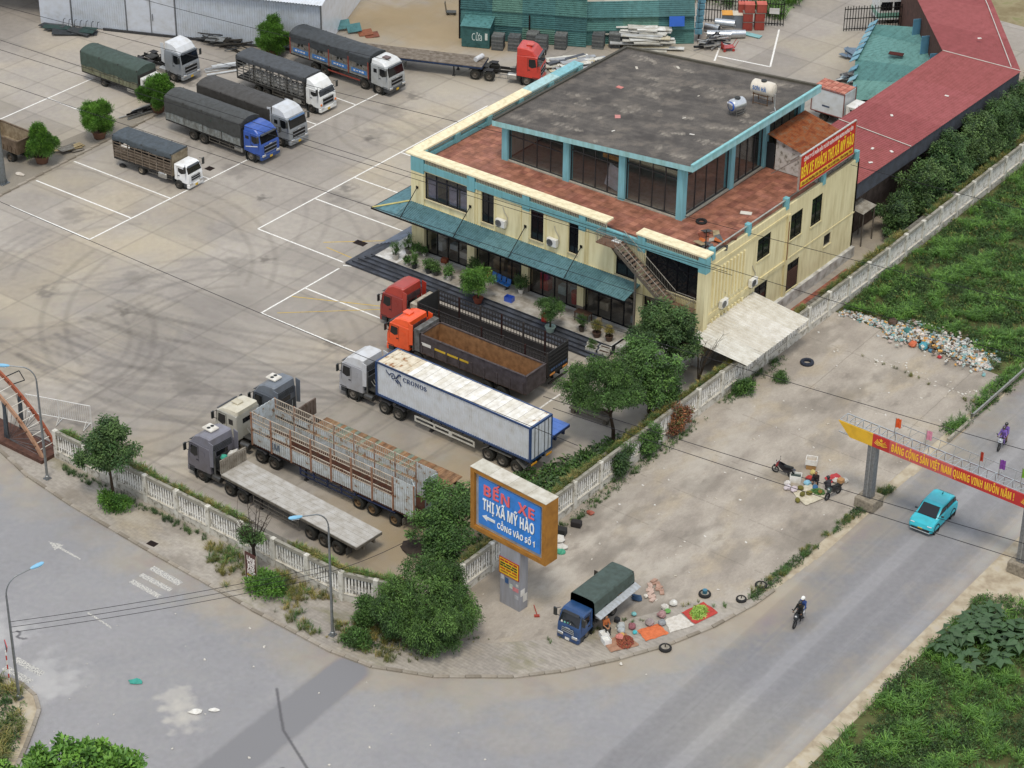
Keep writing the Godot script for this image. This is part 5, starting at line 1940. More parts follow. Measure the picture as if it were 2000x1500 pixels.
	chassis(t,-12.8,-1.5,1.0,false)
	for x in [-9.6,-11.0]:
		for s in [-1.0,1.0]:
			wheel(t,x,s * 1.22,0.52,0.29,"6f6b67",true)
	dump_bed(t,-13.3,-3.3,1.25,2.75,2.45,"5f585a","a07850")
	b = mb("7a7d80")
	b.bb(-3.25,1.2,-1.2,-2.75,3.1,1.2)
	put("hoist_board",b,"dirty",t)
	b = mb("d9b32f")
	b.bb(-8.0,1.95,-1.25,-4.6,2.12,-1.235)
	put("yellow_stripe",b,"paint",t)
	b = mb("e6e2da")
	b.bb(-4.4,1.95,-1.251,-3.5,2.2,-1.236)
	put("white_board",b,"paint",t)
	# container semi
	container_semi()
	# blue flat trailer half hidden behind the container
	t = lorry("flat_trailer","blue flatbed trailer mostly hidden behind the white container",14.6,15.6,PI,"trailer")
	flat_deck(t,-12.0,0.0,1.5,2.3,"4a74c4","2b4270",6,"paint")
	trailer_axles(t,[-8.8,-10.1],"6f6b67",1.12)
	trailer_legs(t,-2.0)
	# grey tractor with flat trailer by the fence
	t = lorry("flatbed_semi","dark grey tractor unit with dusty grey flatbed trailer along the street fence",8.0,33.3,PI - deg_to_rad(3.6))
	cab(t,{"color": "6c6a72","roof": "7a7982","L": 2.35,"H": 3.0,"hi": 0.75,"base": 0.95,"top": "ac","rear_window": false})
	steer_axle(t,-1.35,"5a5652")
	tractor_rear(t,-6.0,[-4.2,-5.5],"6f6a64")
	flat_deck(t,-16.6,-3.5,1.5,2.45,"b5b2ad","84807a",7,"matte")
	b = mb("a9a59d")
	b.bb(-3.5,1.5,-1.22,-3.42,2.6,1.22)
	for k in 12:
		b.bb(-3.56,1.55,-1.15 + k * 0.2,-3.5,2.5,-1.1 + k * 0.2)
	put("headboard",b,"dirty",t)
	b = mb("3fa08a")
	b.blob(Vector3(-3.2,2.5,-0.6),Vector3(0.25,0.22,0.3),8,0.1,R)
	b.col = C("cfcdc6")
	b.blob(Vector3(-3.1,2.2,0.3),Vector3(0.25,0.4,0.6),8,0.15,R)
	put("bundle",b,"cloth",t)
	trailer_axles(t,[-12.1,-13.4,-14.7],"6b665f")
	under_rails(t,-11.0,-6.6,2.4)
	trailer_legs(t,-7.0)
	b = mb("4b4b4a")
	for x in [-6.3,-15.6]:
		for s in [-1.0,1.0]:
			b.box(Vector3(x,0.62,s * 0.95),Vector3(0.03,0.55,0.55))
	put("mud_flap",b,"rubber",t)
	# champagne tractor with open-topped rusty container
	rusty_semi()
	# dark tractor with stripped trailer
	t = lorry("flatbed_semi","dark blue-grey tractor unit with rusty bare trailer behind the open container",6.9,25.6,PI)
	cab(t,{"color": "565b63","roof": "6d737b","L": 2.3,"H": 3.0,"hi": 0.75,"base": 0.95,"top": "ac","rear_window": false})
	steer_axle(t)
	tractor_rear(t,-6.0,[-4.4,-5.7],"6f6a64",true)
	b = mb("6d6057")
	b.bb(-4.3,1.4,-1.1,-4.2,2.7,1.1)
	for k in 6:
		b.bb(-4.36,1.5,-1.0 + k * 0.36,-4.3,2.65,-0.92 + k * 0.36)
	put("headboard",b,"rusty",t)
	for k in 38:
		var x := -5.2 - k * 0.33
		var p := mb(["a5805f","a88a68","93a08e","a87f5c","8a9a90","9c7a5c"][R.randi() % 6])
		p.bb(x - 0.31,1.3,-1.2,x,1.36 + R.randf_range(0,0.02),1.2)
		put("deck_plank",p,"dirty",t)
	b = mb("5a4638")
	for s in [-1.0,1.0]:
		b.bb(-18.4,1.05,s * 0.5 - 0.06,-4.6,1.3,s * 0.5 + 0.06)
	put("trailer_frame",b,"rust",t)
	trailer_axles(t,[-13.8,-15.1,-16.4],"6b665f")
	trailer_legs(t,-7.5)
	# white box truck behind the terminal
	t = lorry("box_truck","white box truck with reddish roof frame parked behind the terminal",16.7,-44.9)
	cab(t,{"color": "e6e6e2","L": 1.6,"H": 2.3,"W": 1.9,"base": 0.75,"hi": 0.0,"axle": -1.0,"rear_window": false})
	steer_axle(t,-1.0,"6d6a66",0.4)
	chassis(t,-5.0,-1.2,0.8,false)
	for s in [-1.0,1.0]:
		wheel(t,-3.9,s * 0.9,0.42,0.24,"6d6a66",true)
	b = mb("d3d8dc")
	b.bb(-5.1,1.0,-1.05,-1.75,3.3,1.05)
	put("box_body",b,"paint",t)
	b = mb("7a4038")
	for s in [-1.0,1.0]:
		for x in [-5.12,-1.73]:
			b.box(Vector3(x,2.15,s * 1.06),Vector3(0.08,2.4,0.08))
		for y in [0.98,3.3]:
			b.box(Vector3(-3.42,y,s * 1.06),Vector3(3.4,0.08,0.07))
	put("corner_frame",b,"paint",t)
	for i in 6:
		for k in 4:
			b = mb(["c07a68","b56f5e","c98a78"][(i + k) % 3])
			b.bb(-5.05 + i * 0.55,3.34,-1.0 + k * 0.5,-4.55 + i * 0.55,3.39,-0.54 + k * 0.5)
			put("roof_panel",b,"matte",t)
	b = mb("4a5670")
	b.bb(-4.0,1.6,1.05,-3.2,1.76,1.062)
	put("dark_mark",b,"matte",t)

func dump_bed(t: Node3D,x0: float,x1: float,y: float,top: float,W: float,outer: String,inner: String) -> void:
	var h := W / 2
	for q in [["bed_side",x0,x1,-h,-h + 0.09],["bed_side",x0,x1,h - 0.09,h],["bed_front",x1 - 0.1,x1,-h,h],["tailgate",x0 - 0.1,x0,-h + 0.02,h - 0.02]]:
		var b := mb(outer)
		b.bb(q[1],y,q[3],q[2],top,q[4])
		b.bb(q[1] - 0.03,top,q[3] - 0.03,q[2] + 0.03,top + 0.09,q[4] + 0.03)
		if q[0] == "bed_side":
			var s: float = signf(q[3] + q[4])
			for k in 9:
				var x := lerpf(x0 + 0.2,x1 - 0.2,k / 8.0)
				b.bb(x - 0.06,y,s * h,x + 0.06,top - 0.6,s * (h + 0.07))
		put(q[0],b,"dirty",t)
	var l := mb(inner)
	for s in [-1.0,1.0]:
		l.quad(Vector3(x0,y + 0.03,s * (h - 0.3)),Vector3(x1 - 0.1,y + 0.03,s * (h - 0.3)),Vector3(x1 - 0.1,top - 0.02,s * (h - 0.095)),Vector3(x0,top - 0.02,s * (h - 0.095)))
	l.bb(x0,y - 0.1,-h + 0.09,x1 - 0.1,y + 0.04,h - 0.09)
	l.bb(x1 - 0.13,y,-h + 0.1,x1 - 0.1,top - 0.02,h - 0.1)
	l.bb(x0,y,-h + 0.1,x0 + 0.03,top - 0.02,h - 0.1)
	put("bed_lining",l,"dirty",t)

func container_semi() -> void:
	var t := lorry("container_semi","silver tractor unit pulling long white container with dark blue frame",9.3,18.6,PI - deg_to_rad(1.2))
	cab(t,{"color": "a5a5a8","roof": "c9cacc","L": 2.35,"H": 3.0,"hi": 0.72,"base": 0.95,"rear_window": false})
	steer_axle(t)
	tractor_rear(t,-6.2,[-4.4,-5.75],"8d8a86")
	var x1 := -3.7
	var x0 := -18.1
	var y0 := 1.45
	var y1 := 4.3
	var b: MB
	for s in [-1.0,1.0]:
		b = mb("d2d6da")
		var n := 66
		for k in n:
			var a := lerpf(x0 + 0.12,x1 - 0.12,float(k) / n)
			var d := (x1 - x0 - 0.24) / n
			var z: float = s * 1.2
			var zi: float = s * 1.165
			for q in [[0.0,0.35,z,z],[0.35,0.5,z,zi],[0.5,0.85,zi,zi],[0.85,1.0,zi,z]]:
				var p0 := Vector3(a + d * q[0],0,q[2])
				var p1 := Vector3(a + d * q[1],0,q[3])
				var u := Vector3(0,y0 + 0.14,0)
				var v := Vector3(0,y1 - 0.1,0)
				if s > 0:
					b.quad(p0 + u,p1 + u,p1 + v,p0 + v)
				else:
					b.quad(p1 + u,p0 + u,p0 + v,p1 + v)
		put("container_side",b,"paint",t)
	var nr := 30
	for k in nr:
		b = mb(["eceae4","e8e6df","e3dfd5","efeeea"][k % 4] if k < 24 else "e0d6c2")
		var a := lerpf(x0 + 0.1,x1 - 0.1,float(k) / nr)
		b.bb(a + 0.01,y1 - 0.06,-1.16,a + (x1 - x0 - 0.2) / nr - 0.01,y1 - 0.03 + (k % 2) * 0.01,1.16)
		put("roof_panel",b,"rusty" if k > 23 or k == 0 else "matte",t)
	b = mb("24406e")
	for s in [-1.0,1.0]:
		b.box(Vector3((x0 + x1) / 2,y1 - 0.05,s * 1.2),Vector3(x1 - x0,0.13,0.09))
		b.box(Vector3((x0 + x1) / 2,y0 + 0.07,s * 1.2),Vector3(x1 - x0,0.16,0.09))
		for x in [x0 + 0.06,x1 - 0.06]:
			b.box(Vector3(x,(y0 + y1) / 2,s * 1.19),Vector3(0.16,y1 - y0,0.14))
	for x in [x0 + 0.06,x1 - 0.06]:
		b.box(Vector3(x,y1 - 0.06,0),Vector3(0.15,0.15,2.3))
		b.box(Vector3(x,y0 + 0.08,0),Vector3(0.15,0.18,2.3))
	put("container_frame",b,"paint",t)
	b = mb("9aa0a6")
	b.bb(x1 - 0.14,y0 + 0.15,-1.12,x1 - 0.06,y1 - 0.12,1.12)
	put("container_front",b,"paint",t)
	for s in [-1.0,1.0]:
		b = mb("cdd1d5")
		b.bb(x0 + 0.0,y0 + 0.17,minf(s * 0.02,s * 1.12),x0 + 0.06,y1 - 0.14,maxf(s * 0.02,s * 1.12))
		put("container_door",b,"paint",t)
		for k in 2:
			b = mb("8d9196")
			b.cyl(Vector3(x0 - 0.03,y0 + 0.15,s * (0.35 + k * 0.42)),Vector3(x0 - 0.03,y1 - 0.12,s * (0.35 + k * 0.42)),0.025,0.025,6)
			put("lock_rod",b,"metal",t)
		b = mb("d99a2c")
		b.box(Vector3(x0 - 0.05,1.2,s * 0.85),Vector3(0.04,0.14,0.62))
		put("rear_marker",b,"paint",t)
	b = mb("2d3950")
	for s in [-1.0,1.0]:
		b.bb(x0 + 0.1,y0 - 0.35,s * 0.5 - 0.08,x1 - 0.8,y0 - 0.02,s * 0.5 + 0.08)
	for k in 8:
		b.bb(x0 + 0.2 + k * 2.0,y0 - 0.2,-1.15,x0 + 0.32 + k * 2.0,y0 - 0.02,1.15)
	put("trailer_frame",b,"dirty",t)
	trailer_axles(t,[-14.2,-15.5,-16.8],"8d8a86")
	trailer_legs(t,-8.6)
	for s in [-1.0,1.0]:
		b = mb("c9c6bd")
		b.bb(-13.0,0.95,s * 1.14,-7.4,1.08,s * 1.18)
		b.bb(-13.0,0.6,s * 1.14,-7.4,0.72,s * 1.18)
		for x in [-13.0,-10.9,-9.3,-7.5]:
			b.bb(x,0.6,s * 1.13,x + (0.3 if x < -9.5 and x > -12 else 0.14),1.08,s * 1.19)
		put("side_guard",b,"paint",t)
		b = mb("9a9c9c")
		b.bb(-16.4,1.14,s * 0.75,-14.4,1.18,s * 1.25)
		b.box(Vector3(-13.95,1.0,s * 1.0),Vector3(0.8,0.04,0.5),Basis(Vector3(0,0,1),-0.6))
		b.box(Vector3(-17.2,0.95,s * 1.0),Vector3(0.9,0.04,0.5),Basis(Vector3(0,0,1),0.6))
		put("mudguard",b,"metal",t)
	# seen side is the lorry's own -z side
	text("lettering","CRONOS",0.36,2.25,"2c3e62",t,Vector3(-7.45,3.72,-1.215),PI,0.01,true,true)
	b = mb("2c3e62")
	var sp := []
	for k in 16:
		var a := k * 0.52
		var r := 0.30 - k * 0.016
		sp.append(Vector3(-5.35 + cos(a) * r,3.6 + sin(a) * r,-1.222))
	b.tube(sp,0.035,5)
	b.tube([Vector3(-5.05,3.6,-1.222),Vector3(-4.85,3.75,-1.222),Vector3(-4.7,3.95,-1.222)],0.03,5)
	b.tube([Vector3(-5.65,3.55,-1.222),Vector3(-5.8,3.75,-1.222),Vector3(-5.95,3.98,-1.222),Vector3(-6.15,3.9,-1.222)],0.06,5)
	b.tube([Vector3(-5.75,3.5,-1.222),Vector3(-6.0,3.35,-1.222),Vector3(-6.15,3.1,-1.222)],0.04,5)
	b.tube([Vector3(-5.6,3.4,-1.222),Vector3(-5.9,3.2,-1.222)],0.04,5)
	put("emblem",b,"matte",t)

func rusty_semi() -> void:
	var t := lorry("open_container_semi","champagne tractor unit with open-topped rusty pale blue container trailer",6.6,29.1,PI - deg_to_rad(0.7))
	cab(t,{"color": "b5b2a6","roof": "c9c2ae","L": 2.2,"H": 3.0,"hi": 0.3,"base": 0.95,"vane": false,"top": "hatch","hatch": "bdb49c"})
	steer_axle(t)
	tractor_rear(t,-6.0,[-4.4,-5.7],"6f6a64")
	var x1 := -3.7
	var x0 := -18.8
	var y0 := 1.42
	var y1 := 4.05
	var b := mb("7d7a74")
	b.bb(x0,y0 - 0.12,-1.2,x1,y0,1.2)
	put("container_floor",b,"rust",t)
	var n := 8
	for s in [-1.0,1.0]:
		for k in n:
			var a := lerpf(x0,x1,float(k) / n) + 0.05
			var e := lerpf(x0,x1,float(k + 1) / n) - 0.05
			var whole := k == 0
			var p := sub("side_panel",t)
			b = mb("cbd2d6")
			var m := 9
			for i in m:
				var d := (e - a) / m
				for q in [[0.0,0.5,0.0],[0.5,1.0,0.035]]:
					var u: float = a + d * (i + q[0])
					var v: float = a + d * (i + q[1])
					b.bb(u,y0,s * (1.17 + q[2]),v,(y1 - 0.0 if s > 0 else y1) if whole else y0 + 0.98,s * (1.15 + q[2]))
					if not whole and s > 0:
						b.bb(u,y0 + 1.28,s * (1.17 + q[2]),v,y0 + 1.75,s * (1.15 + q[2]))
					if not whole and s < 0 and k > 5:
						b.bb(u,y0 + 1.28,s * (1.17 + q[2]),v,y0 + 1.75,s * (1.15 + q[2]))
			put("sheet",b,"rusty",p)
			if not whole:
				b = mb("bfb4a6")
				for y in [1.0,1.28,1.78,2.1,2.58]:
					b.bb(a,y0 + y,s * 1.16,e,y0 + y + 0.05,s * 1.21)
				for i in 11:
					var x := lerpf(a,e,i / 10.0)
					b.bb(x - 0.018,y0 + 1.0,s * 1.175,x + 0.018,y0 + 1.28,s * 1.2)
					b.bb(x - 0.018,y0 + 1.78,s * 1.175,x + 0.018,y0 + (2.58 if s > 0 else 2.62),s * 1.2)
				put("grating",b,"rusty",p)
		for k in n + 1:
			b = mb("a07a64")
			b.box(Vector3(lerpf(x0 + 0.05,x1 - 0.05,float(k) / n),(y0 + y1) / 2 - 0.05,s * 1.23),Vector3(0.12,y1 - y0 + 0.1,0.08))
			put("side_post",b,"rusty",t)
	b = mb("c3cdd4")
	for k in 12:
		b.bb(x1 - 0.1 + (k % 2) * 0.03,y0,-1.2 + k * 0.2,x1 - 0.05 + (k % 2) * 0.03,y1,-1.0 + k * 0.2)
	put("front_wall",b,"rusty",t)
	for s in [-1.0, 1.0]:
		b = mb("a9b4ba")
		b.bb(0,0.1,0,0.07,y1 - y0 - 0.1,1.14)
		for k in 4:
			b.bb(-0.04,0.15,0.1 + k * 0.26,0.0,y1 - y0 - 0.15,0.2 + k * 0.26)
		var d := put("rear_door",b,"rusty",t)
		d.position = Vector3(x0 - 0.05,y0,s * 1.18)
		d.rotation.y = PI + 0.0 if s > 0 else 0.0
		if s > 0:
			d.rotation.y = PI - 0.15
			d.position.x = x0
		else:
			d.rotation.y = 0.9
	b = mb("2c3a63")
	for s in [-1.0,1.0]:
		b.bb(x0 + 0.1,y0 - 0.5,s * 0.5 - 0.08,x1 - 0.8,y0 - 0.13,s * 0.5 + 0.08)
		b.bb(-13.4,0.6,s * 1.12,-8.2,0.7,s * 1.16)
		b.bb(-13.4,0.95,s * 1.12,-8.2,1.05,s * 1.16)
		for k in 5:
			b.bb(-13.4 + k * 1.28,0.6,s * 1.1,-13.3 + k * 1.28,1.3,s * 1.17)
		b.bb(-17.0,1.12,s * 0.72,-13.6,1.17,s * 1.24)
	put("trailer_frame",b,"dirty",t)
	trailer_axles(t,[-13.6,-14.9,-16.9],"8a7355")
	trailer_legs(t,-8.4)
	b = mb("8a8883")
	for s in [-1.0,1.0]:
		b.box(Vector3(-17.7,0.7,s * 0.95),Vector3(0.03,0.5,0.55))
	put("mud_flap",b,"dirty",t)
	text("lettering","IM",0.5,0.8,"5c6670",t,Vector3(-6.0,2.0,-1.24),PI)
# ---------- behind the yard ----------

func sheet_wall(t: Node3D,called: String,a: Vector3,e: Vector3,y0: float,y1: float,tint: String,ribs: int,m := "matte",lean := 0.0,horizontal := false) -> void:
	var b := mb(tint)
	var d := e - a
	var n := Vector3(-d.z,0,d.x).normalized() * -lean
	var lo := Vector3(0,y0,0)
	var hi := Vector3(0,y1,0) + n
	if horizontal:
		corrugated(b,a + lo,e + lo,a + hi,ribs,0.05)
	else:
		corrugated(b,a + lo,a + hi,e + lo,ribs,0.05)
	put(called,b,m,t)

func bar_fence(t: Node3D,a: Vector3,e: Vector3,h: float,tint := "2c2d2e") -> void:
	var d := e - a
	var n := int(d.length() / 0.28)
	for k in n + 1:
		var b := mb(tint)
		var p := a + d * k / n
		b.bb(p.x - 0.03,0.05,p.z - 0.03,p.x + 0.03,h - 0.1 + 0.1 * (k % 2),p.z + 0.03)
		put("bar",b,"metal",t)
	for y in [0.25,h * 0.5,h - 0.35]:
		var b := mb(tint)
		b.box((a + e) / 2 + Vector3(0,y,0),Vector3(0.05,0.08,d.length()),Basis.looking_at(d,Vector3.UP))
		put("rail",b,"metal",t)

func pile(called: String,label: String,category: String,o: Vector3,n: int,spread: Vector2,along: float,size: Array,cols: Array,m: String,tilt := 0.12,rise := 0.9,turn_var := 0.35) -> Node3D:
	var t := thing(called,label,category,o)
	for k in n:
		var b := mb(cols[R.randi() % cols.size()])
		var u := float(k) / n
		var L: float = R.randf_range(size[0],size[1])
		b.box(Vector3.ZERO,Vector3(L,size[2] * R.randf_range(0.6,1.3),size[3] * R.randf_range(0.5,1.2)))
		var p := put(size[4],b,m,t)
		var w := 1.0 - u * 0.75
		p.position = Vector3(R.randf_range(-1,1) * spread.x * w,0.05 + u * rise,R.randf_range(-1,1) * spread.y * w)
		p.basis = Basis(Vector3.UP,along + R.randf_range(-turn_var,turn_var)) * Basis(Vector3(0,0,1),R.randf_range(-tilt,tilt)) * Basis(Vector3.RIGHT,R.randf_range(-tilt,tilt))
		p.position.y += absf(sin(p.rotation.z)) * L * 0.3
	return t

func build_yard_back() -> void:
	R.seed = 61
	# warehouse
	var w := thing("warehouse","long pale grey corrugated warehouse with open dark doorway","warehouse")
	var d := Vector3(26.9,0,-11.8).normalized()
	var s := Vector3(-60.5,0,-15.2)
	var cuts := [0.0,3.4,9.2,14.4,29.4]
	for k in 4:
		var a: Vector3 = s + d * cuts[k]
		var e: Vector3 = s + d * cuts[k + 1]
		if k == 0 or k == 2:
			var b := mb("c3c9d1")
			var nn := Vector3(-d.z,0,d.x).normalized()
			b.quad(a,e,e + Vector3(0,7,0),a + Vector3(0,7,0))
			put("smooth_panel",b,"paint",w)
			if k == 2:
				var h := mb("8d9299")
				var mid := (a + e) / 2 + nn * 0.05
				h.box(mid + Vector3(0,3.4,0),Vector3(0.08,6.8,0.04),Basis(Vector3.UP,-atan2(d.z,d.x)))
				h.box(mid + d * 0.2 + Vector3(0,1.9,0),Vector3(0.06,0.7,0.1),Basis(Vector3.UP,-atan2(d.z,d.x)))
				put("door_seam",h,"metal",w)
		else:
			sheet_wall(w,"corrugated_panel",a,e,0.1,5.1 if k == 3 else 7.0,"bcc3cc",24 if k == 1 else 60,"paint")
		var p := mb("8f959d")
		p.box(e + Vector3(0,3.4 if k < 3 else 2.55,0),Vector3(0.14,6.9 if k < 3 else 5.1,0.14))
		put("post",p,"metal",w)
	var c: Vector3 = s + d * 29.4
	var f := Vector3(-39.5,0,-39.8)
	f = c + (f - c) * 1.6
	var b := mb("dfe3e8")
	b.quad(c,f,f + Vector3(0,5.1,0),c + Vector3(0,5.1,0))
	put("side_wall",b,"paint",w)
	var nrm := Vector3(d.z,0,-d.x).normalized()
	if nrm.z > 0.0:
		nrm = -nrm
	b = mb("d3d8de")
	corrugated(b,s + d * 14.4 - nrm * 0.5 + Vector3(0,5.15,0),s + d * 14.4 + nrm * 16 + Vector3(0,7.5,0),c - nrm * 0.5 + d * 0.3 + Vector3(0,5.15,0),50,0.05)
	corrugated(b,s - d * 14 - nrm * 0.5 + Vector3(0,7.05,0),s - d * 14 + nrm * 20 + Vector3(0,9,0),s + d * 14.4 - nrm * 0.5 + Vector3(0,7.05,0),60,0.05)
	put("roof",b,"paint",w)
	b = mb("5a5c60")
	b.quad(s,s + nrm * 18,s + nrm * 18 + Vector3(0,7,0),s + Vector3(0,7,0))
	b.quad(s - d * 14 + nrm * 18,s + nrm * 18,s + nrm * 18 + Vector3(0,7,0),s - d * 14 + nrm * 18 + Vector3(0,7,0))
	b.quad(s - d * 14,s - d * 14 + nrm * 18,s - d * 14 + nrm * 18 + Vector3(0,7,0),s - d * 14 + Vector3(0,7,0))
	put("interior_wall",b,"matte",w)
	b = mb("4c4f54")
	b.box((s + c) / 2 + d * 3 - nrm * 0.12 + Vector3(0,0.12,0),Vector3(22.0,0.24,0.16),Basis(Vector3.UP,-atan2(d.z,d.x)))
	put("base_kerb",b,"concrete",w)
	var t := thing("tarpaulin_heap","dark sheets heaped on the ground along warehouse wall","heap",Vector3(-56.2,0,-15.6),0.42)
	for k in 9:
		b = mb(["3f4448","4a4f54","363b40","2f4a48","54585c"][k % 5])
		b.box(Vector3(R.randf_range(-3.2,2.6),0.1 + R.randf() * 0.35,R.randf_range(-0.7,0.7)),Vector3(R.randf_range(1.5,3.2),0.06,R.randf_range(0.8,1.5)),Basis.from_euler(Vector3(R.randf_range(-0.15,0.15),R.randf_range(-0.3,0.3),R.randf_range(-0.1,0.1))))
		put("sheet",b,"tarp",t)
	for k in 7:
		b = mb("3b3d40")
		b.tube([Vector3(-1.5 + k * 0.6,0.2,-0.8),Vector3(-1.4 + k * 0.6,0.9,-0.9),Vector3(-1.2 + k * 0.6,1.0,-0.9)],0.03,5)
		put("bent_bar",b,"metal",t)
	pile("scrap_metal_heap","tangle of dark steel bars and plates below the warehouse wall","scrap",Vector3(-42.6,0,-22.3),46,Vector2(2.6,0.9),0.4,[1.2,3.6,0.09,0.12,"bar"],["3a3c3f","4a4744","54585c","3f3833","5a5f66"],"dirty",0.2,0.7,0.6)
	b = mb("b9bdc0")
	b.box(Vector3(-42.9,0.75,-21.9),Vector3(1.9,0.04,0.9),Basis.from_euler(Vector3(0.1,0.35,0.06)))
	solo("steel_plate",b,"metal","pale steel plate lying on top of the dark scrap heap","plate")
	pile("plank_pile","white profiles stacked flat behind the black tarpaulin truck","planks",Vector3(-38.4,0,-18.6),12,Vector2(0.6,1.6),0.95,[2.2,3.4,0.06,0.22,"profile"],["d5d8da","c3c6c8","9a9c9e"],"paint",0.04,0.3,0.15)
	pile("sheet_pile","grey and yellowish boards dumped on gravel strip between potted bushes","boards",Vector3(-36.7,0.12,3.6),9,Vector2(0.6,1.3),1.3,[1.0,2.0,0.05,0.8,"board"],["8a8a88","9a9690","b8aa86","7a7673"],"dirty",0.06,0.35,0.5)
	pile("profile_pile","black and white metal profiles on the gravel strip by the caged truck","profiles",Vector3(-37.4,0.12,-6.2),14,Vector2(0.5,1.4),1.3,[1.8,3.2,0.08,0.12,"profile"],["2b2d30","d3d5d6","4a4d50","8d8f90"],"metal",0.05,0.4,0.2)
	t = thing("bent_sheets","small teal and rusty sheets lying beside the white end wall of warehouse","sheets",Vector3(-34.6,0,-33.0),0.5)
	for q in [[0.0,0.9,0.0,"4f7f84"],[-1.2,1.1,-0.4,"56878a"],[1.2,0.3,0.3,"9a5a3c"],[1.9,0.15,0.6,"8a4c34"]]:
		b = mb(q[3])
		b.box(Vector3(q[0],q[1] * 0.5,q[2]),Vector3(1.4,0.04,1.2),Basis.from_euler(Vector3(0.4 * q[1],0.4,0.1)))
		put("sheet",b,"teal_sheet",t)
	b = mb("54534f")
	b.bb(-0.5,0.25,-0.35,0.5,0.3,0.35)
	for z in [-0.3,0.3]:
		b.cyl(Vector3(-0.5,0.28,z),Vector3(-0.65,1.3,z),0.03)
		b.cyl(Vector3(-0.35,0.12,z - 0.03),Vector3(-0.35,0.12,z + 0.03),0.12)
		b.cyl(Vector3(0.35,0.12,z - 0.03),Vector3(0.35,0.12,z + 0.03),0.12)
	b.cyl(Vector3(-0.65,1.3,-0.3),Vector3(-0.65,1.3,0.3),0.03)
	solo("hand_cart",b,"metal","small steel hand cart standing on sandy ground left of the teal shed","cart","",Vector3(-29.9,0,-42.6),0.6)
	# teal sheds
	var teal := ["4d7c7c","568584","477374","5d8a84","6a9184"]
	t = thing("teal_shed","long teal corrugated shed with overlapping wall sheets behind flatbed trailer","shed")
	var A := Vector3(-25.4,0,-38.3)
	var E := Vector3(-14.4,0,-44.2)
	for k in 4:
		for j in 3:
			sheet_wall(t,"wall_sheet",A.lerp(E,k / 4.0),A.lerp(E,(k + 1) / 4.0 + 0.01),[0.0,1.6,3.1][j],[1.7,3.2,5.2][j],teal[(k * 2 + j) % 5],[8,8,10][j],"teal_sheet",0.05 + 0.1 * j + 0.06 * (k % 2),true)
	b = mb("4d7c7c")
	var back := Vector3(-0.48,0,-0.875)
	corrugated(b,A + Vector3(0,5.15,0),E + Vector3(0,5.15,0),A + back * 8 + Vector3(0,6.0,0),30,0.05)
	put("roof_sheet",b,"teal_sheet",t)
	b = mb("2b2624")
	b.box(A.lerp(E,0.56) + Vector3(0.06,1.5,0.12),Vector3(0.12,3.0,0.12))
	b.box(A + Vector3(0,2.6,0),Vector3(0.14,5.2,0.14))
	put("post",b,"rust",t)
	t = thing("teal_shed","leaning teal corrugated shed with blue patch sheet beside the white panel pile","shed")
	A = Vector3(-14.6,0,-44.6)
	E = Vector3(-6.6,0,-51.6)
	for k in 3:
		for j in 3:
			sheet_wall(t,"wall_sheet",A.lerp(E,k / 3.0),A.lerp(E,(k + 1) / 3.0 + 0.01),[0.0,1.5,2.9][j],[1.6,3.0,4.3][j],teal[(k + j * 2 + 1) % 5],[8,8,8][j],"teal_sheet",0.2 + 0.3 * j + 0.05 * k,true)
	b = mb("2f62c0")
	b.box(Vector3(-7.6,2.6,-50.1),Vector3(1.5,1.0,0.05),Basis(Vector3.UP,0.74) * Basis(Vector3.RIGHT,-0.2))
	put("blue_patch",b,"paint",t)
	for k in 6:
		b = mb("6f9fb4")
		b.box(E + Vector3(0.2 - k * 0.05,1.2 + k * 0.6,-0.6 - k * 0.15),Vector3(0.7,0.5,0.5),Basis(Vector3.UP,0.74))
		put("ridge_cap",b,"teal_sheet",t)
	b = mb("5c3a30")
	b.quad(E + Vector3(0.4,0,-0.2),E + Vector3(-1.2,0,-3.4),E + Vector3(-1.2,4.2,-3.4),E + Vector3(0.2,4.2,-0.6))
	put("end_wall",b,"rust",t)
	# small teal hut
	t = thing("teal_hut","small dark teal metal hut with white scrawl on its side","hut",Vector3(-23.2,0,-38.4),0.45)
	b = mb("3f6a6a")
	b.bb(-1.4,0.05,-1.1,1.4,2.3,1.1)
	put("body",b,"teal_sheet",t)
	b = mb("5f9090")
	b.box(Vector3(0,2.4,0),Vector3(3.0,0.06,2.5),Basis(Vector3.RIGHT,0.12))
	put("roof",b,"teal_sheet",t)
	text("lettering","Cửa",0.75,1.0,"c9d6d2",t,Vector3(0.15,1.15,1.11),0.0,0.01,false)
	b = mb("cfd6d4")
	b.bb(0.95,0.9,1.1,1.2,1.6,1.12)
	put("white_mark",b,"matte",t)
	# stacks of grey kerb blocks
	var spots := [[-20.9,-38.7],[-19.5,-39.5],[-18.6,-41.3],[-17.3,-41.0],[-16.2,-42.7],[-13.4,-45.1],[-12.3,-46.4]]
	for k in 7:
		t = thing("block_stack",["stack of grey concrete blocks right beside the teal hut","second stack of grey concrete blocks from the teal hut","grey block stack with silver top hidden behind the red cab","grey concrete block stack just behind the red cab roof","grey concrete block stack right of the red cab","grey block stack at the left end of the leaning teal shed","grey block stack between leaning teal shed and white panels"][k],"blocks",Vector3(spots[k][0],0,spots[k][1]),0.45,"stacks of concrete blocks by the teal sheds")
		for j in 8:
			for i in 2:
				b = mb(["6f767c","7d848a","666d73","8b9196"][(j + i * 2 + k) % 4])
				b.cbox(Vector3(0,0.1 + j * 0.185,-0.3 + i * 0.6),Vector3(1.15,0.17,0.56),0.015)
				put("block",b,"concrete",t)
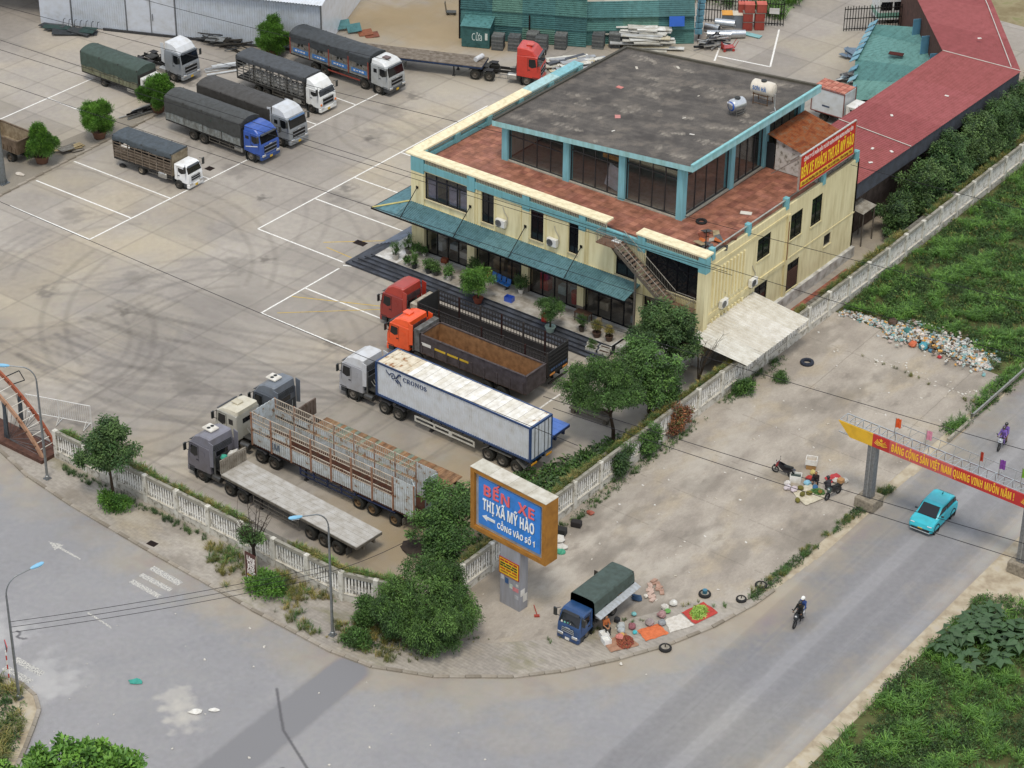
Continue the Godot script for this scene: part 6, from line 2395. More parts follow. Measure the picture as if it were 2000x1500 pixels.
	pile("panel_pile","big pile of white wall panels in front of the leaning teal shed","panels",Vector3(-10.2,0,-48.0),40,Vector2(2.6,1.6),0.62,[2.2,5.2,0.1,0.7,"panel"],["d9dbda","e6e7e5","c6c6c0","b9bdc0","d6cfb8"],"matte",0.07,1.9,0.18)
	pile("panel_pile","white and grey boards strewn on ground between red tractor and terminal","panels",Vector3(-12.8,0,-40.2),46,Vector2(2.2,2.6),0.95,[1.8,4.6,0.08,0.55,"board"],["dcdcd6","c9c7bd","e6e6e2","5a5f6a","d3c9ac","a9aeb4"],"matte",0.06,0.6,0.25)
	pile("panel_pile","loose white panels lying on ground behind the left roof edge of the terminal","panels",Vector3(-8.4,0,-42.8),26,Vector2(2.2,1.6),0.7,[2.0,4.6,0.07,0.6,"panel"],["dcdcd6","e2e0d4","c9c7bd","bfc3c6"],"matte",0.05,0.5,0.2)
	pile("steel_heap","heap of silver and dark steel sections by the red trolley","scrap",Vector3(-4.6,0,-52.2),34,Vector2(1.0,1.5),1.0,[1.0,2.6,0.14,0.16,"section"],["c3c6c9","8d9195","3a3d40","4a4d52","e0e1e0"],"metal",0.3,1.0,0.7)
	b = mb("a8342c")
	b.bb(-0.6,0.35,-0.4,0.6,0.42,0.4)
	b.bb(-0.6,0.42,-0.4,-0.54,0.8,0.4)
	for x in [-0.45,0.45]:
		for z in [-0.4,0.4]:
			b.cyl(Vector3(x,0.15,z - 0.03),Vector3(x,0.15,z + 0.03),0.15)
	b.cyl(Vector3(0.6,0.4,-0.3),Vector3(0.95,1.0,-0.3),0.03)
	b.cyl(Vector3(0.6,0.4,0.3),Vector3(0.95,1.0,0.3),0.03)
	solo("red_trolley",b,"paint","red metal trolley on the yard behind the roof's far edge","trolley","",Vector3(-3.0,0,-52.4),0.9)
	# ducts,boxes and cabinets
	for k in 4:
		b = mb("c9cdd1")
		var L: float = [2.4,2.0,2.2,1.5][k]
		b.lathe(Vector3(-L / 2,0.42,0),Vector3.RIGHT,[Vector2(0.36,0.0),Vector2(0.42,0.0),Vector2(0.43,L * 0.5),Vector2(0.42,L),Vector2(0.36,L),Vector2(0.36,0.0)],20)
		solo("steel_duct",b,"steel",["front silver duct pipe lying nearest the steel heap","silver duct pipe leaning across the others, rearmost","silver duct pipe with open dark end facing right","short silver duct pipe at left of the ducts"][k],"duct","silver duct pipes on the yard",Vector3([-5.3,-5.7,-4.2,-6.7][k],0.0 if k != 1 else 0.55,[-54.3,-56.0,-55.4,-55.2][k]),[0.6,0.4,0.75,0.2][k])
	var cr := [[-4.4,0,-58.1],[-3.5,0,-58.9],[-4.4,0.92,-58.1],[-3.5,0.92,-58.9],[-5.3,1.5,-58.6],[-4.3,1.84,-58.2],[-3.4,1.84,-59.0]]
	for k in 7:
		t = thing("red_crate",["red steel crate at the lower left of the crate stack","red steel crate at the lower right of the crate stack","middle red crate on left column of stack","middle red crate on right column of stack","red crate standing on the grey cabinet","top red crate with pale lid on left column","top red crate with grey rack on right column"][k],"crate",Vector3(cr[k][0],cr[k][1],cr[k][2]),0.65,"stacked red crates by the black gate")
		b = mb("9c4438" if k < 4 else "a85044")
		b.cbox(Vector3(0,0.45,0),Vector3(0.95,0.88,0.95),0.03)
		put("box",b,"matte",t)
		b = mb("c9685a" if k > 3 else "8a8680")
		b.box(Vector3(0,0.9,0),Vector3(0.99,0.04,0.99))
		put("lid",b,"matte",t)
	for k in 2:
		b = mb(["6d737a","7c828a"][k])
		b.bb(-0.5,0,-0.4,0.5,1.45,0.4)
		b.col = C(["d99a35","d3cdbc"][k])
		b.box(Vector3(0,1.5,0),Vector3(1.1,0.06,0.9),Basis(Vector3.RIGHT,0.15))
		solo("steel_cabinet",b,"paint",["grey steel cabinet with orange top left of the red crates","grey steel cabinet with pale top touching the red crates"][k],"cabinet","steel cabinets by the black gate",Vector3([-6.3,-5.4][k],0,[-57.3,-57.9][k]),0.65)
	b = mb("8fc3c9")
	b.box(Vector3(-3.4,0.1,-56.9),Vector3(2.6,0.08,0.7),Basis(Vector3.UP,0.1))
	solo("blue_slatted_board",b,"matte","pale blue ribbed panel lying on ground before the red crates","panel")
	# gates
	t = thing("black_gate","black steel bar fence behind the stacked red crates","gate")
	bar_fence(t,Vector3(-9.4,0,-56.6),Vector3(-1.9,0,-60.9),2.7)
	b = mb("e3e5e6")
	b.box(Vector3(-2.6,1.7,-60.2),Vector3(1.0,0.6,0.04),Basis(Vector3.UP,0.52))
	put("notice_board",b,"matte",t)
	t = thing("black_gate","black steel bar gate in front of the parked bus at the top","gate")
	bar_fence(t,Vector3(3.5,0,-63.6),Vector3(9.0,0,-69.2),2.7)
	t = thing("parked_bus","white and pale green bus parked behind the black gate","bus",Vector3(7.4,0,-71.0),0.78)
	b = mb("dfe3e2")
	hull(b,[[-4.2,0.45],[-4.2,2.7],[-4.0,2.95],[3.9,2.95],[4.2,2.6],[4.25,0.45]],1.2,0.1)
	put("body",b,"paint",t)
	b = mb("7fb5a5")
	b.bb(-4.22,0.7,-1.21,4.26,1.25,1.21)
	put("green_band",b,"paint",t)
	for k in 6:
		b = mb("ffffff")
		b.bb(-3.9 + k * 1.3,1.5,1.2,-2.75 + k * 1.3,2.4,1.215)
		put("window",b,"tinted",t)
	for x in [-2.8,2.8]:
		for z in [-1.05,1.05]:
			wheel(t,x,z,0.46,0.26)
	# market hall with the long red roof
	t = thing("red_roof_hall","long low hall with bent red corrugated roof and dark grey eaves","hall")
	var o := [Vector3(20.6,6.5,-24.0),Vector3(20.4,6.5,-51.6),Vector3(11.4,6.3,-62.6),Vector3(6.0,6.3,-69.5)]
	var r := [Vector3(27.3,5.7,-24.0),Vector3(27.4,5.7,-53.6),Vector3(18.6,5.6,-65.6),Vector3(13.0,5.6,-73.0)]
	for k in 3:
		var n: int = [4,2,2][k]
		for i in n:
			b = mb(["9c5556","985253","a0595a"][(i + k) % 3])
			var a0: Vector3 = o[k].lerp(o[k + 1],float(i) / n)
			var a1: Vector3 = o[k].lerp(o[k + 1],float(i + 1) / n)
			var e0: Vector3 = r[k].lerp(r[k + 1],float(i) / n)
			var e1: Vector3 = r[k].lerp(r[k + 1],float(i + 1) / n)
			var m := 26
			for j in m:
				for q in [[0.0,0.4,0.0,0.0],[0.4,0.5,0.0,1.0],[0.5,0.9,1.0,1.0],[0.9,1.0,1.0,0.0]]:
					var u0: float = (j + q[0]) / m
					var u1: float = (j + q[1]) / m
					var h0: float = 0.045 * q[2]
					var h1: float = 0.045 * q[3]
					b.quad(a0.lerp(a1,u0) + Vector3(0,h0,0),e0.lerp(e1,u0) + Vector3(0,h0,0),e0.lerp(e1,u1) + Vector3(0,h1,0),a0.lerp(a1,u1) + Vector3(0,h1,0))
			put("roof_sheet",b,"matte",t)
		b = mb("474d55")
		b.quad(r[k] + Vector3(-0.1,-1.5,0),r[k + 1] + Vector3(-0.1,-1.5,0),r[k + 1] + Vector3(-0.1,-0.02,0),r[k] + Vector3(-0.1,-0.02,0))
		put("eaves_board",b,"matte",t)
		b = mb("6a5d55" if k == 0 else "6a4a40")
		var lo := Vector3(0,-5.6,0)
		b.quad(r[k] + lo + Vector3(-1.0,0,0),r[k + 1] + lo + Vector3(-1.0,0,0),r[k + 1] + Vector3(-1.0,-0.3,0),r[k] + Vector3(-1.0,-0.3,0))
		b.quad(o[k + 1] + Vector3(0.3,-6.3,0),o[k] + Vector3(0.3,-6.3,0),o[k] + Vector3(0.3,-0.1,0),o[k + 1] + Vector3(0.3,-0.1,0))
		put("wall",b,"dirty",t)
	b = mb("4a3f3a")
	b.quad(Vector3(20.9,0.2,-24.1),Vector3(26.4,0.2,-24.1),Vector3(26.4,5.6,-24.1),Vector3(20.9,6.3,-24.1))
	put("end_wall",b,"dirty",t)
	for k in 3:
		b = mb("5f93b0")
		var p: Vector3 = o[1].lerp(o[2],0.2 + k * 0.3)
		b.box(p + Vector3(0.15,-2.2,0.25),Vector3(1.0,1.8,0.08),Basis(Vector3.UP,0.9))
		put("blue_window",b,"paint",t)
	b = mb("cfc9c4")
	b.tube([o[1] + Vector3(0,0.08,0),r[1] + Vector3(0,0.08,0)],0.05,5)
	b.tube([o[0].lerp(o[1],0.32) + Vector3(0,0.08,0),r[0].lerp(r[1],0.32) + Vector3(0,0.08,0)],0.05,5)
	b.tube([r[1] + Vector3(-1.0,0.2,0),r[2] + Vector3(-0.8,0.2,0),r[3] + Vector3(-0.8,0.2,0)],0.05,5)
	put("seam_strip",b,"matte",t)
	for k in 9:
		b = mb("e0ddd8")
		var p := Vector3([25.6,26.3,25.2,26.6,24.6,26.2,23.4,25.0,21.6][k],0,[-27.0,-28.4,-30.6,-31.4,-26.2,-25.4,-37.0,-44.0,-56.5][k])
		p.y = 6.5 - 0.8 * (p.x - 20.5) / 6.8 + 0.08
		b.box(p,Vector3(0.35,0.04,0.22),Basis(Vector3.UP,k * 0.9))
		put("litter",b,"matte",t)
	# collapsed teal shed beside it
	t = thing("teal_shed","sagging teal corrugated roof with blue ridge caps beside the red-roofed hall","shed")
	var q4 := [Vector3(8.6,3.2,-60.2),Vector3(13.8,3.6,-62.0),Vector3(17.8,3.3,-56.0),Vector3(18.2,2.6,-47.4),Vector3(14.2,1.6,-46.6),Vector3(10.6,2.4,-53.4)]
	for k in 4:
		b = mb(["5f8f8c","689690","578784","6f9c94"][k])
		var a0: Vector3 = q4[0].lerp(q4[5],k / 4.0) if k < 2 else q4[5].lerp(q4[4],(k - 2) / 2.0)
		var a1: Vector3 = q4[0].lerp(q4[5],(k + 1) / 4.0) if k < 1 else (q4[5] if k == 1 else q4[5].lerp(q4[4],(k - 1) / 2.0))
		if k == 1:
			a0 = q4[0].lerp(q4[5],0.25)
		var e0: Vector3 = [q4[1],q4[1].lerp(q4[2],0.6),q4[2].lerp(q4[3],0.2),q4[2].lerp(q4[3],0.6)][k]
		var e1: Vector3 = [q4[1].lerp(q4[2],0.6),q4[2].lerp(q4[3],0.2),q4[2].lerp(q4[3],0.6),q4[3]][k]
		var m := 16
		for j in m:
			var u0 := float(j) / m
			var u1 := float(j + 1) / m
			var h := Vector3(0,0.07,0)
			b.quad(a0.lerp(a1,u0),e0.lerp(e1,u0),e0.lerp(e1,lerpf(u0,u1,0.6)) + h,a0.lerp(a1,lerpf(u0,u1,0.6)) + h)
			b.quad(a0.lerp(a1,lerpf(u0,u1,0.6)) + h,e0.lerp(e1,lerpf(u0,u1,0.6)) + h,e0.lerp(e1,u1),a0.lerp(a1,u1))
		put("roof_sheet",b,"teal_sheet",t)
	b = mb("8a4c38")
	b.box(Vector3(14.0,3.35,-55.0),Vector3(1.4,0.05,0.7),Basis(Vector3.UP,0.3))
	put("rust_patch",b,"rust",t)
	for k in 10:
		b = mb(["7fb0c2","6fa2b8","8fbcca"][k % 3])
		var p: Vector3 = q4[0].lerp(q4[5],k / 6.0) if k < 6 else q4[5].lerp(q4[4],(k - 6) / 4.0)
		b.box(p + Vector3(-0.1,0.1,0),Vector3(0.9,0.06,1.1),Basis(Vector3.UP,0.3) * Basis(Vector3(0,0,1),0.6))
		put("ridge_cap",b,"teal_sheet",t)
	b = mb("5a3a30")
	for k in 5:
		b.quad(q4[[5,0,1,2,3][k]] * Vector3(1,0,1),q4[[4,5,0,1,2][k]] * Vector3(1,0,1),q4[[4,5,0,1,2][k]] - Vector3(0,0.1,0),q4[[5,0,1,2,3][k]] - Vector3(0,0.1,0))
	put("wall",b,"rust",t)
	pile("blue_scraps","torn blue sheets on the ground left of the sagging teal shed","sheets",Vector3(7.2,0,-58.6),8,Vector2(0.8,1.2),0.5,[0.8,1.4,0.05,0.9,"sheet"],["3a62a8","4a74b8","35599a","7a8fa8"],"tarp",0.3,0.6,0.8)
	pile("white_scraps","crumpled white plastic and debris behind the white box truck","debris",Vector3(10.2,0,-53.4),16,Vector2(1.0,1.6),0.9,[0.5,1.8,0.05,0.6,"scrap"],["d9dcde","bcd0dc","8f9498","5a5e62","e6e6e2"],"tarp",0.35,0.8,0.9)
	# pale annex by the hall's end
	b = mb("b5b3ac")
	corrugated(b,Vector3(26.6,3.3,-24.6),Vector3(28.1,3.1,-24.6),Vector3(26.6,3.3,-26.8),10,0.04)
	b.col = C("6f6a62")
	for z in [-24.8,-26.6]:
		b.cyl(Vector3(28.0,0,z),Vector3(28.0,3.1,z),0.06)
		b.cyl(Vector3(26.7,0,z),Vector3(26.7,3.3,z),0.06)
	solo("small_lean_to",b,"dirty","small pale sheet roof between terminal rear corner and hedge trees","roof")
# ---------- street furniture,small vehicles,people ----------

func street_lamp(at: Vector3,h: float,arm: Vector3,label: String) -> void:
	var t := thing("street_lamp",label,"street lamp",at,0.0,"grey street lamps with blue heads")
	var b := mb("9a9fa3")
	b.lathe(Vector3.ZERO,Vector3.UP,[Vector2(0.16,0.0),Vector2(0.15,0.25),Vector2(0.10,0.3),Vector2(0.085,h * 0.5),Vector2(0.06,h - 1.2)],12)
	put("pole",b,"metal",t)
	b = mb("85898c")
	b.cbox(Vector3(0,0.03,0),Vector3(0.45,0.06,0.45),0.015)
	for x in [-0.16,0.16]:
		for z in [-0.16,0.16]:
			b.cyl(Vector3(x,0.06,z),Vector3(x,0.12,z),0.025,0.025,6)
	put("base_plate",b,"metal",t)
	var pts := []
	for k in 9:
		var a := PI / 2 * k / 8.0
		pts.append(Vector3(0,h - 1.2,0) + arm.normalized() * (1.0 - cos(a)) * 1.0 + Vector3.UP * sin(a) * 1.2)
	pts.append(pts[-1] + arm * 0.75 + Vector3(0,0.12,0))
	b = mb("9a9fa3")
	b.tube(pts,0.045,8)
	put("arm",b,"metal",t)
	var e: Vector3 = pts[-1]
	var d := (arm.normalized() + Vector3(0,0.12,0)).normalized()
	b = mb("7fb9d9")
	var bs := Basis.looking_at(d,Vector3.UP)
	var rings := []
	for q in [[-0.05,0.05,0.05],[0.1,0.12,0.09],[0.45,0.17,0.10],[0.75,0.14,0.08],[0.85,0.05,0.04]]:
		var ring := []
		for i in 10:
			var a := -TAU * i / 10
			ring.append(e + d * q[0] + bs * Vector3(cos(a) * q[1],sin(a) * q[2],0))
		rings.append(ring)
	b.loft(rings,true,true)
	put("lamp_head",b,"paint",t)
	b = mb("d9dcdd")
	b.box(e + d * 0.42 + bs * Vector3(0,-0.1,0),Vector3(0.24,0.02,0.5),bs)
	put("lamp_glass",b,"paint",t)

func billboard() -> void:
	var t := thing("station_billboard","large blue station sign in brown frame on grey pillar","billboard",Vector3(35.1,0,32.5),-0.08)
	var b := mb("9a9ca4")
	b.bb(-0.65,0.0,-0.4,1.05,4.75,0.4)
	put("pillar",b,"wall",t)
	b = mb("a8742c")
	for q in [[-3.25,4.7,3.2,5.0],[-3.25,9.12,3.2,9.42]]:
		b.bb(q[0],q[1],-0.75,q[2],q[3],0.42)
	for q in [[-3.25,-2.93],[2.88,3.2]]:
		b.bb(q[0],5.0,-0.75,q[1],9.12,0.42)
	b.bb(-2.93,5.0,-0.74,2.88,9.12,-0.65)
	put("frame",b,"matte",t)
	for k in 4:
		b = mb(["c9c6bb","cfccc2","c4c0b4","ccc9be"][k])
		b.bb(-3.27 + k * 1.62,9.42,-0.78,-1.67 + k * 1.62,9.46,0.44)
		put("top_sheet",b,"matte",t)
	b = mb("a9adb2")
	b.bb(-2.93,5.0,0.1,2.88,9.12,0.2)
	put("backing",b,"matte",t)
	b = mb("3f86d8")
	b.cbox(Vector3(-0.02,7.06,0.24),Vector3(5.3,3.6,0.12),0.03)
	put("blue_panel",b,"paint",t)
	for sh in [[0.035,"2b2a30",0.29],[0.0,"e2676a",0.31]]:
		text("lettering","BẾN  XE",0.78,4.3,sh[1],t,Vector3(-0.05 + sh[0],8.05 - sh[0],sh[2]),0.0,0.03)
	for sh in [[0.03,"26344a",0.29],[0.0,"eef0ee",0.31]]:
		text("lettering","THỊ XÃ MỸ HÀO",0.82,4.4,sh[1],t,Vector3(-0.05 + sh[0],6.95 - sh[0],sh[2]),0.0,0.03)
		text("lettering","CỔNG VÀO SỐ 1",0.42,3.2,sh[1],t,Vector3(0.62 + sh[0],5.85 - sh[0],sh[2]),0.0,0.03)
	b = mb("eef0ee")
	b.slab(Vector3(-2.3,6.0,0.33),Vector3.RIGHT,Vector3.UP,V2([0.0,0.0,0.42,0.24,0.36,0.1,1.1,0.1,1.1,-0.1,0.36,-0.1,0.42,-0.24]),0.03)
	put("arrow",b,"paint",t)
	b = mb("f1c928")
	b.box(Vector3(0.15,3.05,0.42),Vector3(1.64,1.22,0.04))
	b.col = C("b5301f")
	for q in [[0.15,3.67,1.7,0.05],[0.15,2.43,1.7,0.05],[-0.68,3.05,0.05,1.29],[0.98,3.05,0.05,1.29]]:
		b.box(Vector3(q[0],q[1],0.42),Vector3(q[2],q[3],0.05))
	put("yellow_poster",b,"matte",t)
	for q in [[3.5,0.14,"b5301f",4],[3.27,0.12,"33402a",3],[3.08,0.12,"33402a",5],[2.86,0.13,"c05a20",3],[2.64,0.1,"a86a20", 2]]:
		for i in q[3]:
			b = mb(q[2])
			b.box(Vector3(-0.62 + 1.5 * (i + 0.5) / q[3],q[0],0.445),Vector3(1.3 / q[3],q[1],0.006))
			put("print_line",b,"matte",t)
	for q in [[-0.42,2.15,0.28,0.36,"c9ccd2"],[-0.05,2.0,0.3,0.42,"3a5f94"],[0.32,1.72,0.26,0.34,"d0dcd4"],[0.72,1.62,0.5,0.3,"d98a90"],[0.8,1.05,0.34,0.28,"b9bcc4"],[0.85,2.0,0.2,0.18,"d6d6d2"]]:
		b = mb(q[4])
		b.box(Vector3(q[0],q[1],0.41),Vector3(q[2],q[3],0.012))
		put("sticker",b,"matte",t)
	for q in [[1.4,0.1,0.5,"e2e0dc"],[0.9,-0.15,0.6,"d9d8d3"]]:
		b = mb(q[3])
		b.box(Vector3(1.06,q[0],q[1]),Vector3(0.012,q[2],0.4))
		put("sticker",b,"matte",t)
	b = mb("a8453a")
	b.cyl(Vector3(37.3,0.05,32.6),Vector3(36.5,0.12,31.9),0.03)
	b.box(Vector3(37.3,0.06,32.65),Vector3(0.35,0.1,0.2),Basis(Vector3.UP,0.7))
	solo("red_broom",b,"cloth","red broom lying on ground at the foot of billboard pillar","broom")

func gantry() -> void:
	var t := thing("banner_gantry","steel truss gantry over road carrying long red banner with yellow letters","gantry",Vector3(47.8,0,8.3),-0.03)
	var b: MB
	for x in [0.0,11.95]:
		b = mb("b5ada0")
		b.cbox(Vector3(x + 0.0,0.38,-0.1),Vector3(1.5,0.85,1.5),0.04)
		put("pedestal",b,"concrete",t)
		b = mb("9aa0a8")
		b.bb(x - 0.33,0.8,-0.3,x + 0.3,5.15,0.25)
		put("pillar",b,"metal",t)
		b = mb("b9bec4")
		b.bb(x - 0.05,0.82,0.25,x + 0.02,5.1,0.29)
		put("pillar_seam",b,"metal",t)
	b = mb("e0b02a")
	b.slab(Vector3(0,0,0.34),Vector3.RIGHT,Vector3.UP,V2([-2.75,6.12,-1.75,5.12,0.02,5.12,0.02,6.12]),0.08)
	put("yellow_end",b,"paint",t)
	var reds := ["c02f2c","c85a58","c85a58","c02f2c","c02f2c","c02f2c"]
	var xs := [0.02,1.35,4.0,6.3,9.2,11.6,14.0]
	for k in 6:
		b = mb(reds[k])
		b.bb(xs[k] + 0.004,5.12,0.28,xs[k + 1],6.12,0.34)
		put("banner_panel",b,"paint",t)
	text("lettering","ĐẢNG CỘNG SẢN VIỆT NAM QUANG VINH MUÔN NĂM !",0.56,9.35,"edbf35",t,Vector3(6.2,5.62,0.35),0.0,0.02)
	for x in [0.7, 11.9]:
		b = mb("edbf35")
		for k in 4:
			for s in [-1.0,1.0]:
				b.tube([Vector3(x,5.45 + k * 0.06,0.36),Vector3(x + s * 0.22,5.4 + k * 0.1,0.36),Vector3(x + s * (0.5 - k * 0.06),5.52 + k * 0.11,0.36)],0.022,5)
		var st := PackedVector2Array()
		for k in 10:
			var r := 0.17 if k % 2 == 0 else 0.07
			st.append(Vector2(sin(k * PI / 5) * r,cos(k * PI / 5) * r))
		b.slab(Vector3(x,5.85,0.37),Vector3.RIGHT,Vector3.UP,st,0.02)
		put("emblem",b,"paint",t)
	b = mb("c9ced2")
	var n := 26
	for z in [0.24,-0.76]:
		for y in [5.2,6.14]:
			b.bb(-2.7,y - 0.035,z - 0.035,14.0,y + 0.035,z + 0.035)
	for k in n:
		var x0 := lerpf(-2.7,14.0,float(k) / n)
		var x1 := lerpf(-2.7,14.0,float(k + 1) / n)
		b.cyl(Vector3(x0,6.14,0.24),Vector3(x0,6.14,-0.76),0.028,0.028,5)
		b.cyl(Vector3(x0,6.14,0.24 if k % 2 else -0.76),Vector3(x1,6.14,-0.76 if k % 2 else 0.24),0.022,0.022,5)
		b.cyl(Vector3(x0,5.2,-0.76),Vector3(x0,6.14,-0.76),0.022,0.022,5)
		b.cyl(Vector3(x0,5.2,-0.76),Vector3(x1,6.14,-0.76),0.018,0.018,5)
	put("truss",b,"metal",t)
	b = mb("8f969c")
	b.bb(-1.9,5.16,-0.7,14.0,5.19,0.2)
	put("truss_floor",b,"metal",t)
	# thin upper frame behind
	b = mb("bfc4c6")
	b.bb(1.0,6.75,-1.02,14.0,6.79,-0.98)
	for k in 12:
		b.cyl(Vector3(1.0 + k * 1.15,6.14,-0.76),Vector3(1.0 + k * 1.15,6.77,-1.0),0.02,0.02,5)
		b.cyl(Vector3(1.0 + k * 1.15,6.14,-0.76),Vector3(1.6 + k * 1.15,6.77,-1.0),0.015,0.015,5)
	put("upper_rail",b,"metal",t)
	var fl := [[1.3,"e8622c","orange flag on the gantry nearest the yellow end"],[3.7,"e59ab4","pink flag on the gantry beside the orange one"],[7.8,"c2452f","drooping red flag in the middle of the gantry"],[9.25,"8a4aa8","purple flag on the gantry above the end of lettering"],[10.9,"7fb83a","green flag on the gantry at the right frame edge"]]
	for q in fl:
		var f := thing("flag",q[2],"flag",t.position + Vector3(q[0],6.14,-0.3 + q[0] * 0.03),0.3,"coloured flags on the gantry")
		b = mb("8a8378")
		b.cyl(Vector3.ZERO,Vector3(0,1.5,0),0.02,0.02,6)
		put("staff",b,"matte",f)
		b = mb(q[1])
		var w := 0.38 if q[0] != 7.8 else 0.2
		for k in 6:
			for j in 4:
				var z := func(i): return 0.05 * sin(i * 1.7)
				var x0 := w * k / 6.0
				var x1 := w * (k + 1) / 6.0
				var y0 := 0.75 + 0.18 * j
				b.quad(Vector3(x0,y0 - x0 * 0.1,z.call(k)),Vector3(x1,y0 - x1 * 0.1,z.call(k + 1)),Vector3(x1,y0 + 0.18 - x1 * 0.1,z.call(k + 1)),Vector3(x0,y0 + 0.18 - x0 * 0.1,z.call(k)))
		put("cloth",b,"cloth",f)

func arch_gate() -> void:
	var t := thing("arch_gate","rusty steel arch with rungs and spokes at the yard entrance","arch",Vector3(0,0,0))
	var b := mb("6b4a3e")
	b.bb(-16,0.0,38.0,-1.05,0.32,40.1)
	put("base_slab",b,"dirty",t)
	var ribs := []
	for z in [39.7,38.3]:
		var pts := []
		for q in [[-1.35,0.3],[-1.9,1.05],[-2.7,1.95],[-3.6,2.75],[-4.6,3.5],[-5.8,4.25],[-7.2,4.95],[-9.0,5.6],[-11.0,6.0],[-13.5,6.2]]:
			pts.append(Vector3(q[0],q[1],z))
		ribs.append(pts)
		b = mb("b08a70" if z > 39 else "a05a40")
		for k in pts.size() - 1:
			var d: Vector3 = pts[k + 1] - pts[k]
			b.box((pts[k] + pts[k + 1]) / 2,Vector3(0.16,0.3,d.length() + 0.06),Basis.looking_at(d,Vector3.UP))
		put("rib",b,"rusty",t)
	for k in 16:
		var u := 0.6 + k * 0.52
		var i := int(u)
		if i < ribs[0].size() - 1:
			b = mb("dcd9d0")
			b.cyl(ribs[0][i].lerp(ribs[0][i + 1],u - i),ribs[1][i].lerp(ribs[1][i + 1],u - i),0.035,0.035,6)
			put("rung",b,"matte",t)
	for z in [39.55,38.1]:
		b = mb("5f6d78")
		b.slab(Vector3(-5.25,0.3,z),Vector3.RIGHT,Vector3.UP,V2([-0.25,0.0,0.22,0.0,0.18,3.2,-0.02,3.1]),0.12)
		put("pylon",b,"metal",t)
		for k in 11:
			var p: Vector3 = ribs[0 if z > 39 else 1][mini(4,k / 2)].lerp(ribs[0 if z > 39 else 1][mini(4,k / 2) + 1],0.5 * (k % 2))
			b = mb("7d8084")
			b.cyl(Vector3(-5.0,0.35,z),p,0.018,0.018,5)
			put("spoke",b,"metal",t)
	b = mb("3a3c3e")
	for q in [[[-6.2,4.5,38.3],[-5.4,5.0,37.6]],[[-5.4,5.0,37.6],[-4.9,4.4,37.6]],[[-4.9,4.4,37.6],[-5.7,4.0,38.2]]]:
		b.cyl(Vector3(q[0][0],q[0][1],q[0][2]),Vector3(q[1][0],q[1][1],q[1][2]),0.04,0.04,6)
	put("bracket_frame",b,"metal",t)
	# white barrier leaf behind it
	t = thing("white_barrier","white tubular steel barrier standing behind the rusty arch","barrier",Vector3(-6.6,0,36.3),0.34)
	b = mb("dddcd8")
	for y in [0.45,1.95]:
		b.cyl(Vector3(0,y,0),Vector3(5.2,y,0),0.035,0.035,6)
	for x in [0.0,2.6,5.2]:
		b.cyl(Vector3(x,0.1,0),Vector3(x,1.95,0),0.035,0.035,6)
	put("frame",b,"paint",t)
	for k in 30:
		b = mb("dddcd8")
		b.cyl(Vector3(0.17 * (k + 1),0.45,0),Vector3(0.17 * (k + 1),1.95,0),0.014,0.014,5,false)
		put("bar",b,"paint",t)
	for x in [0.4,2.6,4.8]:
		b = mb("d3d2cd")
		b.cyl(Vector3(x,0.1,-0.6),Vector3(x,0.1,0.6),0.03,0.03,6)
		b.cyl(Vector3(x,0.1,0.55),Vector3(x,0.6,0.0),0.025,0.025,6)
		put("foot",b,"paint",t)

